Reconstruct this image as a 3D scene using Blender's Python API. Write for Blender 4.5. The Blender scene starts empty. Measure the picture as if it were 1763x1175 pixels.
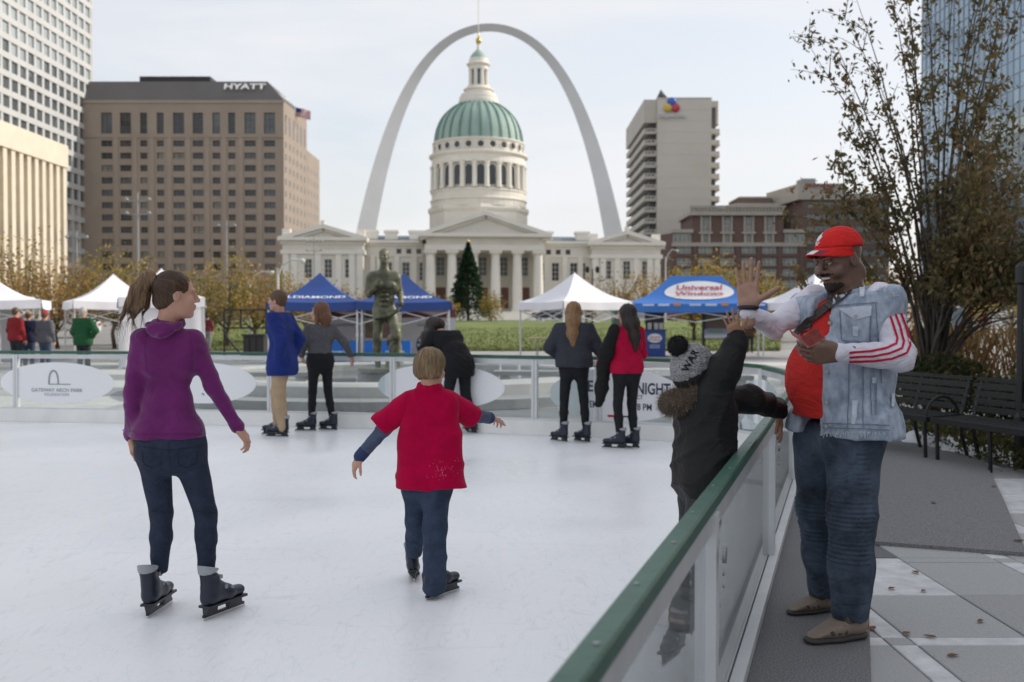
import bpy, bmesh, math, random
import numpy as np
from mathutils import Vector, Matrix, noise as mnoise
from mathutils.bvhtree import BVHTree
from mathutils.geometry import tessellate_polygon

SC = bpy.context.scene
COL = SC.collection
R = math.radians
rnd = random.Random(7)
rs = np.random.RandomState(11)

# ------------------------------------------------------------------ camera, sky, sun, exposure
CAM_H = 1.463          # metres above the paved walkway
FPX = 1714.0           # 35 mm lens on a 36 mm wide sensor, 1763 px wide picture
TILT = math.atan((587.5 - 550.0) / FPX)
cam_d = bpy.data.cameras.new('camera'); cam = bpy.data.objects.new('camera', cam_d); COL.objects.link(cam)
cam.location = (0, 0, CAM_H); cam.rotation_euler = (math.pi / 2 - TILT, 0, 0)
cam_d.lens = 35.0; cam_d.sensor_width = 36.0; cam_d.clip_start = 0.05; cam_d.clip_end = 6000
cam_d.dof.use_dof = True; cam_d.dof.focus_distance = 5.0; cam_d.dof.aperture_fstop = 2.8
SC.camera = cam

SUN_EL, SUN_AZ = R(31), R(14)      # sun azimuth measured from +X towards +Y
sun_dir = Vector((math.cos(SUN_EL) * math.cos(SUN_AZ), math.cos(SUN_EL) * math.sin(SUN_AZ), math.sin(SUN_EL)))
sl = bpy.data.lights.new('sun', 'SUN'); sl.energy = 2.7; sl.angle = R(1.2); sl.color = (1.0, 0.94, 0.85)
so = bpy.data.objects.new('sun', sl); COL.objects.link(so); so.rotation_euler = sun_dir.to_track_quat('Z', 'Y').to_euler()

W = bpy.data.worlds.new('World'); SC.world = W; W.use_nodes = True
nt = W.node_tree; nt.nodes.clear()
def wn(t, **k):
    n = nt.nodes.new(t)
    for a, b in k.items(): setattr(n, a, b)
    return n
sky = wn('ShaderNodeTexSky', sky_type='NISHITA', sun_disc=False, sun_elevation=SUN_EL, sun_rotation=math.pi / 2 - SUN_AZ,
         air_density=1.2, dust_density=3.0, ozone_density=1.2)
skys = wn('ShaderNodeVectorMath', operation='SCALE'); skys.inputs['Scale'].default_value = 0.15
tc = wn('ShaderNodeTexCoord'); mp = wn('ShaderNodeMapping'); mp.inputs['Scale'].default_value = (1.0, 1.0, 4.5)
mp.inputs['Rotation'].default_value = (0.12, 0.2, 0.4)
nz = wn('ShaderNodeTexNoise'); nz.inputs['Scale'].default_value = 2.1; nz.inputs['Detail'].default_value = 6; nz.inputs['Roughness'].default_value = 0.55
nz.inputs['Distortion'].default_value = 0.4
rmp = wn('ShaderNodeMapRange'); rmp.inputs['From Min'].default_value = 0.36; rmp.inputs['From Max'].default_value = 0.66
rmp.inputs['To Min'].default_value = 0.60; rmp.inputs['To Max'].default_value = 0.95
mixs = wn('ShaderNodeMix', data_type='RGBA')
veil = (0.70, 0.70, 0.725, 1)      # thin, even high cloud
bgn = wn('ShaderNodeBackground'); bgn.inputs['Strength'].default_value = 1.0
outw = wn('ShaderNodeOutputWorld')
L = nt.links.new
L(sky.outputs[0], skys.inputs[0]); L(tc.outputs['Generated'], mp.inputs[0]); L(mp.outputs[0], nz.inputs['Vector'])
L(nz.outputs['Fac'], rmp.inputs['Value']); L(rmp.outputs[0], mixs.inputs['Factor'])
sep = wn('ShaderNodeSeparateXYZ'); L(tc.outputs['Generated'], sep.inputs[0])
rz = wn('ShaderNodeMapRange'); rz.inputs['From Min'].default_value = 0.02; rz.inputs['From Max'].default_value = 0.55; L(sep.outputs['Z'], rz.inputs['Value'])
vm = wn('ShaderNodeMix', data_type='RGBA'); vm.inputs[6].default_value = veil; vm.inputs[7].default_value = (0.63, 0.635, 0.66, 1); L(rz.outputs[0], vm.inputs['Factor'])
L(skys.outputs[0], mixs.inputs[6]); L(vm.outputs[2], mixs.inputs[7])
L(mixs.outputs[2], bgn.inputs[0]); L(bgn.outputs[0], outw.inputs[0])

vs = SC.view_settings
vs.view_transform = 'Standard'; vs.look = 'None'; vs.exposure = 0.42; vs.gamma = 1.0; vs.use_curve_mapping = False
SC.render.engine = 'CYCLES'
cy = SC.cycles
cy.max_bounces = 8; cy.diffuse_bounces = 3; cy.glossy_bounces = 3; cy.transmission_bounces = 6; cy.transparent_max_bounces = 12
cy.caustics_reflective = False; cy.caustics_refractive = False; cy.use_denoising = True

# ------------------------------------------------------------------ helpers
def P(px, py, Y):
    """World point at depth Y seen at a pixel of the 1763x1175 photograph."""
    r = (px - 881.5) / FPX; u = (587.5 - py) / FPX
    fy = math.cos(TILT) + u * math.sin(TILT); fz = u * math.cos(TILT) - math.sin(TILT)
    s = Y / fy
    return Vector((r * s, Y, CAM_H + fz * s))
def G(px, py, z=0.0):
    """World point on the level z seen at a pixel."""
    r = (px - 881.5) / FPX; u = (587.5 - py) / FPX
    fy = math.cos(TILT) + u * math.sin(TILT); fz = u * math.cos(TILT) - math.sin(TILT)
    s = (z - CAM_H) / fz
    return Vector((r * s, fy * s, z))

_mats = {}
def mat(name, col, rough=0.7, var=0.0, vs_=4.0, col2=None, bump=0.0, bs=60.0, metal=0.0, spec=0.5, stretch=None, sheen=0.0, det=4.0, dist=0.01, obj=False, alpha=None, emit=None, wr=None):
    """Principled material with noise-driven colour variation and bump, in world metres (or object metres)."""
    if name in _mats: return _mats[name]
    m = bpy.data.materials.new(name); m.use_nodes = True; _mats[name] = m
    t = m.node_tree; b = t.nodes['Principled BSDF']; lk = t.links.new
    c = tuple(col) + (1,) if len(col) == 3 else tuple(col)
    b.inputs['Base Color'].default_value = c; b.inputs['Roughness'].default_value = rough
    b.inputs['Metallic'].default_value = metal; b.inputs['Specular IOR Level'].default_value = spec
    if sheen: b.inputs['Sheen Weight'].default_value = sheen
    if emit: b.inputs['Emission Color'].default_value = c; b.inputs['Emission Strength'].default_value = emit
    if var or bump or col2:
        if obj:
            g = t.nodes.new('ShaderNodeTexCoord'); src = g.outputs['Object']
        else:
            g = t.nodes.new('ShaderNodeNewGeometry'); src = g.outputs['Position']
        if stretch:
            mpn = t.nodes.new('ShaderNodeMapping'); mpn.inputs['Scale'].default_value = stretch; lk(src, mpn.inputs[0]); src = mpn.outputs[0]
        if var or col2:
            n = t.nodes.new('ShaderNodeTexNoise'); n.inputs['Scale'].default_value = vs_; n.inputs['Detail'].default_value = det; n.inputs['Roughness'].default_value = 0.6
            lk(src, n.inputs['Vector'])
            rp = t.nodes.new('ShaderNodeMapRange'); rp.inputs['From Min'].default_value = 0.3; rp.inputs['From Max'].default_value = 0.7
            lk(n.outputs['Fac'], rp.inputs['Value'])
            mx = t.nodes.new('ShaderNodeMix'); mx.data_type = 'RGBA'; lk(rp.outputs[0], mx.inputs['Factor'])
            if col2: a, d = c, tuple(col2) + (1,)
            else:
                a = tuple(max(0, v * (1 - var)) for v in c[:3]) + (1,); d = tuple(min(1, v * (1 + var)) for v in c[:3]) + (1,)
            mx.inputs[6].default_value = a; mx.inputs[7].default_value = d
            lk(mx.outputs[2], b.inputs['Base Color'])
        if bump:
            n2 = t.nodes.new('ShaderNodeTexNoise'); n2.inputs['Scale'].default_value = bs; n2.inputs['Detail'].default_value = 4
            lk(src, n2.inputs['Vector'])
            bp = t.nodes.new('ShaderNodeBump'); bp.inputs['Strength'].default_value = bump; bp.inputs['Distance'].default_value = dist
            lk(n2.outputs['Fac'], bp.inputs['Height']); last = bp
            if wr:   # broad soft creases of cloth: (scale, strength, depth, stretch)
                mp2 = t.nodes.new('ShaderNodeMapping'); mp2.inputs['Scale'].default_value = wr[3]; mp2.inputs['Rotation'].default_value = (0.3, 0.5, 0.2); lk(g.outputs['Position'], mp2.inputs[0])
                n3 = t.nodes.new('ShaderNodeTexNoise'); n3.inputs['Scale'].default_value = wr[0]; n3.inputs['Detail'].default_value = 2.5; n3.inputs['Distortion'].default_value = 1.6; lk(mp2.outputs[0], n3.inputs['Vector'])
                bp3 = t.nodes.new('ShaderNodeBump'); bp3.inputs['Strength'].default_value = wr[1]; bp3.inputs['Distance'].default_value = wr[2]
                lk(n3.outputs['Fac'], bp3.inputs['Height']); lk(bp.outputs[0], bp3.inputs['Normal']); last = bp3
            lk(last.outputs[0], b.inputs['Normal'])
    return m

def glass_mat(name, tint=(0.93, 0.96, 0.95), gloss=0.06, haze=0.0, hazecol=(0.75, 0.78, 0.8)):
    """Thin clear pane: see-through with a fresnel reflection and a little smear."""
    if name in _mats: return _mats[name]
    m = bpy.data.materials.new(name); m.use_nodes = True; _mats[name] = m
    t = m.node_tree; t.nodes.clear(); lk = t.links.new
    tr = t.nodes.new('ShaderNodeBsdfTransparent'); tr.inputs[0].default_value = tuple(tint) + (1,)
    gl = t.nodes.new('ShaderNodeBsdfGlossy'); gl.inputs['Roughness'].default_value = 0.04
    fr = t.nodes.new('ShaderNodeFresnel'); gb = t.nodes.new('ShaderNodeNewGeometry'); ri = t.nodes.new('ShaderNodeMapRange'); ri.inputs['To Min'].default_value = 1.42; ri.inputs['To Max'].default_value = 1/1.42; lk(gb.outputs['Backfacing'], ri.inputs['Value']); lk(ri.outputs[0], fr.inputs[0])
    mx = t.nodes.new('ShaderNodeMixShader'); lk(fr.outputs[0], mx.inputs[0]); lk(tr.outputs[0], mx.inputs[1]); lk(gl.outputs[0], mx.inputs[2])
    out = t.nodes.new('ShaderNodeOutputMaterial'); last = mx
    if haze:
        g = t.nodes.new('ShaderNodeNewGeometry'); n = t.nodes.new('ShaderNodeTexNoise'); n.inputs['Scale'].default_value = 2.5; n.inputs['Detail'].default_value = 7
        lk(g.outputs['Position'], n.inputs['Vector'])
        rp = t.nodes.new('ShaderNodeMapRange'); rp.inputs['From Min'].default_value = 0.4; rp.inputs['From Max'].default_value = 0.75
        rp.inputs['To Min'].default_value = haze * 0.3; rp.inputs['To Max'].default_value = haze * 1.8; lk(n.outputs['Fac'], rp.inputs['Value'])
        df = t.nodes.new('ShaderNodeBsdfDiffuse'); df.inputs[0].default_value = tuple(hazecol) + (1,)
        mx2 = t.nodes.new('ShaderNodeMixShader'); lk(rp.outputs[0], mx2.inputs[0]); lk(mx.outputs[0], mx2.inputs[1]); lk(df.outputs[0], mx2.inputs[2]); last = mx2
    lk(last.outputs[0], out.inputs[0])
    return m

class MB:
    """Collects simple solids into one mesh."""
    def __init__(s): s.v = []; s.f = []; s.mi = []; s.cur = 0
    def add(s, vs, fs):
        o = len(s.v); s.v += [tuple(p) for p in vs]
        s.f += [tuple(i + o for i in f) for f in fs]; s.mi += [s.cur] * len(fs); return s
    def box(s, lo, hi, M=None):
        (a, b, c), (d, e, f) = lo, hi
        vs = [(a,b,c),(d,b,c),(d,e,c),(a,e,c),(a,b,f),(d,b,f),(d,e,f),(a,e,f)]
        if M is not None: vs = [M @ Vector(p) for p in vs]
        return s.add(vs, [(3,2,1,0),(4,5,6,7),(0,1,5,4),(1,2,6,5),(2,3,7,6),(3,0,4,7)])
    def cbox(s, c, sz, M=None):
        return s.box((c[0]-sz[0]/2, c[1]-sz[1]/2, c[2]-sz[2]/2), (c[0]+sz[0]/2, c[1]+sz[1]/2, c[2]+sz[2]/2), M)
    def beam(s, a, b, w, h, up=(0,0,1)):
        """Box bar from a to b, w wide and h high (about the up direction)."""
        a, b, up = Vector(a), Vector(b), Vector(up); d = (b - a).normalized()
        x = d.cross(up)
        if x.length < 1e-4: x = d.cross(Vector((0, 1, 0)))
        x.normalize(); z = x.cross(d)
        q = [a - x*w/2 - z*h/2, a + x*w/2 - z*h/2, a + x*w/2 + z*h/2, a - x*w/2 + z*h/2]
        return s.add(q + [p + (b - a) for p in q], [(0,1,2,3),(7,6,5,4),(1,0,4,5),(2,1,5,6),(3,2,6,7),(0,3,7,4)])
    def tube(s, pts, r, n=8, cap=True):
        pts = [Vector(p) for p in pts]; rr = r if isinstance(r, (list, tuple)) else [r] * len(pts)
        vs, fs = [], []; N = None
        for i, p in enumerate(pts):
            d = (pts[min(i+1, len(pts)-1)] - pts[max(i-1, 0)]).normalized()
            if N is None:
                N = d.cross(Vector((0.13, 0.27, 0.95)))
                if N.length < 1e-3: N = d.cross(Vector((1, 0, 0)))
            N = (N - d * N.dot(d)).normalized(); B = d.cross(N)
            for k in range(n):
                a = 2 * math.pi * k / n; vs.append(p + (N * math.cos(a) + B * math.sin(a)) * rr[i])
        for i in range(len(pts) - 1):
            for k in range(n):
                k2 = (k + 1) % n; fs.append((i*n+k, i*n+k2, (i+1)*n+k2, (i+1)*n+k))
        if cap: fs += [tuple(range(n))[::-1], tuple((len(pts)-1)*n + k for k in range(n))]
        return s.add(vs, fs)
    def lathe(s, prof, n=24, c=(0,0), a0=0.0, a1=2*math.pi):
        full = abs(a1 - a0 - 2*math.pi) < 1e-6; m = n if full else n + 1; vs, fs = [], []
        for (r, z) in prof:
            for k in range(m):
                a = a0 + (a1 - a0) * k / n; vs.append((c[0] + r*math.cos(a), c[1] + r*math.sin(a), z))
        for i in range(len(prof) - 1):
            for k in range(n):
                k2 = (k + 1) % m; fs.append((i*m+k, i*m+k2, (i+1)*m+k2, (i+1)*m+k))
        return s.add(vs, fs)
    def prism(s, poly, z0, z1):
        n = len(poly); vs = [(p[0], p[1], z0) for p in poly] + [(p[0], p[1], z1) for p in poly]
        ar = sum(poly[i][0]*poly[(i+1)%n][1] - poly[(i+1)%n][0]*poly[i][1] for i in range(n))
        tri = tessellate_polygon([[Vector((p[0], p[1], 0)) for p in poly]])
        fs = []
        for t in tri:
            a, b, c = t
            cr = (poly[b][0]-poly[a][0])*(poly[c][1]-poly[a][1]) - (poly[b][1]-poly[a][1])*(poly[c][0]-poly[a][0])
            if cr < 0: a, b, c = a, c, b
            fs += [(a+n, b+n, c+n), (c, b, a)]
        for i in range(n):
            j = (i + 1) % n
            fs.append((i, j, j+n, i+n) if ar > 0 else (j, i, i+n, j+n))
        return s.add(vs, fs)
    def quad(s, a, b, c, d): return s.add([a, b, c, d], [(0, 1, 2, 3)])
    def build(s, name, m, parent=None, smooth=False, origin=None):
        me = bpy.data.meshes.new(name)
        o0 = Vector(origin) if origin is not None else None
        me.from_pydata([tuple(Vector(p) - o0) for p in s.v] if o0 is not None else s.v, [], s.f)
        for mm in (m if isinstance(m, (list, tuple)) else [m]): me.materials.append(mm)
        if any(s.mi): me.polygons.foreach_set('material_index', s.mi)
        if smooth: me.polygons.foreach_set('use_smooth', [True] * len(me.polygons))
        me.update()
        return link(name, me, parent, o0 if parent is None else None)

def link(name, me, parent=None, loc=None):
    o = bpy.data.objects.new(name, me); COL.objects.link(o)
    if parent is not None: o.parent = parent
    if loc is not None: o.location = loc
    return o
def tag(o, label=None, cat=None, group=None, kind=None):
    if label: o['label'] = label
    if cat: o['category'] = cat
    if group: o['group'] = group
    if kind: o['kind'] = kind
    return o
def thing(name, label, cat, loc=(0,0,0), rz=0.0, group=None):
    o = bpy.data.objects.new(name, None); COL.objects.link(o); o.location = loc; o.rotation_euler = (0, 0, rz)
    o.empty_display_size = 0.1
    return tag(o, label, cat, group)
def inst(src, parent, loc, rz=0.0, scale=None, rot=None):
    c = src.copy(); COL.objects.link(c); c.parent = parent; c.location = loc
    c.rotation_euler = rot if rot is not None else (0, 0, rz)
    if scale is not None: c.scale = scale
    return c
def mesh_np(name, V, F, mats, parent=None, smooth=True, mi=None, loc=None):
    """Mesh from numpy arrays, faces all of one size."""
    me = bpy.data.meshes.new(name); V = np.asarray(V, np.float32); F = np.asarray(F, np.int32)
    nf, k = F.shape
    me.vertices.add(len(V)); me.vertices.foreach_set('co', V.ravel())
    me.loops.add(nf * k); me.loops.foreach_set('vertex_index', F.ravel())
    me.polygons.add(nf); me.polygons.foreach_set('loop_start', np.arange(nf, dtype=np.int32) * k)
    try: me.polygons.foreach_set('loop_total', np.full(nf, k, np.int32))
    except Exception: pass
    for m in (mats if isinstance(mats, (list, tuple)) else [mats]): me.materials.append(m)
    if mi is not None: me.polygons.foreach_set('material_index', np.asarray(mi, np.int32))
    me.polygons.foreach_set('use_smooth', np.full(nf, smooth, bool))
    me.update(calc_edges=True); me.validate()
    return link(name, me, parent, loc)
def text_mesh(txt, size, depth=0.0, align='CENTER', bold=0.0, sx=1.0):
    """Lettering as mesh data in the XY plane: (verts, faces)."""
    cu = bpy.data.curves.new('lettering', 'FONT'); cu.body = txt; cu.size = size; cu.align_x = align; cu.align_y = 'CENTER'
    cu.extrude = depth; cu.offset = bold; cu.resolution_u = 3
    o = bpy.data.objects.new('lettering', cu); COL.objects.link(o)
    dg = bpy.context.evaluated_depsgraph_get(); dg.update()
    me = bpy.data.meshes.new_from_object(o.evaluated_get(dg))
    vs = [(v.co.x * sx, v.co.y, v.co.z) for v in me.vertices]; fs = [tuple(p.vertices) for p in me.polygons]
    bpy.data.objects.remove(o); bpy.data.curves.remove(cu); bpy.data.meshes.remove(me)
    return vs, fs
def text_on(mb, txt, size, origin, xdir, ydir, depth=0.0, bold=0.0, sx=1.0, align='CENTER', fn=None):
    vs, fs = text_mesh(txt, size, depth, align, bold, sx)
    o, x, y = Vector(origin), Vector(xdir).normalized(), Vector(ydir).normalized(); n = x.cross(y)
    q = [o + x*p[0] + y*p[1] + n*p[2] for p in vs]
    if fn: q = [fn(p) for p in q]
    mb.add(q, fs); return mb
# ------------------------------------------------------------------ the rink outline
ICE_Z = -0.06
def near_x(y): return 0.085 + 0.333 * (y - 1.571)          # centre line of the near barrier
rink_pts = [Vector((near_x(y), y)) for y in (-1.0, 0.35, 3.22, 5.95, 8.77, 9.9)]
rink_pts += [Vector(p) for p in ((2.90, 10.7), (2.86, 11.35), (2.55, 11.95), (2.05, 12.42))]
rink_far = [Vector(p) for p in ((1.12, 12.83), (0.30, 13.08), (-1.65, 13.80), (-3.45, 14.20), (-5.4, 14.55), (-7.4, 14.85), (-9.4, 15.10), (-11.6, 15.3), (-14.0, 15.4))]
rink_pts += rink_far
def rail_z(p): return 0.89 + 0.105 * min(1.0, max(0.0, (p[1] - 9.0) / 4.5))

def ring_normals(pts):
    out = []
    for i in range(len(pts)):
        d = (pts[min(i+1, len(pts)-1)] - pts[max(i-1, 0)]).normalized(); out.append(Vector((d.y, -d.x)))
    return out
rn = ring_normals(rink_pts)

# ------------------------------------------------------------------ ground
M_pave = mat('paving', (0.30, 0.295, 0.285), 0.75, 0.22, 1.3, bump=0.25, bs=35)
def gz(y): # the land climbs gently towards the courthouse
    if y < 48: return 0.0
    if y < 115: return 1.25 * (y - 48) / 67.0
    return 1.25
mb = MB()
ys = [-40, 0, 48, 60, 75, 95, 115, 160, 260, 500, 1200, 4000]
xs = [-3000, -600, -200, -60, 60, 200, 600, 3000]
vs = [(x, y, gz(y) - 0.10) for y in ys for x in xs]; n = len(xs)
mb.add(vs, [(j*n+i, j*n+i+1, (j+1)*n+i+1, (j+1)*n+i) for j in range(len(ys)-1) for i in range(n-1)])
tag(mb.build('ground', mat('far_ground', (0.24, 0.235, 0.22), 0.85, 0.2, 0.15)), 'grey ground under plaza and streets', kind='structure')

# the paved plaza: everything outside the rink
outer = [p + q * 0.02 for p, q in zip(rink_pts, rn)]
poly = [(p.x, p.y) for p in outer] + [(-14.0, 15.5), (-60, 15.5), (-60, 48), (60, 48), (60, -1.0)]
plaza = tag(MB().prism(poly, -0.09, -0.012).build('plaza', M_pave), 'stone paved plaza around the ice rink', kind='structure')

# ice
def ice_material():
    m = bpy.data.materials.new('rink_ice'); m.use_nodes = True; t = m.node_tree; b = t.nodes['Principled BSDF']; lk = t.links.new
    g = t.nodes.new('ShaderNodeNewGeometry')
    def noise(sc, det=4, st=None, dist=0.0, rot=0.0):
        mp_ = t.nodes.new('ShaderNodeMapping'); mp_.inputs['Scale'].default_value = st or (1, 1, 1); mp_.inputs['Rotation'].default_value = (0, 0, rot); lk(g.outputs['Position'], mp_.inputs[0])
        n_ = t.nodes.new('ShaderNodeTexNoise'); n_.inputs['Scale'].default_value = sc; n_.inputs['Detail'].default_value = det; n_.inputs['Distortion'].default_value = dist; lk(mp_.outputs[0], n_.inputs['Vector']); return n_
    def rng(src, a, b_, lo=0.0, hi=1.0):
        r_ = t.nodes.new('ShaderNodeMapRange'); r_.inputs['From Min'].default_value = a; r_.inputs['From Max'].default_value = b_; r_.inputs['To Min'].default_value = lo; r_.inputs['To Max'].default_value = hi; lk(src, r_.inputs['Value']); return r_
    def mx(f, a, b_):
        x = t.nodes.new('ShaderNodeMix'); x.data_type = 'RGBA'; lk(f, x.inputs['Factor'])
        for k, v in ((6, a), (7, b_)):
            if isinstance(v, tuple): x.inputs[k].default_value = v
            else: lk(v, x.inputs[k])
        return x
    big = noise(0.55, 5, dist=0.6); base = mx(rng(big.outputs[0], 0.35, 0.68).outputs[0], (0.88, 0.89, 0.905, 1), (0.95, 0.95, 0.955, 1))
    # skate scratches: thin iso-lines of several stretched noises
    hgt = None; cur = base
    for i, (sc, st, rot, wid) in enumerate(((2.2, (1, 0.30, 1), 0.5, 0.006), (3.0, (0.25, 1, 1), 0.2, 0.007), (1.6, (1, 0.4, 1), -0.7, 0.004), (5.5, (1, 0.3, 1), 1.2, 0.010), (6.5, (0.22, 1, 1), 0.9, 0.010), (7.5, (1, 0.2, 1), 0.1, 0.012))):
        n_ = noise(sc, 2.0, st, 1.2, rot)
        s1 = t.nodes.new('ShaderNodeMath'); s1.operation = 'SUBTRACT'; lk(n_.outputs[0], s1.inputs[0]); s1.inputs[1].default_value = 0.5
        s2 = t.nodes.new('ShaderNodeMath'); s2.operation = 'ABSOLUTE'; lk(s1.outputs[0], s2.inputs[0])
        ln = rng(s2.outputs[0], 0.0, wid, 0.30, 0.0)
        cur = mx(ln.outputs[0], cur.outputs[2], (0.95, 0.96, 0.98, 1) if i % 2 == 0 else (0.62, 0.67, 0.75, 1))
    fine = noise(26, 4, (1, 0.5, 1), 0.5, 0.3); cur = mx(rng(fine.outputs[0], 0.52, 0.75, 0, 0.35).outputs[0], cur.outputs[2], (0.93, 0.94, 0.955, 1))
    lk(cur.outputs[2], b.inputs['Base Color'])
    rr = rng(big.outputs[0], 0.3, 0.7, 0.26, 0.55); lk(rr.outputs[0], b.inputs['Roughness'])
    b.inputs['Specular IOR Level'].default_value = 0.5; b.inputs['Subsurface Weight'].default_value = 0.0
    bp = t.nodes.new('ShaderNodeBump'); bp.inputs['Strength'].default_value = 0.18; bp.inputs['Distance'].default_value = 0.01
    lk(fine.outputs[0], bp.inputs['Height']); lk(bp.outputs[0], b.inputs['Normal'])
    return m
ice_poly = [(p.x, p.y) for p in rink_pts] + [(-18, 15.4), (-18, -1.0)]
tag(MB().prism(ice_poly, -0.085, ICE_Z).build('ice', ice_material()), 'white skated ice of the rink', kind='structure')

# granite and marble slabs beside the rink, each its own piece
M_gran = [mat('granite_grey', (0.23, 0.235, 0.24), 0.6, 0.0, 210, col2=(0.50, 0.50, 0.495), det=6, bump=0.1, bs=260),
          mat('granite_mid', (0.18, 0.185, 0.19), 0.6, 0.0, 210, col2=(0.43, 0.43, 0.43), det=6, bump=0.1, bs=260),
          mat('granite_dark', (0.075, 0.08, 0.085), 0.55, 0.0, 110, col2=(0.13, 0.135, 0.14), det=6, bump=0.1, bs=260),
          mat('marble_white', (0.46, 0.46, 0.475), 0.45, 0.0, 7, col2=(0.76, 0.76, 0.76), det=9, bump=0.06, bs=60)]
tile_me = {}
def slab(x0, x1, y0, y1, kind, top=0.0):
    key = (round(x1-x0, 3), round(y1-y0, 3), kind)
    if key not in tile_me:
        w, d = (x1-x0)/2 - 0.004, (y1-y0)/2 - 0.004; b = 0.004
        q = MB(); vs = [(-w,-d,-0.012),(w,-d,-0.012),(w,d,-0.012),(-w,d,-0.012),(-w,-d,-b),(w,-d,-b),(w,d,-b),(-w,d,-b),(-w+b,-d+b,0),(w-b,-d+b,0),(w-b,d-b,0),(-w+b,d-b,0)]
        q.add(vs, [(8,9,10,11)] + [(i, (i+1)%4, 4+(i+1)%4, 4+i) for i in range(4)] + [(4+i, 4+(i+1)%4, 8+(i+1)%4, 8+i) for i in range(4)])
        me = bpy.data.meshes.new('paving_slab'); me.from_pydata(q.v, [], q.f); me.materials.append(M_gran[kind]); tile_me[key] = me
    return link('paving_slab', tile_me[key], plaza, ((x0+x1)/2, (y0+y1)/2, top + rnd.uniform(-0.0015, 0.0015)))
def out_of_rink(x, y):
    return x > near_x(y) + 0.12 if y < 9.0 else x > 3.3
pat = {(1, 2): 3, (1, 1): 0, (2, 2): 0, (2, 1): 1, (3, 2): 1, (1, 0): 0, (2, 0): 2, (3, 0): 2, (3, 1): 0, (0, 1): 0, (0, 0): 0, (4, 1): 0, (4, 0): 1, (1, 3): 2, (2, 3): 0, (3, 3): 0}
ystrip = [1.40 + 1.52 * k for k in range(7)]        # white cross strips, 0.11 m deep
xcol = [0.60, 1.15, 1.82, 2.37, 3.06, 3.61, 4.30, 4.85, 5.54, 6.09]
for k, y0 in enumerate(ystrip):
    if y0 > 9: break
    ya = y0 + 0.11; yb = ya + 0.705; yc = y0 + 1.52
    for i, x0 in enumerate(xcol[:-1]):
        strip = 0.12 if i % 2 == 1 else 0.0
        x1 = xcol[i+1] - strip
        for (a, b, row) in ((ya, yb, 0), (yb, yc, 1)):
            xa = max(x0, near_x(b) + .09) if b < 9.2 else max(x0, 3.3)
            if x0 > 1.75 + 0.52 * (b - 0.2) + 2.2: continue
            kk = pat.get((i - 1, (k - 1) * 2 + row - 1), None)
            if kk is None: kk = rnd.choice([0, 0, 0, 1, 1, 2, 3])
            if x1 - xa > .06: slab(xa, x1, a, b, kk)
            if strip and xcol[i+1] > near_x(b) + .3: slab(x1, xcol[i+1], a, b, 3 if rnd.random() < 0.75 else 0)
        xa = max(x0, near_x(ya) + .09)
        if x1 - xa > .06: slab(xa, x1, y0, ya, 3 if rnd.random() < 0.8 else 0)
        if strip and x1 > near_x(ya) + .1: slab(x1, xcol[i+1], y0, ya, 0)
# larger flags of the plaza beyond the rink
M_flag = [mat('flag_a', (0.36, 0.35, 0.33), 0.7, 0.15, 2.0), mat('flag_b', (0.25, 0.25, 0.25), 0.7, 0.15, 2.0), mat('flag_c', (0.50, 0.49, 0.46), 0.7, 0.12, 2.0)]
flag_me = []
for m in M_flag:
    q = MB().box((-0.742, -1.242, -0.012), (0.742, 1.242, 0)); me = bpy.data.meshes.new('paving_slab'); me.from_pydata(q.v, [], q.f); me.materials.append(m); flag_me.append(me)
nfl = 0
for j in range(10):
    for i in range(-9, 11):
        y = 17.6 + j * 2.5; x = i * 1.5 + (0.4 if j % 2 else 0)
        if abs(x) > 0.52 * y + 1 or nfl >= 150: continue
        link('paving_slab', flag_me[(0, 1, 0, 2, 1, 0, 2)[(i * 3 + j * 5) % 7]], plaza, (x, y, 0.0)); nfl += 1

# carpets laid over the paving
M_carp = mat('carpet', (0.075, 0.077, 0.082), 0.95, 0.0, 130, col2=(0.29, 0.29, 0.295), det=5, bump=0.8, bs=300, dist=0.004)
M_carp2 = mat('carpet_b', (0.085, 0.087, 0.092), 0.95, 0.0, 130, col2=(0.30, 0.30, 0.305), det=5, bump=0.8, bs=300, dist=0.004)
def nx(y, o): return near_x(y) + o
c1 = [(nx(0.6, 0.06), 0.6), (nx(0.6, 0.56), 0.6), (nx(4.0, 0.56), 4.0), (nx(6.4, 0.60), 6.4), (nx(8.55, 0.62), 8.55), (nx(8.55, 0.06), 8.55)]
o = MB().prism(c1, 0.0, 0.008).build('walkway_carpet', M_carp); tag(o, 'long charcoal carpet strip beside the rink barrier under the man in the cap', 'carpet', 'carpets on the walkway')
c2 = [(2.34, 6.42), (3.17, 6.10), (4.00, 8.1), (4.85, 10.2), (4.55, 12.6), (3.35, 12.6), (3.25, 10.4), (3.02, 8.62)]
o = MB().prism(c2, 0.0, 0.026).build('walkway_carpet', M_carp2); tag(o, 'wide thick grey carpet sheet with lifted edge before the benches', 'carpet', 'carpets on the walkway')
c3 = [(nx(8.5, 0.06), 8.5), (3.06, 8.60), (3.22, 10.4), (3.32, 12.6), (2.95, 12.8), (3.12, 10.9), (nx(9.8, 0.08), 9.8)]
o = MB().prism(c3, 0.0, 0.05).build('walkway_carpet', M_carp); tag(o, 'dark carpet piece with raised front edge behind the man beside the barrier', 'carpet', 'carpets on the walkway')

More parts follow.
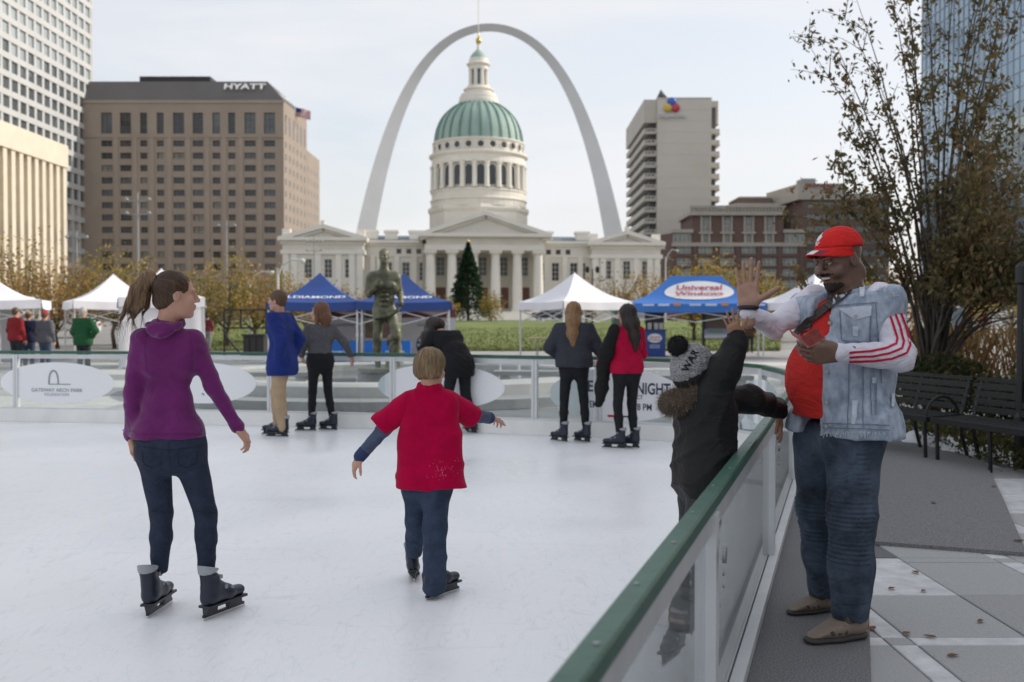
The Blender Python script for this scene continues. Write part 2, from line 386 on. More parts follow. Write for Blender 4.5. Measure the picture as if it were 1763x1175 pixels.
# lawn, street
M_grass = mat('lawn_grass', (0.10, 0.145, 0.030), 0.9, 0.0, 0.5, col2=(0.17, 0.20, 0.048), det=8, bump=0.6, bs=18, dist=0.05)
mb = MB(); ys = [46, 48, 56, 66, 76, 88, 100, 114]
xl = lambda y: -0.32 * y - 1; xr = lambda y: 0.27 * y
vs = []
for y in ys:
    for k in range(9): vs.append((xl(y) + (xr(y) - xl(y)) * k / 8, y, gz(y) + 0.03))
mb.add(vs, [(j*9+i, j*9+i+1, (j+1)*9+i+1, (j+1)*9+i) for j in range(len(ys)-1) for i in range(8)])
lawn = tag(mb.build('lawn', M_grass), 'sunlit lawn in front of the courthouse', kind='structure')
nb = 26000
yy = 46 + 40 * rs.rand(nb) ** 1.6; xx = xl(yy) + (xr(yy) - xl(yy)) * rs.rand(nb); hh = 0.05 + 0.07 * rs.rand(nb)
zz = np.where(yy < 48, 0, 1.25 * (yy - 48) / 67) + 0.025; an = rs.rand(nb) * 6.28; ww = 0.02 + 0.02 * rs.rand(nb)
V = np.empty((nb, 3, 3)); lx = (rs.rand(nb) - .5) * 0.08
V[:, 0] = np.c_[xx - ww*np.cos(an), yy - ww*np.sin(an), zz]; V[:, 1] = np.c_[xx + ww*np.cos(an), yy + ww*np.sin(an), zz]; V[:, 2] = np.c_[xx + lx, yy, zz + hh]
g = mesh_np('grass', V.reshape(-1, 3), np.arange(nb*3).reshape(-1, 3), [M_grass, mat('grass_dry', (0.20, 0.17, 0.06), 0.9), mat('grass_dark', (0.06, 0.085, 0.02), 0.9)], smooth=False, mi=rs.randint(0, 3, nb))
tag(g, 'short grass blades and dry clippings on the lawn', 'grass', kind='stuff')
# path beside the lawn and the street behind it
tag(MB().prism([(14.2, 46), (19.5, 46), (40, 112), (31.5, 112)], 0.0, 0.02).build('path', mat('path_concrete', (0.42, 0.41, 0.39), 0.8, 0.1, 1.0)), 'pale concrete path beside the lawn', kind='structure')
M_asph = mat('asphalt', (0.055, 0.055, 0.058), 0.85, 0.2, 2.0, bump=0.2, bs=40)
street = tag(MB().prism([(-300, 118), (300, 118), (300, 136), (-300, 136)], 1.10, 1.20).build('street', M_asph), 'asphalt street before the courthouse', kind='structure')
tag(MB().prism([(-300, 114.6), (300, 114.6), (300, 117.9), (-300, 117.9)], 1.10, 1.33).build('pavement', mat('kerb_concrete', (0.40, 0.39, 0.37), 0.8, 0.1, 1.0)), 'concrete pavement with kerb along the street', kind='structure')
for i in range(-30, 31):
    MB().box((i*4.0, 126.8, 1.204), (i*4.0+2.0, 126.95, 1.208)).build('lane_marking', mat('road_paint', (0.75, 0.74, 0.70), 0.6), street) if abs(i) < 20 else None

# ------------------------------------------------------------------ buildings
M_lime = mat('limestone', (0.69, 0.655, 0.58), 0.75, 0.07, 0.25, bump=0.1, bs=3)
M_lime2 = mat('limestone_trim', (0.75, 0.715, 0.64), 0.7, 0.05, 0.3)
M_win = mat('window_dark', (0.030, 0.036, 0.042), 0.10, 0.3, 0.3, spec=0.6)
M_winb = mat('window_blind', (0.11, 0.125, 0.135), 0.25, 0.3, 0.3)
M_winc = mat('window_curtain', (0.26, 0.25, 0.22), 0.5, 0.2, 0.3)
M_frame = mat('window_frame', (0.45, 0.44, 0.40), 0.6)
M_cop = mat('copper_patina', (0.24, 0.345, 0.295), 0.65, 0.0, 0.35, col2=(0.37, 0.475, 0.42), bump=0.15, bs=1.5, stretch=(1, 1, 0.35))
M_copd = mat('copper_seam', (0.12, 0.23, 0.195), 0.6, 0.15, 0.5)
M_gold = mat('gilding', (0.55, 0.40, 0.10), 0.35, metal=0.7)
M_slate = mat('slate_blue', (0.13, 0.155, 0.19), 0.6, 0.15, 0.5)

def win_me(w, h, key, m, frame=None, fm=M_frame, bars=(0, 0)):
    """Shared window mesh: pane recessed 0.25 m with a frame and glazing bars, in the XZ plane facing -Y."""
    q = MB(); q.add([(-w/2, .25, -h/2), (w/2, .25, -h/2), (w/2, .25, h/2), (-w/2, .25, h/2)], [(0, 1, 2, 3)])
    q.cur = 1; f = frame if frame is not None else 0.0
    if f:
        for (a, b) in (((-w/2, -h/2), (-w/2+f, h/2)), ((w/2-f, -h/2), (w/2, h/2)), ((-w/2+f, h/2-f), (w/2-f, h/2)), ((-w/2+f, -h/2), (w/2-f, -h/2+f))):
            q.box((a[0], 0.12, a[1]), (b[0], 0.245, b[1]))
        for i in range(bars[0]):
            x = -w/2 + w*(i+1)/(bars[0]+1); q.box((x-f/2, .16, -h/2+f), (x+f/2, .245, h/2-f))
        for i in range(bars[1]):
            z = -h/2 + h*(i+1)/(bars[1]+1); q.box((-w/2+f, .17, z-f/2), (w/2-f, .245, z+f/2))
    me = bpy.data.meshes.new('window'); me.from_pydata(q.v, [], q.f); me.materials.append(m); me.materials.append(fm)
    me.polygons.foreach_set('material_index', q.mi); return me

def wall_with_holes(mb, x0, x1, z0, z1, holes, y=0.0, depth=0.26):
    """Wall face in the XZ plane at y (facing -Y) with recessed rectangular openings (x0,x1,z0,z1)."""
    xs = sorted({x0, x1, *[h[0] for h in holes], *[h[1] for h in holes]}); zs = sorted({z0, z1, *[h[2] for h in holes], *[h[3] for h in holes]})
    xs = [x for x in xs if x0 <= x <= x1]; zs = [z for z in zs if z0 <= z <= z1]
    hs = set()
    ix = {round(x, 4): i for i, x in enumerate(xs)}; iz = {round(z, 4): i for i, z in enumerate(zs)}
    for h in holes:
        for i in range(ix[round(h[0], 4)], ix[round(h[1], 4)]):
            for k in range(iz[round(h[2], 4)], iz[round(h[3], 4)]): hs.add((i, k))
        a, b, c, d = h
        mb.add([(a,y,c),(b,y,c),(b,y,d),(a,y,d),(a,y+depth,c),(b,y+depth,c),(b,y+depth,d),(a,y+depth,d)], [(0,1,5,4),(1,2,6,5),(2,3,7,6),(3,0,4,7)])
    for k in range(len(zs)-1):
        i = 0
        while i < len(xs)-1:
            if (i, k) in hs: i += 1; continue
            j = i
            while j < len(xs)-1 and (j, k) not in hs: j += 1
            mb.add([(xs[i], y, zs[k]), (xs[j], y, zs[k]), (xs[j], y, zs[k+1]), (xs[i], y, zs[k+1])], [(0, 1, 2, 3)])
            i = j
    return mb

# --- the arch
def gateway_arch():
    d = 645.0; cx = (843 - 881.5) / FPX * d
    root = thing('monumental_arch', 'huge stainless steel catenary arch rising behind the domed courthouse', 'arch', (cx, d, -1.0))
    ft = 0.3048; N = 120; vs = []; fs = []
    M_st = mat('stainless_steel', (0.66, 0.67, 0.68), 0.30, 0.05, 0.05, metal=0.5, bump=0.05, bs=0.12)
    pts = []
    for i in range(N + 1):
        x = -299.2239 + 2 * 299.2239 * i / N; y = 693.8597 - 68.7672 * math.cosh(0.0100333 * x)
        pts.append((x * ft, y * ft))
    for i, (x, z) in enumerate(pts):
        x0, z0 = pts[max(0, i-1)]; x1, z1 = pts[min(N, i+1)]
        t = Vector((x1-x0, 0, z1-z0)).normalized(); inn = Vector((t.z, 0, -t.x))
        if inn.dot(Vector((-x, 0, 60 - z))) < 0: inn = -inn
        side = (54 - 37 * (z / (625 * ft))) * ft
        c = Vector((x, 0, z)); yv = Vector((0, 1, 0))
        vs += [c + inn * side * 0.577, c - inn * side * 0.289 - yv * side / 2, c - inn * side * 0.289 + yv * side / 2]
    for i in range(N):
        for k in range(3): fs.append((i*3+k, i*3+(k+1) % 3, (i+1)*3+(k+1) % 3, (i+1)*3+k))
    m_ = MB(); m_.add(vs, fs); m_.build('arch_shell', M_st, root)
gateway_arch()

# --- courthouse
def courthouse():
    D = 180.0; k = D / FPX
    root = thing('courthouse', 'cream stone courthouse with green copper dome, columned portico and two wings', 'courthouse', ((831-881.5)*k, D, 0), R(4.5))
    ZB = 1.2
    X = lambda px: (px - 831) * k
    Z = lambda py: CAM_H + (550 - py) * k
    wm_t = win_me(1.35, 3.3, 't', M_win, 0.10, M_frame, (1, 3)); wm_s = win_me(0.95, 0.95, 's', M_win, 0.08)
    wm_p = win_me(1.5, 3.4, 'p', M_winb, 0.10, M_frame, (1, 3)); wm_l = win_me(1.35, 2.6, 'l', M_win, 0.10, M_frame, (1, 2))
    def windows(me, xs, zc, y): return [link('window', me, root, (x, y, zc)) for x in xs]
    def pediment(x0, x1, z0, za, y, dep, name='pediment'):
        xm = (x0+x1)/2; q = MB()
        q.add([(x0,y,z0),(x1,y,z0),(xm,y,za-0.4),(x0,y+dep,z0),(x1,y+dep,z0),(xm,y+dep,za-0.4)], [(0,1,2),(5,4,3),(0,3,4,1)])
        o_ = q.build(name, M_lime, root)
        for (a, b) in (((x0-.7, z0+.05), (xm, za)), ((xm, za), (x1+.7, z0+.05))):
            c = MB(); c.add([(a[0],y-.9,a[1]-.75),(b[0],y-.9,b[1]-.75),(b[0],y-.9,b[1]),(a[0],y-.9,a[1]),(a[0],y+dep,a[1]-.75),(b[0],y+dep,b[1]-.75),(b[0],y+dep,b[1]),(a[0],y+dep,a[1])], [(0,1,2,3),(0,4,5,1),(3,2,6,7),(5,4,7,6),(0,3,7,4),(1,5,6,2)])
            c.build('raking_cornice', M_lime2, o_)
            c = MB(); c.add([(a[0]+.3,y-.45,a[1]-1.25),(b[0],y-.45,b[1]-1.25),(b[0],y-.45,b[1]-.752),(a[0]+.3,y-.45,a[1]-.752),(a[0]+.3,y,a[1]-1.25),(b[0],y,b[1]-1.25),(b[0],y,b[1]-.752),(a[0]+.3,y,a[1]-.752)], [(0,1,2,3),(0,4,5,1)]); c.build('moulding', M_lime, o_)
        MB().box((x0-.75, y-.95, z0-.55), (x1+.75, y+dep*0.4, z0+.02)).build('cornice', M_lime2, o_)
        MB().box((xm-.35, y-.6, za), (xm+.35, y+.1, za+.6)).build('finial', M_lime2, o_)
        return o_
    # main block and wings
    yl, yr = X(632), X(1015)
    lw = [X(p) for p in (670, 700, 729)]; rw = [X(p) for p in (932, 957, 989, 1003)]
    holes = [(x-.675, x+.675, Z(482)-.2, Z(482)+3.1) for x in lw + rw if abs(x) > 10.5]
    sm = [X(p) for p in (688, 705, 722)] + [X(p) for p in (945, 962, 979)]
    holes += [(x-.475, x+.475, Z(434)-.475, Z(434)+.475) for x in sm]
    low = [X(p) for p in (670, 700, 957, 996)]; holes += [(x-.675, x+.675, 3.6, 6.2) for x in low]
    q = MB(); wall_with_holes(q, yl-1, yr+1, ZB, Z(420), holes); q.add([(yl-1,0,Z(420)),(yr+1,0,Z(420)),(yr+1,16,Z(420)),(yl-1,16,Z(420)),(yl-1,16,ZB),(yr+1,16,ZB)], [(0,1,2,3),(3,2,5,4)]); q.build('wall', M_lime, root)
    windows(wm_t, [x for x in lw + rw if abs(x) > 10.5], Z(482)+1.45, 0); windows(wm_s, sm, Z(434), 0); windows(wm_l, low, 4.9, 0)
    for (a, b) in ((yl-1, -10.8), (10.8, yr+1)):
        MB().box((a, -.7, Z(420)), (b, 16, Z(415.5))).build('cornice', M_lime2, root); MB().box((a, -.3, Z(424.5)), (b, 0, Z(420)-.003)).build('architrave', M_lime2, root)
        MB().box((a, -.18, Z(443)), (b, 0, Z(440))).build('string_course', M_lime2, root)
        r_ = MB(); r_.add([(a, 1, Z(415)), (b, 1, Z(415)), (b, 7, Z(402)), (a, 7, Z(402)), (b, 13, Z(415)), (a, 13, Z(415))], [(0,1,2,3),(3,2,4,5),(0,3,5),(1,4,2)]); r_.build('roof', M_slate, root)
    for px in (674, 716, 640, 944, 1008):
        c = MB().box((X(px)-1.15, 2.5, Z(416)), (X(px)+1.15, 4.6, Z(400))).box((X(px)-1.35, 2.3, Z(400)), (X(px)+1.35, 4.8, Z(396))); c.build('chimney', M_lime2, root)
    for x in (yl+1.2, X(655), X(684.5), X(714), X(941), X(973), X(1010)-1):
        MB().box((x-.45, -.28, ZB+4), (x+.45, -.004, Z(440)-.01)).build('pilaster', M_lime2, root)
    # pavilions
    for (x0, x1, xa, apy, ey, wx, dd) in ((X(497), X(630), X(571), 392, 414, (539, 572, 606), -3.5), (X(1018), X(1137), X(1077), 397.5, 418, (1045, 1078, 1111), -2.0)):
        zt = Z(ey); ws = [X(p) for p in wx]
        hl = [(x-.675, x+.675, Z(481), Z(450)) for x in ws] + [(x-.675, x+.675, 3.6, 6.2) for x in ws]
        q = MB(); wall_with_holes(q, x0, x1, ZB, zt, hl, dd); q.add([(x0,dd,ZB),(x0,14,ZB),(x0,14,zt),(x0,dd,zt),(x1,dd,ZB),(x1,14,ZB),(x1,14,zt),(x1,dd,zt)], [(0,3,2,1),(4,5,6,7),(3,7,6,2)]); q.build('wall', M_lime, root)
        me = wm_t; windows(me, ws, (Z(481)+Z(450))/2, dd); windows(wm_l, ws, 4.9, dd)
        pediment(x0, x1, zt, Z(apy), dd, 21)
        q = MB().box((x0-.35, dd-.35, zt-2.9), (x1+.35, 12, zt-2.2)).box((x0-.2, dd-.2, zt-.6-.6), (x1+.2, 12, zt-.553)); q.build('entablature', M_lime2, root)
        for x in (x0+.6, (ws[0]+ws[1])/2, (ws[1]+ws[2])/2, x1-.6, x0+2.0, x1-2.0):
            MB().box((x-.5, dd-.25, ZB+4), (x+.5, dd-.003, zt-2.905)).build('pilaster', M_lime2, root)
        for s_ in (x0+.5, x1-.5): # urns on the corners
            MB().box((s_-.7, dd+1, zt), (s_+.7, dd+2.4, zt+1.6)).build('acroterion', M_lime2, root)
    # portico
    x0, x1 = X(735), X(927); yf = -8.5; ze = Z(410)
    MB().box((x0, yf+.25, Z(436)), (x1, 0, ze)).build('entablature', M_lime, root)
    MB().box((x0-.25, yf, Z(437)), (x1+.25, -.002, Z(428))).build('architrave', M_lime2, root)
    pediment(X(729), X(933), ze, Z(373), yf, 26, 'pediment')
    cb = 2.9
    c = MB().lathe([(1.05, 0), (1.05, .35), (.92, .45), (.88, .8), (.86, 4), (.74, Z(437)-cb-1.0), (.74, Z(437)-cb-.8), (.95, Z(437)-cb-.5), (1.0, Z(437)-cb-.42)], 20).box((-1.1, -1.1, Z(437)-cb-.42), (1.1, 1.1, Z(437)-cb)).box((-1.15, -1.15, -.3), (1.15, 1.15, 0))
    src = c.build('column', M_lime2, root, smooth=False); pos = [X(p) for p in (742, 777, 813, 849, 885, 920)]
    for i, x in enumerate(pos):
        o_ = src if i == 0 else inst(src, root, (0, 0, 0)); o_.location = (x, yf+1.2, cb)
    for x in (pos[0], pos[-1]): inst(src, root, (x, yf+4.6, cb))
    hl = [(x-.75, x+.75, Z(476), Z(443)) for x in (X(759), X(794), X(831), X(867), X(902))] + [(x-.9, x+.9, 3.4, 7.2) for x in (X(759), X(795), X(831), X(867), X(903))]
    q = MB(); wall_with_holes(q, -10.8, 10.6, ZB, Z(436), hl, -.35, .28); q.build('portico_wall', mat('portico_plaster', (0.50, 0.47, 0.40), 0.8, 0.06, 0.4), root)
    windows(wm_p, [X(p) for p in (759, 794, 831, 867, 902)], (Z(476)+Z(443))/2, -.34)
    dm = MB().box((-.9, -.12, 0), (.9, .0, 3.8)).box((-.75, -.16, .3), (-.08, -.12, 3.4)).box((.08, -.16, .3), (.75, -.16+.04, 3.4)).build('door', mat('red_door', (0.13, 0.05, 0.04), 0.5), root)
    for i, px in enumerate((759, 795, 831, 867, 903)):
        o_ = dm if i == 0 else inst(dm, root, (0, 0, 0)); o_.location = (X(px), -.15, 3.4)
    for i in range(7):
        MB().box((x0-1.2, yf-2.6+i*.42, ZB), (x1+1.2, -.36, ZB+.2+i*.23)).build('step', M_lime2, root) if i == 0 else MB().box((x0-1.0, yf-2.6+i*.42, ZB+.2+(i-1)*.23), (x1+1.0, -.36, ZB+.2+i*.23)).build('step', M_lime2, root)
    # dome, all about its own axis
    dx = 0.55; dy = 28.0; kd = (D + dy) / FPX; ZD = lambda py: CAM_H + (550 - py) * kd
    tb = lambda nm, prof, m, n=48, par=root, sm=False: MB().lathe([(r*kd, ZD(p)) for r, p in prof], n, (dx, dy)).build(nm, m, par, smooth=sm)
    tb('dome_base', [(84, 430), (84, 372), (86, 369), (87, 366), (86, 361), (82, 360), (81.5, 352)], M_lime, 8)
    tb('drum', [(81, 362), (81, 352), (83, 351), (83, 349), (80.5, 347), (80.5, 338), (82, 337), (82, 334), (75, 333), (75, 290)], M_lime)
    tb('drum_entablature', [(76, 291), (80.5, 290.5), (80.5, 286), (80, 285.5), (80, 279), (83, 277), (85, 275), (85, 272.5), (80, 271), (75, 270)], M_lime2)
    tb('attic', [(77, 272), (77, 254), (79, 253), (79, 250.5), (74, 249.5)], M_lime)
    n_ = 24
    colm = MB().lathe([(.62, 0), (.62, .25), (.5, .4), (.43, ZD(291)-ZD(333)-.6), (.58, ZD(291)-ZD(333)-.3), (.6, ZD(291)-ZD(333))], 10).build('column', M_lime2, root)
    wq = MB(); w_, h_ = .72, 3.3
    arc = [(-w_, 0), (w_, 0), (w_, h_)] + [(w_*math.cos(a), h_+w_*math.sin(a)) for a in [math.pi*j/8 for j in range(1, 8)]] + [(-w_, h_)]
    wq.add([(x, -.06, z) for x, z in arc], [tuple(range(len(arc)))]); wq.cur = 1
    for i in range(len(arc)):
        a, b = arc[i], arc[(i+1) % len(arc)]; ca = (a[0]*1.22, (a[1]-1.8)*1.06+1.8); cb_ = (b[0]*1.22, (b[1]-1.8)*1.06+1.8)
        wq.add([(a[0],-.06,a[1]),(b[0],-.06,b[1]),(cb_[0],-.3,cb_[1]),(ca[0],-.3,ca[1]),(ca[0]*1.05,.1,ca[1]),(cb_[0]*1.05,.1,cb_[1])], [(0,1,2,3),(3,2,5,4)])
    wo = wq.build('arched_window', [M_win, M_lime2], root)
    rq = MB(); cc = [(.62*math.cos(2*math.pi*j/16), .62*math.sin(2*math.pi*j/16)) for j in range(16)]
    rq.add([(x, -.02, z) for x, z in cc], [tuple(range(16))]); rq.cur = 1
    for i in range(16):
        a, b = cc[i], cc[(i+1) % 16]; rq.add([(a[0],-.02,a[1]),(b[0],-.02,b[1]),(b[0]*1.3,-.2,b[1]*1.3),(a[0]*1.3,-.2,a[1]*1.3),(b[0]*1.35,.1,b[1]*1.35),(a[0]*1.35,.1,a[1]*1.35)], [(0,1,2,3),(3,2,4,5)])
    ro = rq.build('round_window', [M_win, M_lime2], root)
    first = True
    for i in range(n_):
        a = 2*math.pi*i/n_ - math.pi/2
        if math.sin(a) > 0.35: continue
        b = a + math.pi/n_
        rz = a + math.pi/2
        pw = (dx+75*kd*math.cos(a), dy+75*kd*math.sin(a), ZD(328)); pr = (dx+77*kd*math.cos(a), dy+77*kd*math.sin(a), ZD(262))
        if first: wo.location = pw; wo.rotation_euler.z = rz; ro.location = pr; ro.rotation_euler.z = rz; colm.location = (dx+79*kd*math.cos(b), dy+79*kd*math.sin(b), ZD(333)); first = False
        else:
            inst(wo, root, pw, rz); inst(ro, root, pr, rz); inst(colm, root, (dx+79*kd*math.cos(b), dy+79*kd*math.sin(b), ZD(333)))
    prof = [(75.5, 250.5), (75, 246), (74, 238), (72, 229), (69, 220.5), (65, 212), (60, 204.5), (54, 198), (48, 192.5), (41, 187.5), (34, 183.5)]
    dome = tb('dome', prof, M_cop, 64, sm=True)
    rib = MB()
    for i in range(len(prof)-1):
        a, b = prof[i], prof[i+1]; rib.beam((a[0]*kd+.05, 0, ZD(a[1])), (b[0]*kd+.05, 0, ZD(b[1])), .34, .3)
    rb = rib.build('dome_rib', M_copd, dome)
    for i in range(26):
        o_ = rb if i == 0 else inst(rb, dome, (0, 0, 0)); o_.location = (dx, dy, 0); o_.rotation_euler.z = 2*math.pi*(i+.5)/26
    tb('lantern_base', [(34, 185), (34, 177), (33, 176), (33, 171), (30, 170), (30, 166), (23, 164.5), (23, 160), (26, 159), (26, 157.5), (20, 155), (20, 152)], M_lime2, 32)
    tb('lantern', [(10.5, 152), (10.5, 124)], mat('lantern_glass', (0.16, 0.24, 0.27), 0.2), 16)
    lc = MB().lathe([(.5, 0), (.42, .4), (.38, 3.0), (.5, 3.4)], 8).build('column', M_lime2, root)
    for i in range(8):
        a = 2*math.pi*(i+.5)/8 - math.pi/2; o_ = lc if i == 0 else inst(lc, root, (0, 0, 0)); o_.location = (dx+14.3*kd*math.cos(a), dy+14.3*kd*math.sin(a), ZD(152))
    tb('lantern_cornice', [(14, 124.5), (17, 124), (17, 119), (19, 117), (20.5, 115.5), (20.5, 114), (17, 112), (16, 105), (14.5, 104.5)], M_lime2, 32)
    tb('cupola', [(15, 105), (13.5, 100), (10, 95.5), (6, 92), (4.2, 90)], M_cop, 24, sm=True)
    tb('finial_stem', [(4.2, 91), (3.2, 86), (2.6, 81), (3.4, 79)], M_lime2, 12)
    tb('finial_ball', [(1, 80), (4, 78), (5, 74), (4, 70), (1.5, 67.5), (.8, 60), (.3, 55)], M_gold, 14, sm=True)
    MB().tube([(dx, dy, ZD(58)), (dx, dy, ZD(-14))], .09, 6).build('flagpole', M_lime2, root)
courthouse()
# --- helpers for tall blocks
def pane(name_m, w, h):
    q = MB().quad((-w/2, 0, -h/2), (w/2, 0, -h/2), (w/2, 0, h/2), (-w/2, 0, h/2))
    me = bpy.data.meshes.new('window'); me.from_pydata(q.v, [], q.f); me.materials.append(name_m); return me

def white_tower():
    x = -104.0; y0, y1 = 196.0, 248.5
    root = thing('office_tower', 'tall white office tower with grid of dark windows at left edge', 'tower', (x, y0, 0))
    L_ = y1 - y0; H = 112.0; fh = 3.8; pit = 3.62
    M_w = mat('white_concrete', (0.50, 0.505, 0.50), 0.7, 0.05, 0.2); M_t = mat('tan_reveal', (0.55, 0.50, 0.44), 0.75, 0.08, 0.3)
    M_gl = mat('tower_glass', (0.10, 0.115, 0.12), 0.08, 0.35, 0.12, spec=0.9)
    MB().box((-40, 0, 0), (-0.95, L_, H)).build('core', M_t, root)
    band = MB().box((-.9, 0, 0), (0, L_ - .63, 1.30)).build('floor_band', M_w, root)
    zs = [2.0 + fh * i for i in range(29)]
    for i, z in enumerate(zs):
        o = band if i == 0 else inst(band, root, (0, 0, 0)); o.location = (0, 0, z)
    ncol = 14
    MB().box((-.9, L_ - .62, 0), (.02, L_ + .02, H)).build('corner_pier', M_w, root)
    pier = MB().box((-.85, -.50, 2.0), (-.08, .50, H - 1)).build('pier', M_w, root)
    for j in range(ncol + 1):
        o = pier if j == 0 else inst(pier, root, (0, 0, 0)); o.location = (0, max(.63, min(L_ - .63, L_ - .9 - j * pit)), 0)
    wm = [pane(m, pit - .95, fh - 1.3) for m in (M_gl, mat('tower_glass_reflection', (0.33, 0.37, 0.38), 0.15, 0.15, 0.12, spec=0.9))]
    rest = MB()
    for i, z in enumerate(zs[:-1]):
        for j in range(ncol):
            y = L_ - .9 - (j + .5) * pit
            zc = z + 1.30 + (fh - 1.30) / 2
            d = y0 + y; px = 881.5 + x / d * FPX; py = 550 - (zc - CAM_H) / d * FPX
            if py < -40 or px < -30 or z < 28: continue
            pale = zc > 60 - 0.10 * (40 - y) + 2 * math.sin(y * .7)  # upper panes: reflection put into the glass as a paler colour
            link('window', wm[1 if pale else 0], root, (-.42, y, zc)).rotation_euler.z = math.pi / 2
    MB().box((-40, -.3, H), (.1, L_ + .3, H + 1.5)).build('parapet', M_w, root)
white_tower()

def fin_building():
    x = -85.0; y0, y1 = 150.0, 190.0
    root = thing('bank_building', 'cream stone building with tall vertical fins in front of the white tower', 'building', (x, y0, 0))
    M_c = mat('cream_stone', (0.66, 0.59, 0.475), 0.75, 0.06, 0.3); M_b = mat('beige_panel', (0.52, 0.46, 0.33), 0.8, 0.06, 0.3)
    MB().box((-17, 0, 0), (-.8, y1-y0, 33)).build('wall', M_b, root)
    MB().box((-17.4, -.5, 30.2), (.5, y1-y0+.3, 34.4)).build('parapet', M_c, root)
    f = MB().box((-.82, -.65, 0), (.25, .65, 30.25)).build('fin', M_c, root)
    n = 15
    for i in range(n):
        o = f if i == 0 else inst(f, root, (0, 0, 0)); o.location = (0, y1 - y0 - .65 - i * 2.78, 0)
    wp = pane(mat('bronze_glass', (0.30, 0.26, 0.18), 0.25, 0.15, 0.4), 1.3, 3.0)
    for i in range(n - 1):
        for k in range(2): link('window', wp, root, (-.75, y1 - y0 - 2.04 - i * 2.78, 8 + k * 9)).rotation_euler.z = math.pi / 2
fin_building()

def hotel():
    D = 243.0; k = D / FPX
    root = thing('hotel_block', 'brown brick hotel with dark mansard top and sunlit right side', 'hotel', (0, D, 0))
    M_br = mat('hotel_brick', (0.32, 0.262, 0.214), 0.8, 0.07, 0.2); M_bt = mat('hotel_brick_band', (0.345, 0.282, 0.23), 0.8, 0.06, 0.2)
    M_ro = mat('mansard_metal', (0.105, 0.10, 0.10), 0.6, 0.08, 0.2); M_me = mat('rooftop_plant', (0.035, 0.035, 0.04), 0.7)
    X = lambda px: (px - 881.5) * k; Z = lambda py: CAM_H + (550 - py) * k
    x0, x1 = X(120), X(490); zt = Z(175); sl = 0.04
    cols = [(186.6, 19), (219, 19), (250, 12), (278.5, 12), (310, 19), (343, 18), (374.5, 13), (401, 12), (432.4, 19), (465.8, 19)]
    rows = [(248.6 + 21.15 * i) for i in range(11)]
    holes = []
    for px, w in cols:
        holes.append((X(px - w/2), X(px + w/2), Z(232), Z(196)))
        for py in rows: holes.append((X(px - w/2), X(px + w/2), Z(py + 5.3), Z(py - 5.3)))
    q = MB(); wall_with_holes(q, x0, x1, 0, zt, holes, 0, .45)
    q.add([(x1, 0, 0), (x1 + sl*23, 23, 0), (x1 + sl*23, 23, zt), (x1, 0, zt), (x0, 23, zt), (x0, 0, zt)], [(0, 1, 2, 3), (3, 2, 4, 5)])
    q.box((X(480), 23.01, 0), (X(490) + sl*23 + .05, 40, Z(175) - 8.2))
    q.build('wall', M_br, root)
    wms = [M_win, M_win, M_winb, M_winc]
    cache = {}
    for px, w in cols:
        for py, h in [(214, 36)] + [(r_, 10.6) for r_ in rows]:
            u = rnd.random(); m = M_win if u < .55 else (M_winb if u < .9 else M_winc)
            key = (w, h, m.name)
            if key not in cache: cache[key] = win_me(w*k, h*k, 'h', m, 0.12, mat('bronze_frame', (0.10, 0.085, 0.07), 0.5), (1 if w > 15 else 0, 2 if h > 20 else 1))
            link('window', cache[key], root, (X(px), .18, Z(py)))
    # pilaster strips between the window bays, string courses
    for px in (202.5, 235, 264, 294, 326.5, 359, 388, 416.5, 449):
        MB().box((X(px)-.55, -.18, 0), (X(px)+.55, -.003, Z(236.5))).build('brick_strip', M_bt, root)
    MB().box((x0, -.25, Z(238.5)), (x1, -.002, Z(236.5))).build('string_course', M_bt, root)
    MB().box((x0, -.22, Z(180)), (x1 + .2, -.002, zt)).build('string_course', M_bt, root)
    # sunlit side with small windows
    sw = pane(mat('side_window', (0.10, 0.085, 0.07), 0.2), 1.3, 1.5)
    for j in range(6):
        for i, py in enumerate([214] + rows):
            y = 2.0 + j * 3.7; o = link('window', sw, root, (x1 + sl*y + .02, y, Z(py))); o.rotation_euler.z = math.pi/2 - sl
            if i == 0: o.scale = (1, 1, 3.2)
    for j in range(4):
        for i in range(8):
            y = 25 + j * 3.8; o = link('window', sw, root, (X(490) + sl*23 + .07, y, Z(175) - 13 - i * 3)); o.rotation_euler.z = math.pi/2
    # mansard
    zr = Z(138); ins = 4.6
    q = MB(); q.add([(x0, -.1, zt), (x1+.1, -.1, zt), (x1 + sl*23+.1, 23, zt), (x0, 23, zt), (x0, 3.0, zr), (x1-ins, 3.0, zr), (x1-ins+.6, 20, zr), (x0, 20, zr)], [(0,1,5,4),(1,2,6,5),(2,3,7,6),(4,5,6,7)])
    q.build('mansard_roof', M_ro, root)
    MB().box((X(228), 6, zr), (X(352), 18, Z(124))).box((X(222), 7, zr-.5), (X(360), 17, Z(132))).build('rooftop_plant', M_me, root)
    for i, px in enumerate((244, 283, 320)): MB().tube([(X(px), 10, Z(124)), (X(px), 10, Z(121)), (X(px), 10, Z(119.5))], [2.2, 2.4, 1.2], 10).build('cooling_fan', M_me, root)
    M_let = mat('sign_letter_white', (0.80, 0.80, 0.78), 0.5)
    t = MB(); nrm = Vector((0, -(zr-zt), -3.1)).normalized(); up = Vector((0, 3.1, zr-zt)).normalized()
    text_on(t, 'HYATT', 2.4, Vector((X(421), 1.55, Z(150))) + Vector((0, -.35, 0)), (1, 0, 0), up, 0.12, 0.05, 1.32)
    t.build('sign_lettering', M_let, root)
    t = MB(); text_on(t, 'HYATT', 2.6, (x1 - 1.9, 11.5, Z(156)), (0.06, 1, 0), Vector((-4.6, 0, zr-zt)), 0.1, 0.05, 1.2); t.build('sign_lettering', M_let, root)
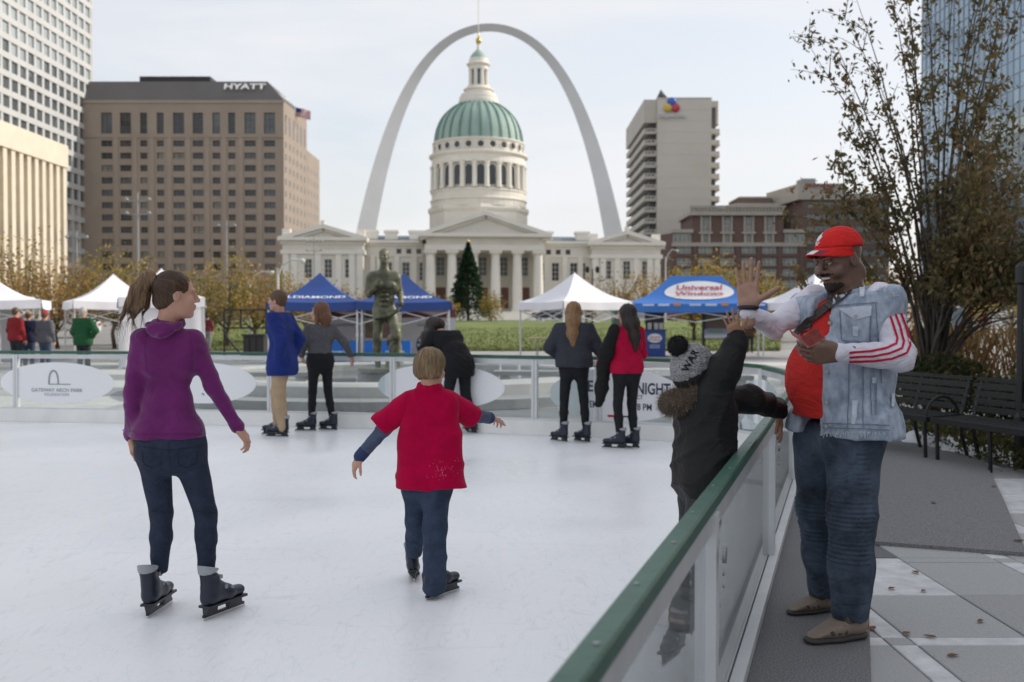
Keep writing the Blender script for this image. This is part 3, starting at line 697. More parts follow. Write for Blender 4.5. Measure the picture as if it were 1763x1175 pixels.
    # flag on the roof edge
    fl = thing('national_flag', 'red, white and blue flag flying from pole beside the brown hotel', 'flag', (-54.75, D + 12.0, 51.6))
    MB().tube([(-.25, 0, -3), (-.45, 0, 4.2)], .07, 6).build('pole', mat('pole_white', (0.7, 0.7, 0.7), 0.5), fl)
    q = MB(); nx_, nz_ = 10, 13
    def fp(u, v): return Vector((-.5 + u * 3.9, .35 * math.sin(u * 9 + v), 4.0 - v * 2.3 - u * 1.1))
    vs = [fp(i / nx_, j / nz_) for j in range(nz_ + 1) for i in range(nx_ + 1)]
    for j in range(nz_):
        for i in range(nx_):
            q.cur = 2 if (i < 4 and j < 7) else j % 2
            q.add([vs[j*(nx_+1)+i], vs[j*(nx_+1)+i+1], vs[(j+1)*(nx_+1)+i+1], vs[(j+1)*(nx_+1)+i]], [(0, 1, 2, 3)])
    q.build('cloth', [mat('flag_red', (0.45, 0.05, 0.07), 0.8), mat('flag_white', (0.75, 0.75, 0.75), 0.8), mat('flag_blue', (0.04, 0.06, 0.22), 0.8)], fl)
hotel()

def ball_tower():
    D = 330.0; k = D / FPX
    X = lambda px: (px - 881.5) * k; Z = lambda py: CAM_H + (550 - py) * k
    root = thing('apartment_tower', 'tan concrete tower with stacked balconies and coloured ball sign', 'tower', (0, D, 0))
    M_c = mat('tan_concrete', (0.62, 0.58, 0.515), 0.8, 0.05, 0.08, bump=0.1, bs=1.0); M_c2 = mat('tan_concrete_b', (0.52, 0.485, 0.43), 0.8, 0.05, 0.1)
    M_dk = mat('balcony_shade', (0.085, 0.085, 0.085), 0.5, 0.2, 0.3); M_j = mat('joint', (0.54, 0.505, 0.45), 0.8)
    xl = X(1108); dep = xl * FPX / (1077 - 881.5) - D
    zt = Z(172)
    # panels of the blank front, each course with a joint
    n = 20; ph = (Z(176) - 0) / n
    for i in range(n):
        MB().box((X(1130), -1.5, zt - .4 - (i+1)*ph + .06), (X(1222), 2, zt - .4 - i*ph)).build('wall_panel', M_c, root)
    MB().box((X(1130)+.05, -1.44, 0), (X(1222)-.05, 2, zt - .2)).build('panel_backing', M_j, root)
    MB().box((X(1130)-.05, -1.6, zt-.39), (X(1222)+.05, 2, zt)).build('coping', M_c2, root)
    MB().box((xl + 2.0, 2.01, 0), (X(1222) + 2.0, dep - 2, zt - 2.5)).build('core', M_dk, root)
    top = MB().prism([(xl, .2), (X(1130), .2), (X(1130), 2.2), (X(1237), 2.2), (X(1240), 4), (X(1240), dep*.9), (xl, dep)], Z(213), zt - .3); top.build('crown_wall', M_c2, root)
    fh = 19.2 * k; nfl = 13
    band = [(xl, .3), (X(1131), .3), (X(1131), 1.9), (xl + 1.9, 1.9), (xl + 1.9, dep - 1), (xl, dep - 1)]
    bm = MB().prism(band, 0, fh*.48).build('balcony', M_c2, root)
    rb = MB().prism([(X(1221), -.3), (X(1237), -.3), (X(1240), 1.4), (X(1240), dep*.8), (X(1230), dep*.8), (X(1230), 1.8), (X(1221), 1.8)], 0, fh*.42).build('balcony', M_c, root)
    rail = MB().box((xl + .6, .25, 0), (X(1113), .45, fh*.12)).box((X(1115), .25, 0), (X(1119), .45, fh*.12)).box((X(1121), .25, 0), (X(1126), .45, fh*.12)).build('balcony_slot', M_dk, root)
    for i in range(nfl):
        z = Z(213) - fh * (i + 1)
        for src in (bm, rb):
            o = src if i == 0 else inst(src, root, (0, 0, 0)); o.location = (0, 0, z + .05)
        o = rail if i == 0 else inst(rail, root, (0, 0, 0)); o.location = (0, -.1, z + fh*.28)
    # sign: three balls and lettering
    for (px, py, c) in ((1153.5, 179.5, (0.05, 0.13, 0.50)), (1147, 190, (0.62, 0.45, 0.08)), (1160, 190, (0.50, 0.05, 0.08))):
        r_ = 7.6 * k; prof = [(r_*math.sin(a), -r_*math.cos(a)) for a in [math.pi*j/12 for j in range(13)]]
        o = MB().lathe([(max(.01, a), b) for a, b in prof], 20).build('sign_ball', mat('ball_%.2f' % c[0], c, 0.3), root, smooth=True); o.location = (X(px), -1.9, Z(py)); o.scale = (1, .55, 1)
    t = MB(); text_on(t, 'Shipworks', 11.5*k, (X(1153.5), -2.1, Z(203)), (1, 0, 0), (0, 0, 1), 0.25, 0.03, 1.0); t.build('sign_lettering', mat('sign_letter_silver', (0.62, 0.65, 0.67), 0.4), root)
    MB().tube([(X(1135), 3, zt), (X(1140), 3, zt+2.4), (X(1148), 3, zt + .6)], [1.0, 1.3, .6], 8).build('roof_dish', M_dk, root)
ball_tower()

def brick_hotel():
    D = 290.0; k = D / FPX
    X = lambda px: (px - 881.5) * k; Z = lambda py: CAM_H + (550 - py) * k
    root = thing('brick_exchange_building', 'ornate red brick and pale stone building with balustraded roof', 'building', (0, D, 0))
    M_b = mat('red_brick', (0.150, 0.096, 0.080), 0.85, 0.14, 0.6); M_s = mat('pale_terracotta', (0.42, 0.385, 0.335), 0.75, 0.08, 0.5)
    M_wn = mat('green_grey_window', (0.20, 0.235, 0.225), 0.15, 0.4, 0.4)
    x0, x1 = X(1191), X(1348); zt = Z(372)
    wx = [1214, 1251, 1288, 1323.5]
    holes = []
    for px in wx:
        holes.append((X(px-6), X(px+6), Z(399), Z(374.5))); holes.append((X(px-4), X(px+4), Z(418), Z(404)))
    rowy = [(431, 12), (451.5, 12.5), (470, 12.5), (489, 12.5), (508, 12.5)]
    rx = [1177, 1214, 1251, 1288, 1323.5, 1359]
    lo = []
    for px in rx:
        for py, h in rowy: lo.append((X(px-12), X(px+12), Z(py+h/2), Z(py-h/2)))
    q = MB(); wall_with_holes(q, x0, x1, Z(421), zt, holes, 0, .4); wall_with_holes(q, X(1157), X(1385), 0, Z(421), lo, 0, .4)
    q.add([(x0, 0, Z(421)), (x0, 20, Z(421)), (x0, 20, zt), (x0, 0, zt), (x1, 20, zt), (x1, 0, zt), (x1, 0, Z(421)), (x1, 20, Z(421))], [(0, 3, 2, 1), (3, 5, 4, 2), (6, 7, 4, 5)])
    q.add([(X(1157), 0, 0), (X(1135), 9, 0), (X(1135), 9, Z(402)), (X(1157), 0, Z(402)), (X(1135), 30, 0), (X(1135), 30, Z(402))], [(0, 3, 2, 1), (1, 2, 5, 4)])
    q.add([(X(1157), 0, Z(402)), (x0, 0, Z(402)), (x0, 0, Z(421)), (X(1157), 0, Z(421)), (x1, 0, Z(402)), (X(1385), 0, Z(402)), (X(1385), 0, Z(421)), (x1, 0, Z(421)), (X(1385), 25, Z(402)), (X(1385), 25, 0), (X(1385), 0, 0)], [(3, 2, 1, 0), (7, 6, 5, 4), (5, 10, 9, 8)])
    q.build('wall', M_b, root)
    w1 = win_me(12*k, 24.5*k, 'a', M_wn, .18, M_s, (1, 2)); w2 = win_me(8*k, 14*k, 'b', M_wn, .15, M_s, (1, 0)); w3 = win_me(24*k, 12.5*k, 'c', M_wn, .15, M_frame, (2, 1))
    for px in wx:
        a = link('window', w1, root, (X(px), .05, Z(386.7))); link('window', w2, root, (X(px), .05, Z(411)))
        MB().box((X(px-9), -.4, Z(400)), (X(px-6.2), -.004, Z(373))).box((X(px+6.2), -.4, Z(400)), (X(px+9), -.004, Z(373))).box((X(px-12), -.6, Z(403.6)), (X(px+12), -.004, Z(400.02))).box((X(px-8), -.35, Z(420)), (X(px-4.3), -.004, Z(403.7))).box((X(px+4.3), -.35, Z(420)), (X(px+8), -.004, Z(403.7))).build('window_surround', M_s, root)
    for px in rx:
        for py, h in rowy: link('window', w3, root, (X(px), .05, Z(py)))
    for px in (1195.5, 1232.5, 1269.5, 1306, 1341.5, 1379): MB().box((X(px-3), -.35, 0), (X(px+3), -.003, Z(425.5))).build('brick_pier', M_b, root)
    MB().box((X(1156), -.55, Z(425)), (X(1386), -.002, Z(418.5))).build('stone_band', M_s, root)
    for py in (441.5, 461, 480): MB().box((X(1156), -.2, Z(py)), (X(1386), -.002, Z(py-1.5))).build('string_course', mat('brick_course', (0.19, 0.125, 0.105), 0.8, 0.1, 0.6), root)
    for (a, b) in ((1155, 1192), (1347, 1387)):
        MB().box((X(a), -1.1, Z(402)), (X(b), 3, Z(396))).build('cornice', M_s, root)
        MB().box((X(a+3), -.4, Z(418)), (X(b-3), -.004, Z(403))).build('arcade_frieze', M_s, root)
        for i in range(4):
            c = X(a + 7 + i * (b-a-14)/3); MB().box((c-.45, -.46, Z(416)), (c+.45, -.401, Z(405))).build('window', M_wn, root)
    MB().box((x0-1.0, -1.2, Z(372)), (x1+.5, 20, Z(366.5))).build('cornice', M_s, root)
    for i in range(27):
        x = x0 + (x1-x0)*(i+.5)/27; MB().box((x-.22, -.9, Z(366.5)), (x+.22, -.5, Z(358.5))).build('baluster', M_s, root)
    MB().box((x0-.8, -1.1, Z(358.5)), (x1+.4, -.3, Z(355.5))).build('balustrade_rail', M_s, root)
    MB().box((x0-.6, 0, Z(366.5)), (x1+.3, .4, Z(359))).build('parapet', M_s, root)
    # taller hotel behind
    r2 = thing('plaza_hotel', 'brown hotel slab with ribbon windows and cream parapet behind ornate brick building', 'hotel', (0, D + 20, 0))
    D2 = D + 20; k2 = D2 / FPX; X2 = lambda px: (px - 881.5) * k2; Z2 = lambda py: CAM_H + (550 - py) * k2
    M_cr = mat('cream_panel', (0.46, 0.43, 0.37), 0.75, 0.05, 0.2); M_bb = mat('brown_brick', (0.18, 0.125, 0.108), 0.85, 0.1, 0.5)
    hx0, hx1 = X2(1383), X2(1530); hl = []
    for i in range(10): hl.append((X2(1388), X2(1526), Z2(359 + 20.6*i), Z2(348 + 20.6*i)))
    q = MB(); wall_with_holes(q, hx0, hx1, 0, Z2(345), hl, 0, .4)
    q.add([(hx0, 0, 0), (X2(1347), 26, 0), (X2(1347), 26, Z2(345)+4), (hx0, 0, Z2(345)), (hx1, 0, Z2(345)), (hx1, 26, Z2(345))], [(0, 3, 2, 1), (3, 4, 5, 2)]); q.build('wall', M_bb, r2)
    rw = win_me(13.6*k2, 11*k2, 'r', mat('ribbon_glass', (0.27, 0.30, 0.29), 0.2, 0.25, 0.3), .12, mat('dark_mullion', (0.09, 0.10, 0.10), 0.4), (2, 0))
    rd = win_me(13.6*k2, 11*k2, 'r', M_win, .12, mat('dark_mullion', (0.09, 0.10, 0.10), 0.4), (2, 0))
    for i in range(10):
        for j in range(10): link('window', rw if rnd.random() < .8 else rd, r2, (X2(1395 + 13.8*j), .05, Z2(353.5 + 20.6*i)))
    q = MB(); q.add([(X2(1372), -.6, Z2(345)), (hx1, -.6, Z2(345)), (hx1, -.6, Z2(334)), (X2(1372), -.6, Z2(334)), (X2(1340), 26, Z2(350)), (X2(1340), 26, Z2(338)), (hx1, 26, Z2(334)), (hx1, 26, Z2(345))], [(0, 1, 2, 3), (4, 0, 3, 5), (3, 2, 6, 5), (1, 7, 6, 2)]); q.build('parapet', M_cr, r2)
    MB().prism([(X2(1374), 0), (X2(1453), 0), (X2(1453), 18), (X2(1352), 24)], Z2(334), Z2(317)).build('penthouse', M_cr, r2)
    MB().box((X2(1290), 14, 0), (X2(1346), 30, Z2(332.5))).build('stair_tower', M_bb, r2)
    MB().box((X2(1289), 13.8, Z2(332.5)), (X2(1347), 30, Z2(330))).build('coping', M_cr, r2)
    MB().prism([(X2(1262), 12), (X2(1275), 6), (X2(1350), 6), (X2(1350), 13.7), (X2(1262), 13.7)], 0, Z2(347)).build('low_block', M_cr, r2)
    MB().box((X2(1382), 2, Z2(317)), (X2(1406), 8, Z2(307))).build('rooftop_plant', mat('plant_grey', (0.30, 0.34, 0.33), 0.6), r2)
    M_rs = mat('sign_red', (0.38, 0.05, 0.05), 0.5)
    t = MB(); text_on(t, 'DRURY PLAZA', 8.0*k2, (X2(1409), -.35, Z2(320.5)), (1, 0, 0), (0, 0, 1), .12, .03, .98); t.build('sign_lettering', M_rs, r2)
    t = MB(); text_on(t, 'HOTEL', 6.0*k2, (X2(1424), -.35, Z2(328)), (1, 0, 0), (0, 0, 1), .12, .02, .9); t.build('sign_lettering', M_rs, r2)
brick_hotel()

def glass_tower():
    D = 300.0; x0 = (1583 - 881.5) / FPX * D; w = 75.0; H = 100.0
    root = thing('glass_tower', 'blue mirrored glass tower behind the tree at right edge', 'tower', (x0, D, 0), -math.pi / 2)
    m = bpy.data.materials.new('mirror_glass'); m.use_nodes = True; b = m.node_tree.nodes['Principled BSDF']
    b.inputs['Base Color'].default_value = (0.30, 0.39, 0.47, 1); b.inputs['Roughness'].default_value = 0.10; b.inputs['Metallic'].default_value = 0.7
    m2 = m.copy(); m2.name = 'mirror_glass_b'; m2.node_tree.nodes['Principled BSDF'].inputs['Base Color'].default_value = (0.26, 0.345, 0.43, 1)
    m3 = m.copy(); m3.name = 'mirror_glass_c'; m3.node_tree.nodes['Principled BSDF'].inputs['Base Color'].default_value = (0.34, 0.43, 0.50, 1)
    M_mu = mat('mullion_grey', (0.20, 0.25, 0.30), 0.4, metal=0.3)
    MB().box((.06, .06, 0), (w, 30, H)).build('core', mat('tower_core', (0.10, 0.13, 0.16), 0.4), root)
    pw, ph = 3.05, 3.6; nx_, nz_ = 24, 27
    mes = []
    for mm in (m, m2, m3):
        q = MB().box((.03, 0, .03), (pw - .03, .05, ph - .03)); me = bpy.data.meshes.new('glass_panel'); me.from_pydata(q.v, [], q.f); me.materials.append(mm); mes.append(me)
    cnt = 0
    for j in range(6, nz_):
        for i in range(21):
            d = D - i * pw; py = 550 - (j * ph - CAM_H) / d * FPX
            if py < -30 or cnt >= 300: continue
            o = link('glass_panel', mes[rnd.randrange(3)], root, (i * pw, 0, j * ph)); o.rotation_euler = (rnd.uniform(-.004, .004), 0, rnd.uniform(-.004, .004)); cnt += 1
    MB().box((0, .055, 0), (w, .059, H)).build('inner_glazing', m2, root)
    for i in range(nx_ + 1): MB().box((i*pw - .09, -.10, 0), (i*pw + .09, .05, H)).build('mullion', M_mu, root)
    for j in range(nz_ + 1): MB().box((0, -.06, j*ph - .16), (w, .048, j*ph + .16)).build('spandrel', M_mu, root)
glass_tower()

# the office block south of the plaza whose shade lies over the rink (its face stands outside the picture)
def shade_block():
    root = thing('office_block', 'grey office block south of the rink, outside the picture', 'building', (26, -34, 0))
    M_c = mat('block_concrete', (0.55, 0.53, 0.49), 0.8, 0.05, 0.3)
    MB().box((0.5, 0, 0), (30, 56.6, 25)).build('core', mat('block_glass', (0.10, 0.12, 0.14), 0.15), root)
    for i in range(6): MB().box((0, -.3, 2.4 + i*4), (30.2, 56.7, 4.0 + i*4)).build('floor_band', M_c, root)
    for j in range(15): MB().box((.05, j*4, 0), (.8, j*4 + .6, 25)).build('pier', M_c, root)
shade_block()
# ------------------------------------------------------------------ rink barrier
M_green = mat('green_rail_paint', (0.020, 0.088, 0.056), 0.42, 0, 14.0, col2=(0.040, 0.125, 0.085), det=9, bump=0.2, bs=60)
M_alu = mat('aluminium', (0.58, 0.59, 0.60), 0.45, 0.08, 5.0, metal=0.35)
M_aluw = mat('aluminium_pale', (0.66, 0.67, 0.68), 0.5, 0.06, 5.0, metal=0.15)
M_kick = mat('kick_board', (0.80, 0.80, 0.775), 0.55, 0.06, 3.0)
M_pane = glass_mat('barrier_glass', (0.92, 0.95, 0.95), haze=0.08)
M_panen = glass_mat('barrier_glass_near', (0.93, 0.95, 0.95), haze=0.07)
M_bolt = mat('bolt_steel', (0.35, 0.35, 0.35), 0.4, metal=0.8)
bar = thing('rink_barrier', 'green capped rink barrier of clear panes and aluminium posts', 'barrier', (0, 0, 0))
def off3(i, o, z): p = rink_pts[i] + rn[i] * o; return Vector((p.x, p.y, z))
NR = len(rink_pts)
def strip(name, m, w0, w1, z0f, z1f, i0, i1, par=bar):
    """Rail piece of rectangular section following the outline between stations i0 and i1."""
    q = MB(); n = i1 - i0 + 1
    vs = []
    for i in range(i0, i1 + 1):
        z0, z1 = z0f(rink_pts[i]), z1f(rink_pts[i]); vs += [off3(i, w0, z0), off3(i, w1, z0), off3(i, w1, z1), off3(i, w0, z1)]
    fs = []
    for k in range(n - 1):
        a, b = k*4, (k+1)*4
        for e in range(4): fs.append((a+e, a+(e+1) % 4, b+(e+1) % 4, b+e))
    fs += [(3, 2, 1, 0), tuple((n-1)*4 + e for e in range(4))]
    q.add(vs, fs); return q.build(name, m, par)
far_joints = [5, 7, 9] + list(range(10, NR))
joints = [0, 1, 2, 3, 4, 5, 7, 9] + list(range(10, NR))
for a, b in zip(joints[:-1], joints[1:]):
    near = b <= 5
    # capping rail: flat top with bevelled edges
    q = MB(); prof = [(-.026, -.045), (.026, -.045), (.028, -.007), (.023, 0.0), (-.023, 0.0), (-.028, -.007)]
    if near and b in (3,): prof = [(x*1.0, z) for x, z in prof]
    vs = []; n = b - a + 1
    for i in range(a, b + 1):
        zr = rail_z(rink_pts[i]); vs += [off3(i, x, zr + z) for x, z in prof]
    fs = []
    for k_ in range(n - 1):
        for e in range(6): fs.append((k_*6+e, k_*6+(e+1) % 6, (k_+1)*6+(e+1) % 6, (k_+1)*6+e))
    fs += [tuple(range(6))[::-1], tuple((n-1)*6+e for e in range(6))]
    q.add(vs, fs); cap = q.build('capping_rail', M_green, bar)
    if near and a >= 1: # bolt heads on the rail
        d = rink_pts[b] - rink_pts[a]; L0 = d.length
        for j in range(int(L0 / 0.42)):
            p = rink_pts[a] + d * ((j + .5) * .42 / L0); s_ = 0.006 * (1 if j % 2 else -1)
            MB().tube([(p.x + s_, p.y, .889), (p.x + s_, p.y, .8925)], .007, 8).build('bolt', M_bolt, cap)
    strip('top_channel', M_alu, -.020, .020, lambda p: rail_z(p) - .115, lambda p: rail_z(p) - .053, a, b)
    strip('base_channel', M_aluw, -.05, -.004 if near else .05, lambda p: .10 if not near else -.05, lambda p: .155 if not near else .055, a, b)
    if near: strip('base_channel', M_aluw, .004, .055, lambda p: -.01, lambda p: .055, a, b)
    strip('kick_board', M_kick, -.062, -.05, lambda p: -.058, lambda p: .135, a, b)
    if not near: strip('kick_board', M_kick, .05, .06, lambda p: -.01, lambda p: .10, a, b)
    strip('glass_pane', M_panen if near else M_pane, -.008, .0, lambda p: .05 if near else .15, lambda p: rail_z(p) - .11, a, b)
for i in joints:
    if i == 0: continue
    d = Vector((rn[i].y * -1, rn[i].x)).normalized(); zr = rail_z(rink_pts[i]) - .055
    for s_ in (-1, 1):
        c = rink_pts[i] + d * (.021 * s_); q = MB(); w = .018
        u, v = d * w, rn[i] * .034
        po = [c - u - v, c + u - v, c + u + v, c - u + v]
        q.prism([(p.x, p.y) for p in po], .055 if i <= 5 else .10, zr).build('post', M_aluw, bar)
    if i <= 5:
        c = rink_pts[i] + rn[i] * .05; n3 = Vector((rn[i].x, rn[i].y, 0)); d3 = Vector((d.x, d.y, 0))
        MB().tube([Vector((c.x, c.y, .70)), Vector((c.x, c.y, .70)) + n3*.012], .026, 14).build('pane_clamp', M_bolt, bar)
        for zz in (.64, .60): MB().tube([Vector((c.x, c.y, zz)), Vector((c.x, c.y, zz)) + n3*.006], .007, 8).build('bolt', M_bolt, bar)

# oval signs on the far panes
M_sign = mat('sign_white', (0.82, 0.83, 0.85), 0.45)
M_ink = mat('sign_ink', (0.035, 0.045, 0.09), 0.6); M_inkr = mat('sign_red_ink', (0.55, 0.03, 0.05), 0.6); M_inkg = mat('sign_grey_ink', (0.25, 0.26, 0.27), 0.6); M_inkgr = mat('sign_green_ink', (0.12, 0.30, 0.12), 0.6)
def far_point(px):
    """Point on the inner face of the far barrier seen at picture column px."""
    t = (px - 881.5) / FPX
    for a, b in zip(rink_pts[5:-1], rink_pts[6:]):
        # x = t*y
        f = lambda p: p.x - t * p.y
        if f(a) * f(b) <= 0 and f(a) != f(b):
            s_ = f(a) / (f(a) - f(b)); p = a + (b - a) * s_; return p, (b - a).normalized()
    raise ValueError(px)
def oval(px, half_px, py0, py1, label, items):
    p, d = far_point(px); nrm = Vector((-rn[12].x, -rn[12].y))
    d = Vector((-d.x, -d.y)); n2 = Vector((d.y, -d.x))   # towards the camera
    c = P(px, (py0+py1)/2, p.y); k = p.y / FPX; a, b = half_px * k / max(.5, abs(d.x)), (py1 - py0) / 2 * k
    c = Vector((p.x, p.y, c.z)) + Vector((n2.x, n2.y, 0)) * .016
    root = thing('oval_sign', label, 'sign', c, math.atan2(d.y, d.x), 'oval signs on the rink barrier')
    q = MB(); N = 48; ring = [(a*math.cos(2*math.pi*j/N), b*math.sin(2*math.pi*j/N)) for j in range(N)]
    vs = [(x, .004, z) for x, z in ring] + [(x, 0, z) for x, z in ring]
    q.add(vs, [tuple(range(N, 2*N)), tuple(range(N))[::-1]] + [(j, (j+1) % N, N+(j+1) % N, N+j) for j in range(N)]); q.build('board', M_sign, root)
    for it in items:
        q = MB()
        if it[0] == 't':
            _, txt, size, ox, oz, m, sx, bold = it; text_on(q, txt, size, (ox, -.003, oz), (1, 0, 0), (0, 0, 1), 0, bold, sx); q.build('lettering', m, root)
        elif it[0] == 'arch':
            _, ox, oz, w, h, m = it
            pts = [(ox + w*math.sin(math.pi/2*s), oz + h*(math.cosh(1.5)-math.cosh(1.5*s))/(math.cosh(1.5)-1)) for s in [-1 + 2*j/24 for j in range(25)]]
            for (x0, z0), (x1, z1) in zip(pts[:-1], pts[1:]): q.beam((x0, -.004, z0), (x1, -.004, z1), .002, .022)
            q.build('emblem', m, root)
        elif it[0] == 'line':
            _, x0, x1, z, m, t_ = it; q.box((x0, -.004, z-t_/2), (x1, -.002, z+t_/2)); q.build('emblem', m, root)
    return root
oval(98, 105, 624, 695, 'oval white sign with arch emblem on the far barrier at left edge', [('arch', -.05, -.02, .075, .20, M_inkg), ('line', -.13, .22, -.02, M_inkgr, .012),
     ('t', 'GATEWAY ARCH PARK', .075, 0, -.11, M_inkg, 1.05, .001), ('t', 'FOUNDATION', .06, 0, -.175, M_inkg, 1.0, 0)])
o_ = oval(348, 98, 624, 695, 'oval white sign with curved small print behind the woman in purple', [])
q = MB()
for j, ch in enumerate('ST. LOUIS'):
    a = R(75 - j * 14); r_ = .27; vsx = (-.20 + r_*math.cos(a), r_*math.sin(a))
    if ch != ' ': text_on(q, ch, .06, (vsx[0], -.003, vsx[1]), (math.sin(a), 0, -math.cos(a)), (math.cos(a), 0, math.sin(a)), 0, .002)
q.build('lettering', M_ink, o_)
oval(758, 112, 627, 704, 'blank oval sign behind the boy in red and the stooping skater', [])
oval(1060, 111, 634, 727, 'oval event sign reading NIGHT and 8 PM behind two skaters', [('t', 'E', .20, -.335, .10, M_ink, .8, .005), ('t', 'N', .20, -.185, .095, M_inkr, .8, .005), ('t', 'NIGHT', .20, .50, .085, M_ink, .72, .005),
     ('t', 'P', .07, -.17, -.02, M_ink, .9, .001), ('t', 'ECT', .07, .31, -.02, M_ink, .9, .001), ('t', 'OVEMB', .12, -.33, -.13, M_ink, .75, .002), ('t', '- 8 PM', .12, .36, -.145, M_ink, .8, .002),
     ('arch', -.22, -.29, .025, .07, M_inkg), ('line', -.10, .0, -.27, M_inkr, .03), ('line', .08, .18, -.27, M_ink, .02)])
def oval_curve():
    # sign on the curved corner pane
    p = rink_pts[7]; n2 = -rn[7]; c = Vector((p.x, p.y, .52)) + Vector((n2.x, n2.y, 0)) * .03
    return c
c = oval_curve(); dd = Vector((rn[7].y, -rn[7].x)); root = thing('oval_sign', 'oval white sign on the curved corner of the barrier beside the child', 'sign', c, math.atan2(-dd.y, -dd.x) + math.pi, 'oval signs on the rink barrier')
q = MB(); N = 40; ring = [(.42*math.cos(2*math.pi*j/N), .26*math.sin(2*math.pi*j/N)) for j in range(N)]
q.add([(x, .003, z) for x, z in ring] + [(x, -.003, z) for x, z in ring], [tuple(range(N, 2*N)), tuple(range(N))[::-1]] + [(j, (j+1) % N, N+(j+1) % N, N+j) for j in range(N)]); q.build('board', M_sign, root)

# ------------------------------------------------------------------ fountain basin and plaza furniture beyond the rink
M_conc = mat('grey_granite', (0.28, 0.28, 0.275), 0.7, 0.12, 1.5); M_concl = mat('pale_granite', (0.45, 0.44, 0.42), 0.7, 0.1, 1.5)
bas = thing('fountain_basin', 'low stepped granite fountain basin around the bronze statue', 'fountain', (-2.4, 21.0, 0))
MB().lathe([(4.6, 0), (4.6, .34), (4.5, .38), (3.9, .38), (3.85, .34), (3.85, .12)], 40).build('rim', M_concl, bas)
MB().lathe([(5.4, 0), (5.4, .16), (4.6, .16)], 40).build('step', M_conc, bas)
MB().lathe([(3.86, .20), (.01, .20)], 40).build('water', mat('basin_water', (0.05, 0.06, 0.065), 0.08, spec=0.7), bas)
MB().lathe([(.85, .05), (.85, .34), (.78, .40), (.01, .40)], 24).build('plinth', M_conc, bas)
jt = MB().tube([(0, 0, .2), (0, 0, .45), (0, 0, .6)], [.05, .035, .01], 6).build('water_jet', mat('jet_white', (0.7, 0.72, 0.74), 0.3), bas)
for j in range(8):
    a = j * math.pi / 4 + .2; o_ = jt if j == 0 else inst(jt, bas, (0, 0, 0)); o_.location = (2.6*math.cos(a), 2.6*math.sin(a), 0)
def table_bench(x, y, w, lab):
    r_ = thing('stone_bench', lab, 'bench', (x, y, 0), 0, 'stone benches beyond the rink')
    MB().box((-w/2, -.25, .40), (w/2, .25, .48)).build('seat', M_conc, r_)
    for s_ in (-1, 1): MB().box((s_*(w/2-.22)-.09, -.2, 0), (s_*(w/2-.22)+.09, .2, .40)).build('leg', M_concl, r_)
table_bench(-4.9, 18.6, 2.4, 'stone bench beyond the pane behind the man in the blue jacket')
table_bench(.75, 19.0, 2.2, 'stone bench beyond the pane right of the stooping skater')
table_bench(3.2, 17.5, 2.0, 'stone bench beyond the pane behind the girl in red')

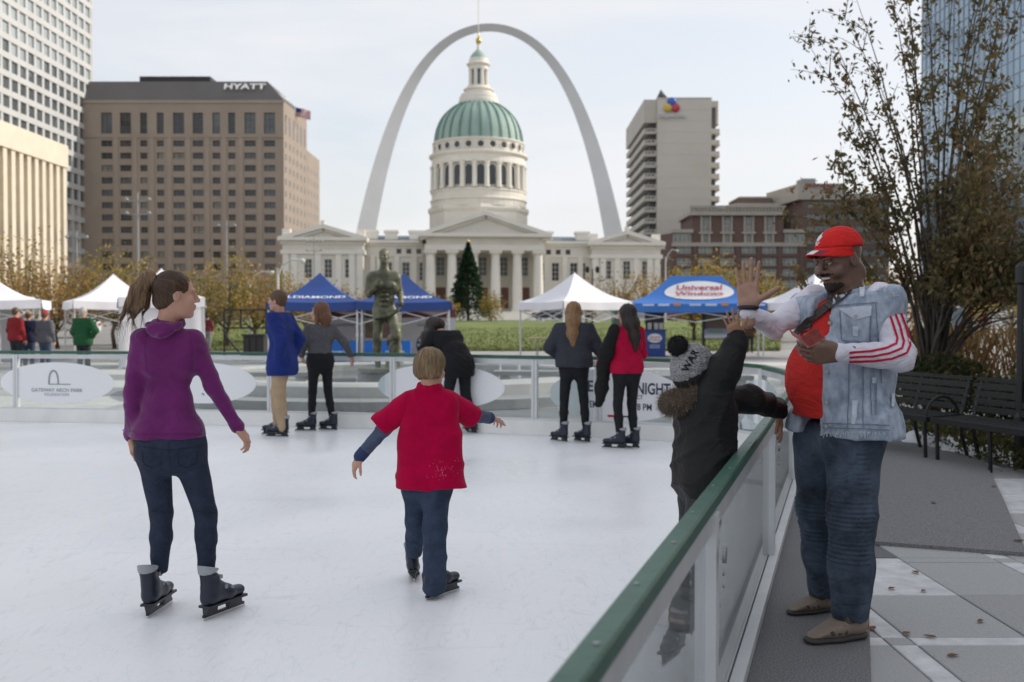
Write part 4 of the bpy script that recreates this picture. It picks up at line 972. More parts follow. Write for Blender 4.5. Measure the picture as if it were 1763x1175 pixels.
# ------------------------------------------------------------------ tents
M_tw = mat('tent_white', (0.78, 0.77, 0.80), 0.75, 0.03, 2.0); M_tb = mat('tent_blue', (0.015, 0.055, 0.235), 0.6, 0.12, 1.2); M_tb2 = mat('tent_bright_blue', (0.03, 0.16, 0.52), 0.5, 0.06, 1.2)
M_leg = mat('tent_leg', (0.66, 0.67, 0.68), 0.45, metal=0.2)
def cloth_np(fn, nu, nv): return [fn(i/nu, j/nv) for j in range(nv+1) for i in range(nu+1)], [(j*(nu+1)+i, j*(nu+1)+i+1, (j+1)*(nu+1)+i+1, (j+1)*(nu+1)+i) for j in range(nv) for i in range(nu)]
def tent(loc, rz, w, d, eave, peak, m, label, ridge=0.0, valance=.28, group='pop-up tents on the plaza', legs=True, walls=(), sag=.18, wallm=None, valm=None):
    root = thing('canopy_tent', label, 'tent', loc, rz, group)
    hw, hd = w/2, d/2; r_ = ridge/2
    cor = [(-hw, -hd), (hw, -hd), (hw, hd), (-hw, hd)]
    roof = None
    tops = [((-r_, 0), (r_, 0)), ((r_, 0), (r_, 0)), ((r_, 0), (-r_, 0)), ((-r_, 0), (-r_, 0))]
    q = MB()
    for s_ in range(4):
        a, b = Vector((*cor[s_], eave)), Vector((*cor[(s_+1) % 4], eave)); t0, t1 = Vector((*tops[s_][0], peak)), Vector((*tops[s_][1], peak))
        def fn(u, v):
            p = (a + (b-a)*u) * (1-v) + (t0 + (t1-t0)*u) * v; p.z -= sag * math.sin(math.pi*v) + .05*math.sin(math.pi*u)*(1-v); return p
        q.add(*cloth_np(fn, 8, 8))
    roof = q.build('canopy', m, root, smooth=True)
    for s_ in range(4):
        a, b = Vector((*cor[s_], eave)), Vector((*cor[(s_+1) % 4], eave)); out = Vector(((b-a).y, -(b-a).x, 0)).normalized()
        fn = lambda u, v: a + (b-a)*u + Vector((0, 0, -.05*math.sin(math.pi*u) - valance*v)) + out * (.02 + .03*v + .015*math.sin(u*17)*v)
        q = MB(); q.add(*cloth_np(fn, 16, 3)); q.build('valance', valm or m, root, smooth=True)
    if legs:
        for (x, y) in cor:
            l = MB().beam((x*.97, y*.97, 0), (x*.97, y*.97, eave), .05, .05, (0, 1, 0)).box((x*.97-.04, y*.97-.04, .9), (x*.97+.04, y*.97+.04, 1.0)).box((x*.97-.07, y*.97-.07, 0), (x*.97+.07, y*.97+.07, .02)); l.build('leg', M_leg, root)
        for s_ in range(4):
            a, b = Vector((*cor[s_], 0))*.96, Vector((*cor[(s_+1) % 4], 0))*.96; tr = MB()
            for u0, u1, z0, z1 in ((0, .5, eave-.35, eave-.75), (0, .5, eave-.75, eave-.35), (.5, 1, eave-.75, eave-.35), (.5, 1, eave-.35, eave-.75)):
                tr.beam(a + (b-a)*u0 + Vector((0, 0, z0)), a + (b-a)*u1 + Vector((0, 0, z1)), .02, .03)
            tr.build('truss', M_leg, root)
    for s_ in walls:
        a, b = Vector((*cor[s_], 0))*.985, Vector((*cor[(s_+1) % 4], 0))*.985
        fn = lambda u, v: a + (b-a)*u + Vector((0, 0, .03 + (eave-.1)*v)) + Vector(((b-a).y, -(b-a).x, 0)).normalized() * (.03*math.sin(u*23)*(.4+.6*(1-v)))
        q = MB(); q.add(*cloth_np(fn, 24, 4)); q.build('side_wall', wallm or m, root, smooth=True)
    return root, roof
def roof_decal(root, w, d, eave, peak, ridge, sag, side, fn_items, par):
    pass

# white tents at the left
tent((-18.9, 34.5, 0), R(8), 3.4, 3.4, 2.25, 3.15, M_tw, 'white tent at far left edge behind the red jacketed man', walls=(2,))
tent((-17.2, 33.0, 0), R(20), 3.2, 3.2, 2.1, 2.85, M_tw, 'white tent at left edge with one pole behind three people', walls=())
tent((-14.6, 36.5, 0), R(30), 3.05, 3.05, 2.12, 3.12, M_tw, 'white open tent with peaked top behind the man in green')
tent((-10.9, 31.0, 0), R(20), 2.45, 2.6, 2.12, 3.05, M_tw, 'white tent closed with side walls behind the woman in purple', walls=(0, 1, 2, 3))
# white tent in the middle and at the right
tent((2.35, 37.5, 0), R(31), 3.05, 3.05, 2.12, 3.22, M_tw, 'white open tent next to the bright blue tent in the middle')
tent((11.55, 38.0, 0), R(25), 3.05, 3.05, 2.12, 3.20, M_tw, 'white open tent behind the shoulder of the man in the cap')
# dark blue twin tents with lettering
M_dlet = mat('tent_letter', (0.72, 0.74, 0.78), 0.7)
def blue_tent(x, y, rz, lab):
    w, e, pk, sag = 3.1, 2.05, 3.05, .18
    root, roof = tent((x, y, 0), rz, w, w, e, pk, M_tb, lab, sag=sag, valm=M_tb)
    for s_, ang in ((0, 0.0), (1, math.pi/2), (3, -math.pi/2)):
        def fn(p):  # p.x along the side, p.y up the slope -> roof surface
            u, v = p.x, p.y
            q_ = Vector((u, -w/2*(1-v), e + (pk-e)*v - sag*math.sin(math.pi*v) - .05*(1-v)*math.cos(u/w*math.pi) + .02))
            return Matrix.Rotation(ang, 4, 'Z') @ q_
        q = MB(); text_on(q, 'LDIAMOND', .36, (0, .30, 0), (1, 0, 0), (0, 1, 0), 0, .008, 1.0, fn=lambda p: p)
        q.v = [tuple(fn(Vector((v_[0], .30 + (v_[1]-.30)*.42, 0)))) for v_ in q.v]; q.build('lettering', M_dlet, root)
    return root
bt1 = blue_tent(-6.55, 34.0, R(5), 'dark blue lettered tent left of the bronze statue')
bt2 = blue_tent(-3.70, 34.2, R(5), 'dark blue lettered tent right behind the bronze statue')
# things under the twin tents
M_bl = mat('table_cloth_blue', (0.01, 0.13, 0.50), 0.7, 0.08, 2.0)
for (x, lab) in ((-5.85, 'blue cloth covered table under the left dark blue tent'), (-4.1, 'blue cloth covered table behind the bronze statue')):
    r_ = thing('covered_table', lab, 'table', (x, 32.9, 0), R(4), 'blue covered tables')
    fn = lambda u, v: Vector((-.75 + 1.5*u, -.38 + .012*math.sin(u*30)*(1-v), .02 + .73*v)); q = MB(); q.add(*cloth_np(fn, 24, 3))
    for (a, b) in (((-.75, -.38), (-.75, .38)), ((.75, -.38), (.75, .38))): q.quad((a[0], a[1], .02), (b[0], b[1], .02), (b[0], b[1], .75), (a[0], a[1], .75))
    q.quad((-.75, -.38, .75), (.75, -.38, .75), (.75, .38, .75), (-.75, .38, .75)); q.build('cloth', M_bl, r_)
    q = MB(); text_on(q, 'DIAMOND', .13, (.25, -.405, .38), (1, 0, 0), (0, 0, 1), 0, .002, 1.0); q.build('lettering', M_dlet, r_)
M_ban = mat('banner_cloth', (0.60, 0.60, 0.62), 0.7, 0.06, 1.5); M_sun = mat('banner_sunset', (0.50, 0.27, 0.20), 0.7, 0.25, 1.2); M_rock = mat('banner_rock', (0.16, 0.05, 0.05), 0.7, 0.3, 2.0)
def banner(x, w, lab, dial):
    r_ = thing('display_banner', lab, 'banner', (x, 35.2, 0), R(3), 'banners under the dark blue tents')
    MB().box((-w/2, 0, .05), (w/2, .03, 1.98)).build('panel', M_ban, r_)
    MB().box((-w/2, -.006, 1.72), (w/2, -.002, 1.98)).build('picture', M_sun, r_)
    q = MB(); n = 14; top = [1.62 + .10*math.sin(j*.5) + .16*(j/n)**2 for j in range(n+1)]
    q.add([(-w/2 + w*j/n, -.010, 1.52) for j in range(n+1)] + [(-w/2 + w*j/n, -.010, top[j]) for j in range(n+1)], [(j, j+1, n+2+j, n+1+j) for j in range(n)]); q.build('picture', M_rock, r_)
    q = MB(); text_on(q, 'DIAMOND', .15, (0, -.006, 1.25), (1, 0, 0), (0, 0, 1), 0, 0, 1.1); q.build('lettering', mat('banner_ink', (0.12, 0.15, 0.18), 0.7), r_)
    if dial:
        q = MB(); N = 28; 
        for r0, r1, c_ in ((.44, .26, 0),): q.add([((r0 if k < N else r1)*math.cos(2*math.pi*(k % N)/N), -.010, .55 + (r0 if k < N else r1)*math.sin(2*math.pi*(k % N)/N)) for k in range(2*N)], [(j, (j+1) % N, N+(j+1) % N, N+j) for j in range(N)])
        q.build('dial_print', mat('dial_blue', (0.06, 0.09, 0.20), 0.7), r_)
        for j in range(12):
            a = j*math.pi/6; MB().tube([(.35*math.cos(a), -.011, .55+.35*math.sin(a)), (.35*math.cos(a), -.016, .55+.35*math.sin(a))], .055, 10).build('dial_print', M_ban, r_)
        MB().box((-.03, -.016, .5), (.03, -.010, 1.06)).build('dial_print', mat('dial_blue', (0.06, 0.09, 0.20), 0.7), r_)
banner(-5.95, 1.5, 'printed display banner with sunset picture under the left dark blue tent', False)
banner(-2.95, 1.9, 'printed display banner with large round dial under the right dark blue tent', True)
r_ = thing('photo_panel', 'tall panel of photographs between the two dark blue tents', 'panel', (-4.72, 35.0, 0), R(3))
MB().box((-.48, 0, .05), (.48, .03, 1.98)).build('panel', M_ban, r_)
for (z0, z1, c1, c2) in ((1.5, 1.95, (0.10, 0.16, 0.07), (0.25, 0.15, 0.12)), (.8, 1.42, (0.08, 0.12, 0.06), (0.40, 0.24, 0.18))): MB().box((-.44, -.006, z0), (.0, -.002, z1)).build('picture', mat('photo_%.2f' % z0, c1, 0.5, 0, 3.0, col2=c2), r_); MB().box((.04, -.006, z0), (.44, -.002, z1)).build('picture', mat('photo2_%.2f' % z0, c2, 0.5, 0, 3.0, col2=(0.12, 0.10, 0.14)), r_)

# bright blue tent with oval print
root, roof = tent((7.35, 40.0, 0), R(-10), 5.3, 3.0, 2.10, 3.20, M_tb2, 'long bright blue tent with white oval lettering on its roof', ridge=2.0, sag=.20, valm=None, valance=.34)
def uroof(u, v, w=5.3, d=3.0, e=2.10, pk=3.2, sg=.20, rg=2.0): return Vector((u, -d/2*(1-v), e + (pk-e)*v - sg*math.sin(math.pi*v) - .05*(1-v) + .03))
q = MB(); N = 36; vs = [uroof(.15 + 1.35*math.cos(2*math.pi*j/N), .56 + .30*math.sin(2*math.pi*j/N)) for j in range(N)]; c0 = uroof(.15, .56)
q.add(vs + [c0 + Vector((0, -.01, .03))], [(j, (j+1) % N, N) for j in range(N)]); q.build('oval_print', mat('print_white', (0.75, 0.75, 0.77), 0.6), root)
for txt, vv in (('Universal', .66), ('Windows', .47)):
    q = MB(); text_on(q, txt, .52, (0, 0, 0), (1, 0, 0), (0, 1, 0), 0, .012, 1.0); q.v = [tuple(uroof(.15 + v_[0]*.92 + v_[1]*.1, vv + v_[1]*.36) + Vector((0, -.03, .05))) for v_ in q.v]; q.build('lettering', mat('print_red', (0.42, 0.05, 0.09), 0.6), root)
for j in range(9):
    x = -2.4 + j*.6; q = MB().box((x-.22, -1.575, 1.98), (x+.22, -1.57, 2.06) if j % 3 else (x+.05, -1.57, 2.10))
    q.build('valance_print', [mat('print_orange', (0.60, 0.28, 0.12), 0.6), mat('print_pale', (0.55, 0.65, 0.80), 0.6), mat('print_pale2', (0.65, 0.72, 0.82), 0.6)][j % 3], root)
# kiosks under it
def kiosk(x, y, lab, tall, frame):
    r_ = thing('display_kiosk', lab, 'kiosk', (x, y, 0), R(-8), 'display kiosks under the bright blue tent')
    M_kd = mat('kiosk_dark', (0.02, 0.03, 0.05), 0.5); M_kb = mat('kiosk_blue', (0.015, 0.055, 0.26), 0.5)
    if not frame:
        MB().box((-.42, -.3, 0), (.42, .3, 1.02)).build('counter', M_kb, r_)
        MB().box((-.46, -.34, 1.02), (.46, .34, 1.06)).build('counter_top', M_kd, r_)
        MB().box((-.36, .12, 1.06), (.36, .18, tall)).build('header_panel', M_kd, r_)
        for xx in (-.2, .05, .25): MB().box((xx-.08, -.1, 1.06), (xx+.08, .0, 1.32)).build('leaflet_stack', mat('leaflet', (0.6, 0.6, 0.62), 0.6), r_)
        q = MB(); N = 24; q.add([(.28*math.cos(2*math.pi*j/N), -.305, .72+.18*math.sin(2*math.pi*j/N)) for j in range(N)], [tuple(range(N))]); q.build('oval_print', mat('print_white', (0.75, 0.75, 0.77), 0.6), r_)
        q = MB(); text_on(q, 'Universal', .11, (0, -.308, .76), (1, 0, 0), (0, 0, 1), 0, .002); text_on(q, 'Windows', .11, (0, -.308, .66), (1, 0, 0), (0, 0, 1), 0, .002); q.build('lettering', mat('print_red', (0.42, 0.05, 0.09), 0.6), r_)
        for zz in (.42, .34): MB().box((-.2, -.308, zz), (.2, -.304, zz+.03)).build('small_print', mat('print_pale', (0.55, 0.65, 0.80), 0.6), r_)
    else:
        for s_ in (-1, 1): MB().box((s_*.52-.06, -.1, 0), (s_*.52+.06, .1, tall)).build('frame_post', M_kd, r_)
        MB().box((-.58, -.1, tall), (.58, .1, tall+.1)).build('frame_head', M_kd, r_)
        MB().box((-.46, .03, 1.05), (.46, .06, tall)).build('window_sample', mat('sample_brown', (0.14, 0.10, 0.07), 0.4), r_)
        MB().add([(-.5, -.4, .85), (.5, -.4, .85), (.5, .0, 1.1), (-.5, .0, 1.1), (-.5, -.4, .72), (.5, -.4, .72), (.5, 0, .72), (-.5, 0, .72)], [(0, 1, 2, 3), (4, 5, 1, 0), (5, 6, 2, 1), (7, 4, 0, 3), (7, 6, 5, 4)]).build('sloped_shelf', mat('shelf_pale', (0.55, 0.57, 0.65), 0.5), r_)
        MB().box((-.3, -.30, .935), (.2, -.2, .99)).build('leaflet_stack', mat('leaflet_green', (0.10, 0.35, 0.08), 0.6), r_)
        MB().box((-.58, -.35, 0), (.58, .12, .08)).build('foot', M_kd, r_)
kiosk(5.65, 39.4, 'blue counter kiosk with dark header board under the bright blue tent', 2.0, False)
kiosk(8.15, 39.6, 'dark framed window sample stand under the bright blue tent', 1.95, True)
r_ = thing('green_frame_stand', 'green framed window stand behind the girl in the red top', 'stand', (4.25, 39.0, 0), R(-8))
for s_ in (-1, 1): MB().box((s_*.3-.05, -.05, 0), (s_*.3+.05, .05, 2.0)).build('post', mat('stand_green', (0.10, 0.26, 0.13), 0.5), r_)
MB().box((-.25, -.02, .5), (.25, .02, 1.95)).build('pane', mat('stand_pane', (0.10, 0.11, 0.10), 0.15), r_); MB().box((-.4, -.25, 0), (.4, .25, .06)).build('foot', mat('stand_green', (0.10, 0.26, 0.13), 0.5), r_)
r_ = thing('red_curb_mat', 'dark red mat edge on the paving before the bright blue tent', 'mat', (3.4, 30.5, 0)); MB().box((-1.4, -.4, 0), (1.8, .4, .12)).build('cushion', mat('dark_red', (0.20, 0.02, 0.03), 0.7), r_)
def fold_table(x, y, lab):
    r_ = thing('folding_table', lab, 'table', (x, y, 0), R(6), 'folding tables')
    MB().box((-.95, -.35, .70), (.95, .35, .74)).build('table_top', mat('table_tan', (0.48, 0.38, 0.26), 0.6), r_)
    for s_ in (-.6, .6): MB().tube([(s_, -.25, 0), (s_, -.25, .7)], .02, 6).tube([(s_, .25, 0), (s_, .25, .7)], .02, 6).tube([(s_, -.25, .1), (s_, .25, .1)], .015, 6).build('leg', M_bolt, r_)
fold_table(1.6, 39.5, 'tan folding table under the white tent in the middle')

# things at the left behind the rink
r_ = thing('wooden_crate', 'large plywood box under the white open tent', 'box', (-12.75, 34.6, 0), R(15))
MB().box((-.55, -.45, .05), (.55, .45, 1.45)).build('panel', mat('plywood', (0.46, 0.33, 0.19), 0.7, 0.15, 3.0), r_)
for s_ in (-.5, 0, .5): MB().box((s_-.05, -.48, .05), (s_+.05, -.451, 1.45)).build('batten', mat('batten', (0.40, 0.28, 0.16), 0.7), r_)
r_ = thing('iron_frame', 'black iron gate frame with braces on the lawn edge', 'frame', (-9.6, 36.0, 0), 0)
fr = MB()
for (a, b) in (((-.8, 0), (-.8, 1.8)), ((.72, 0), (.72, 1.8)), ((-.8, 1.8), (.72, 1.8)), ((-.8, .05), (.72, .05)), ((-.8, .9), (-.1, .05)), ((-.8, 1.15), (.72, 1.15)), ((-.2, 1.8), (-.2, 1.15))): fr.beam((a[0], 0, a[1]), (b[0], 0, b[1]), .06, .06, (0, 1, 0))
fr.build('frame_bars', mat('black_iron', (0.015, 0.015, 0.016), 0.5), r_)
r_ = thing('black_bin', 'black slatted bin standing in the iron frame', 'bin', (-9.2, 35.7, 0))
MB().box((-.36, -.3, 0), (.36, .3, .85)).build('body', mat('black_plastic', (0.018, 0.018, 0.02), 0.5), r_); MB().box((-.4, -.34, .85), (.4, .34, .93)).build('lid', mat('black_plastic', (0.018, 0.018, 0.02), 0.5), r_)
for s_ in (-.24, 0, .24): MB().box((s_-.09, -.33, .05), (s_+.09, -.301, .8)).build('slat', mat('black_slat', (0.03, 0.03, 0.03), 0.5), r_)
# ------------------------------------------------------------------ trees and shrubs
M_bark = mat('bark', (0.075, 0.062, 0.05), 0.9, 0.25, 8.0, bump=0.5, bs=25)
def leafmat(n, c): 
    m = mat(n, c, 0.65, 0.25, 1.5, spec=0.25)
    t = m.node_tree
    if 'Translucent BSDF' not in t.nodes:
        b = t.nodes['Principled BSDF']; tr = t.nodes.new('ShaderNodeBsdfTranslucent'); tr.inputs[0].default_value = (min(1, c[0]*1.5), min(1, c[1]*1.35), c[2], 1)
        mx = t.nodes.new('ShaderNodeMixShader'); mx.inputs[0].default_value = .35; o = t.nodes['Material Output']
        t.links.new(b.outputs[0], mx.inputs[1]); t.links.new(tr.outputs[0], mx.inputs[2]); t.links.new(mx.outputs[0], o.inputs[0])
    return m
LEAF_A = [leafmat('leaf_russet', (0.30, 0.165, 0.06)), leafmat('leaf_gold', (0.38, 0.26, 0.08)), leafmat('leaf_olive', (0.19, 0.165, 0.055)), leafmat('leaf_brown', (0.20, 0.12, 0.06))]
LEAF_B = [leafmat('leaf_yellowgreen', (0.30, 0.245, 0.065)), leafmat('leaf_olive', (0.19, 0.165, 0.055)), leafmat('leaf_gold', (0.38, 0.26, 0.08)), leafmat('leaf_green', (0.13, 0.135, 0.045))]
LEAF_D = [leafmat('leaf_deep', (0.12, 0.115, 0.055)), leafmat('leaf_olive_d', (0.17, 0.145, 0.065)), leafmat('leaf_rust_d', (0.20, 0.135, 0.07)), leafmat('leaf_dull', (0.11, 0.105, 0.05))]
LEAF_E = [leafmat('needle_a', (0.018, 0.045, 0.022)), leafmat('needle_b', (0.028, 0.060, 0.028)), leafmat('needle_c', (0.014, 0.034, 0.018))]
LEAF_H = [leafmat('hedge_a', (0.035, 0.050, 0.020)), leafmat('hedge_b', (0.055, 0.065, 0.025)), leafmat('hedge_c', (0.025, 0.036, 0.016)), leafmat('hedge_d', (0.085, 0.075, 0.03))]
def leaves_np(C, size, rsx, droop=0.3, aspect=0.5, axis=None):
    """Leaf-shaped quads centred at C (n,3); returns verts and faces."""
    n = len(C); d = rsx.normal(size=(n, 3)); d[:, 2] -= droop
    if axis is not None: d = d * 0.6 + axis
    d /= np.linalg.norm(d, axis=1)[:, None]
    s = rsx.normal(size=(n, 3)); s -= d * (s * d).sum(1)[:, None]; s /= np.linalg.norm(s, axis=1)[:, None]
    L_ = size * (0.6 + 0.8 * rsx.rand(n))[:, None]; w = L_ * aspect * 0.5
    V = np.stack([C - d*L_*.5, C - d*L_*.05 + s*w, C + d*L_*.5, C - d*L_*.05 - s*w], 1)
    return V.reshape(-1, 3), np.arange(4*n).reshape(-1, 4)
def curve_pts(a, b, bend, n=6):
    a, b, bend = Vector(a), Vector(b), Vector(bend)
    return [a*(1-t)**2 + bend*2*t*(1-t) + b*t*t for t in [i/(n-1) for i in range(n)]]
def tree(name, label, base, H, rad, seed, nleaf, leaf, mats, trunk_r=.10, fork=.28, nlimb=9, group=None, up=1.0, sparse=0.0, cat='tree', droop=.3, twigs=5, spread=.30, low=0.45):
    rg = np.random.RandomState(seed); rr = random.Random(seed)
    root = thing(name, label, cat, base, rr.uniform(0, 6.28), group)
    fz = H * fork; tk = MB(); tk.tube([(0, 0, -.05), (.02*H*rr.uniform(-1, 1), .02*H*rr.uniform(-1, 1), fz*.6), (0, 0, fz)], [trunk_r*1.25, trunk_r, trunk_r*.85], 8)
    tips = []
    for i in range(nlimb):
        az = 2*math.pi*(i + rr.uniform(-.3, .3))/nlimb*1.0 + (i % 2)*.4; f = rr.uniform(.25, 1.0) if i else .1
        h = H * (low + (1-low) * (1 - .62*f**1.6) * rr.uniform(.86, 1.0)) ; r0 = rad * f
        e = Vector((math.cos(az)*r0, math.sin(az)*r0, h)); s_ = Vector((0, 0, fz*rr.uniform(.7, 1.0)))
        bd = s_*.45 + e*.55 + Vector((math.cos(az)*r0*.12, math.sin(az)*r0*.12, -H*.03*up))
        pts = curve_pts(s_, e, bd, 6); tk.tube(pts, [trunk_r*.55*(1-.85*t/5) for t in range(6)], 5)
        for k in range(2, 6): tips.append((pts[k], .9))
        for j in range(twigs):
            p = pts[rr.randrange(1, 5)]; a2 = az + rr.uniform(-1.4, 1.4); l_ = rad*rr.uniform(.25, .6)
            q = p + Vector((math.cos(a2)*l_, math.sin(a2)*l_, l_*rr.uniform(.1, .9)*up)); tp = curve_pts(p, q, (p+q)/2 + Vector((0, 0, -.05*H)), 4)
            tk.tube(tp, [trunk_r*.2, trunk_r*.14, trunk_r*.09, trunk_r*.04], 4); tips += [(t_, 1.0) for t_ in tp[1:]]
    tk.build('trunk', M_bark, root, smooth=True)
    T = np.array([list(t[0]) for t in tips]); idx = rg.randint(0, len(T), nleaf)
    C = T[idx] + rg.normal(size=(nleaf, 3)) * rad * spread * np.array([1, 1, .8]) * (0.35 + rg.rand(nleaf))[:, None] * .7
    keep = C[:, 2] > fz * .75
    C = C[keep]; V, F = leaves_np(C, leaf, rg, droop)
    # clumps share a tone so that light and dark masses form
    tone = (np.sin(C[:, 0]*2.1/rad*1.7 + seed) + np.sin(C[:, 1]*2.7/rad*1.5 + 2*seed) + np.sin(C[:, 2]*3.1/H*5 + seed) + rg.normal(size=len(C))*1.1)
    mi = np.clip(((tone + 2.6) / 5.2 * len(mats)).astype(int), 0, len(mats)-1)
    mesh_np('crown', V, F, mats, root, smooth=False, mi=mi)
    return root
left_trees = [(-12, 425, 45, 2.0, 'A'), (38, 403, 47, 2.3, 'A'), (98, 432, 50, 2.0, 'A'), (152, 455, 53, 1.8, 'A'), (196, 414, 50, 2.0, 'B'), (243, 446, 55, 1.9, 'B'), (296, 458, 56, 1.9, 'A'), (348, 448, 52, 1.9, 'B'), (392, 436, 51, 2.1, 'B'), (438, 452, 53, 2.0, 'A'), (482, 462, 56, 1.8, 'B'), (528, 470, 58, 1.7, 'A'), (585, 487, 70, 1.8, 'A')]
left_lab = ['at left edge above the white tent roof', 'second from left edge, tall russet crown', 'before the cream fin building corner', 'small, between the two white tents', 'tall, under the hotel left corner beside the floodlight pole', 'behind the ponytail of the woman in purple', 'low, behind the head of the woman in purple', 'behind the closed white tent', 'tall, behind the iron frame', 'behind the man in blue, left of him', 'behind the head of the man in blue', 'left of the left dark blue tent', 'thin, behind the left dark blue tent']
for i, (px, py, d, rad, k_) in enumerate(left_trees):
    p = P(px, py, d); tree('autumn_tree', 'autumn tree ' + left_lab[i], (p.x, d, gz(d)), p.z - gz(d), rad, 20 + i, 1900, .17, LEAF_A if k_ == 'A' else LEAF_B, .09, group='autumn trees behind the tents', sparse=.1, nlimb=8, fork=.22, low=.35)
right_trees = [(1060, 452, 98, 3.2, 'A', 900, 'thin nearly bare autumn tree before the right courthouse wing'), (1112, 462, 100, 2.6, 'A', 700, 'thin autumn tree at the right end of the courthouse'), (1196, 446, 58, 2.2, 'B', 2600, 'yellow green tree behind the bright blue tent, nearest to it'),
               (1246, 432, 60, 2.3, 'B', 3000, 'tall yellow green tree behind the raised hands'), (1298, 462, 62, 2.0, 'B', 2200, 'yellow green tree left of the man in the cap'), (1345, 488, 66, 1.7, 'B', 1400, 'low yellow green tree behind the white tent beside the man'),
               (1478, 462, 60, 1.8, 'B', 1600, 'olive tree behind the shoulder of the man in the cap'), (1560, 450, 62, 2.2, 'A', 1800, 'russet tree behind the large tree trunk'), (1665, 470, 66, 2.4, 'A', 2600, 'russet tree behind the grey bollard post'), (1745, 440, 60, 2.6, 'B', 2600, 'yellow tree at right edge behind the lamp post'), (1010, 500, 96, 1.6, 'A', 600, 'small autumn tree behind the white middle tent'), (640, 505, 96, 1.6, 'A', 700, 'small autumn tree left behind the bronze statue'), (735, 500, 90, 1.4, 'B', 700, 'small leafy tree between statue and fir')]
for i, (px, py, d, rad, k_, nl, lab) in enumerate(right_trees):
    p = P(px, py, d); tree('autumn_tree', lab, (p.x, d, gz(d)), p.z - gz(d), rad, 60 + i, nl, .19 if d < 80 else .26, LEAF_A if k_ == 'A' else LEAF_B, .10, group='autumn trees by the courthouse and street', nlimb=8, fork=.2, low=.35)

# decorated fir before the portico
def fir(px, d, top_py, halfw, label):
    p = P(px, top_py, d); z0 = gz(d); H = p.z - z0; rg = np.random.RandomState(5)
    root = thing('fir_tree', label, 'tree', (p.x, d, z0)); MB().tube([(0, 0, 0), (0, 0, H*.95)], [.22, .03], 8).build('trunk', M_bark, root)
    n = 9000; t = rg.rand(n)**.75; lay = 11; z = H*(.05 + .95*t); ph = (t*lay) % 1.0
    rmax = halfw*(1-t)**.92*(0.80 + .26*(1-ph)); r = rmax*np.sqrt(rg.rand(n)*.75 + .25); a = rg.rand(n)*2*math.pi
    r *= 1 + .10*np.sin(a*5 + t*40)
    C = np.c_[r*np.cos(a), r*np.sin(a), z - r*.12]; ax = np.c_[np.cos(a), np.sin(a), -.25 + 0*a]
    V, F = leaves_np(C, .40, rg, 0, .38, ax); mesh_np('crown', V, F, LEAF_E, root, smooth=False, mi=rg.randint(0, 3, n))
    lz = MB()
    star = MB().lathe([(.02, H-.1), (.22, H+.12), (.02, H+.38)], 5).build('star', M_gold, root)
fir(806, 116, 418, 3.05, 'tall dark decorated fir tree with gold star before the portico')
def shrub(px, py, d, rad, H, label, mats, n, leaf, name='shrub', cat='shrub', group=None, seed=1):
    p = P(px, py, d); rg = np.random.RandomState(seed); root = thing(name, label, cat, (p.x, d, gz(d)), 0, group)
    q = MB()
    for j in range(6):
        a = j*1.05; q.tube([(0, 0, 0), (rad*.3*math.cos(a), rad*.3*math.sin(a), H*.4), (rad*.6*math.cos(a), rad*.6*math.sin(a), H*.75)], [.03, .02, .01], 5)
    q.build('stems', M_bark, root)
    u = rg.normal(size=(n, 3)); u /= np.linalg.norm(u, axis=1)[:, None]; r = rg.rand(n)**.45
    bump = 1 + .22*np.sin(u[:, 0]*5 + seed) * np.sin(u[:, 1]*4 + 1) + .15*np.sin(u[:, 2]*7)
    C = u*(r*bump)[:, None]*np.array([rad, rad, H*.5]) + np.array([0, 0, H*.52])
    V, F = leaves_np(C[C[:, 2] > 0], leaf, rg, .1); nn = len(F); mesh_np('foliage', V, F, mats, root, smooth=False, mi=rg.randint(0, len(mats), nn))
shrub(772, 540, 112, 1.3, 2.6, 'brown green shrub left of the fir tree', LEAF_B, 900, .25, seed=3, group='shrubs at the fir tree')
shrub(846, 540, 112, 1.5, 3.4, 'brown green shrub right of the fir tree', LEAF_B, 1100, .25, seed=4, group='shrubs at the fir tree')

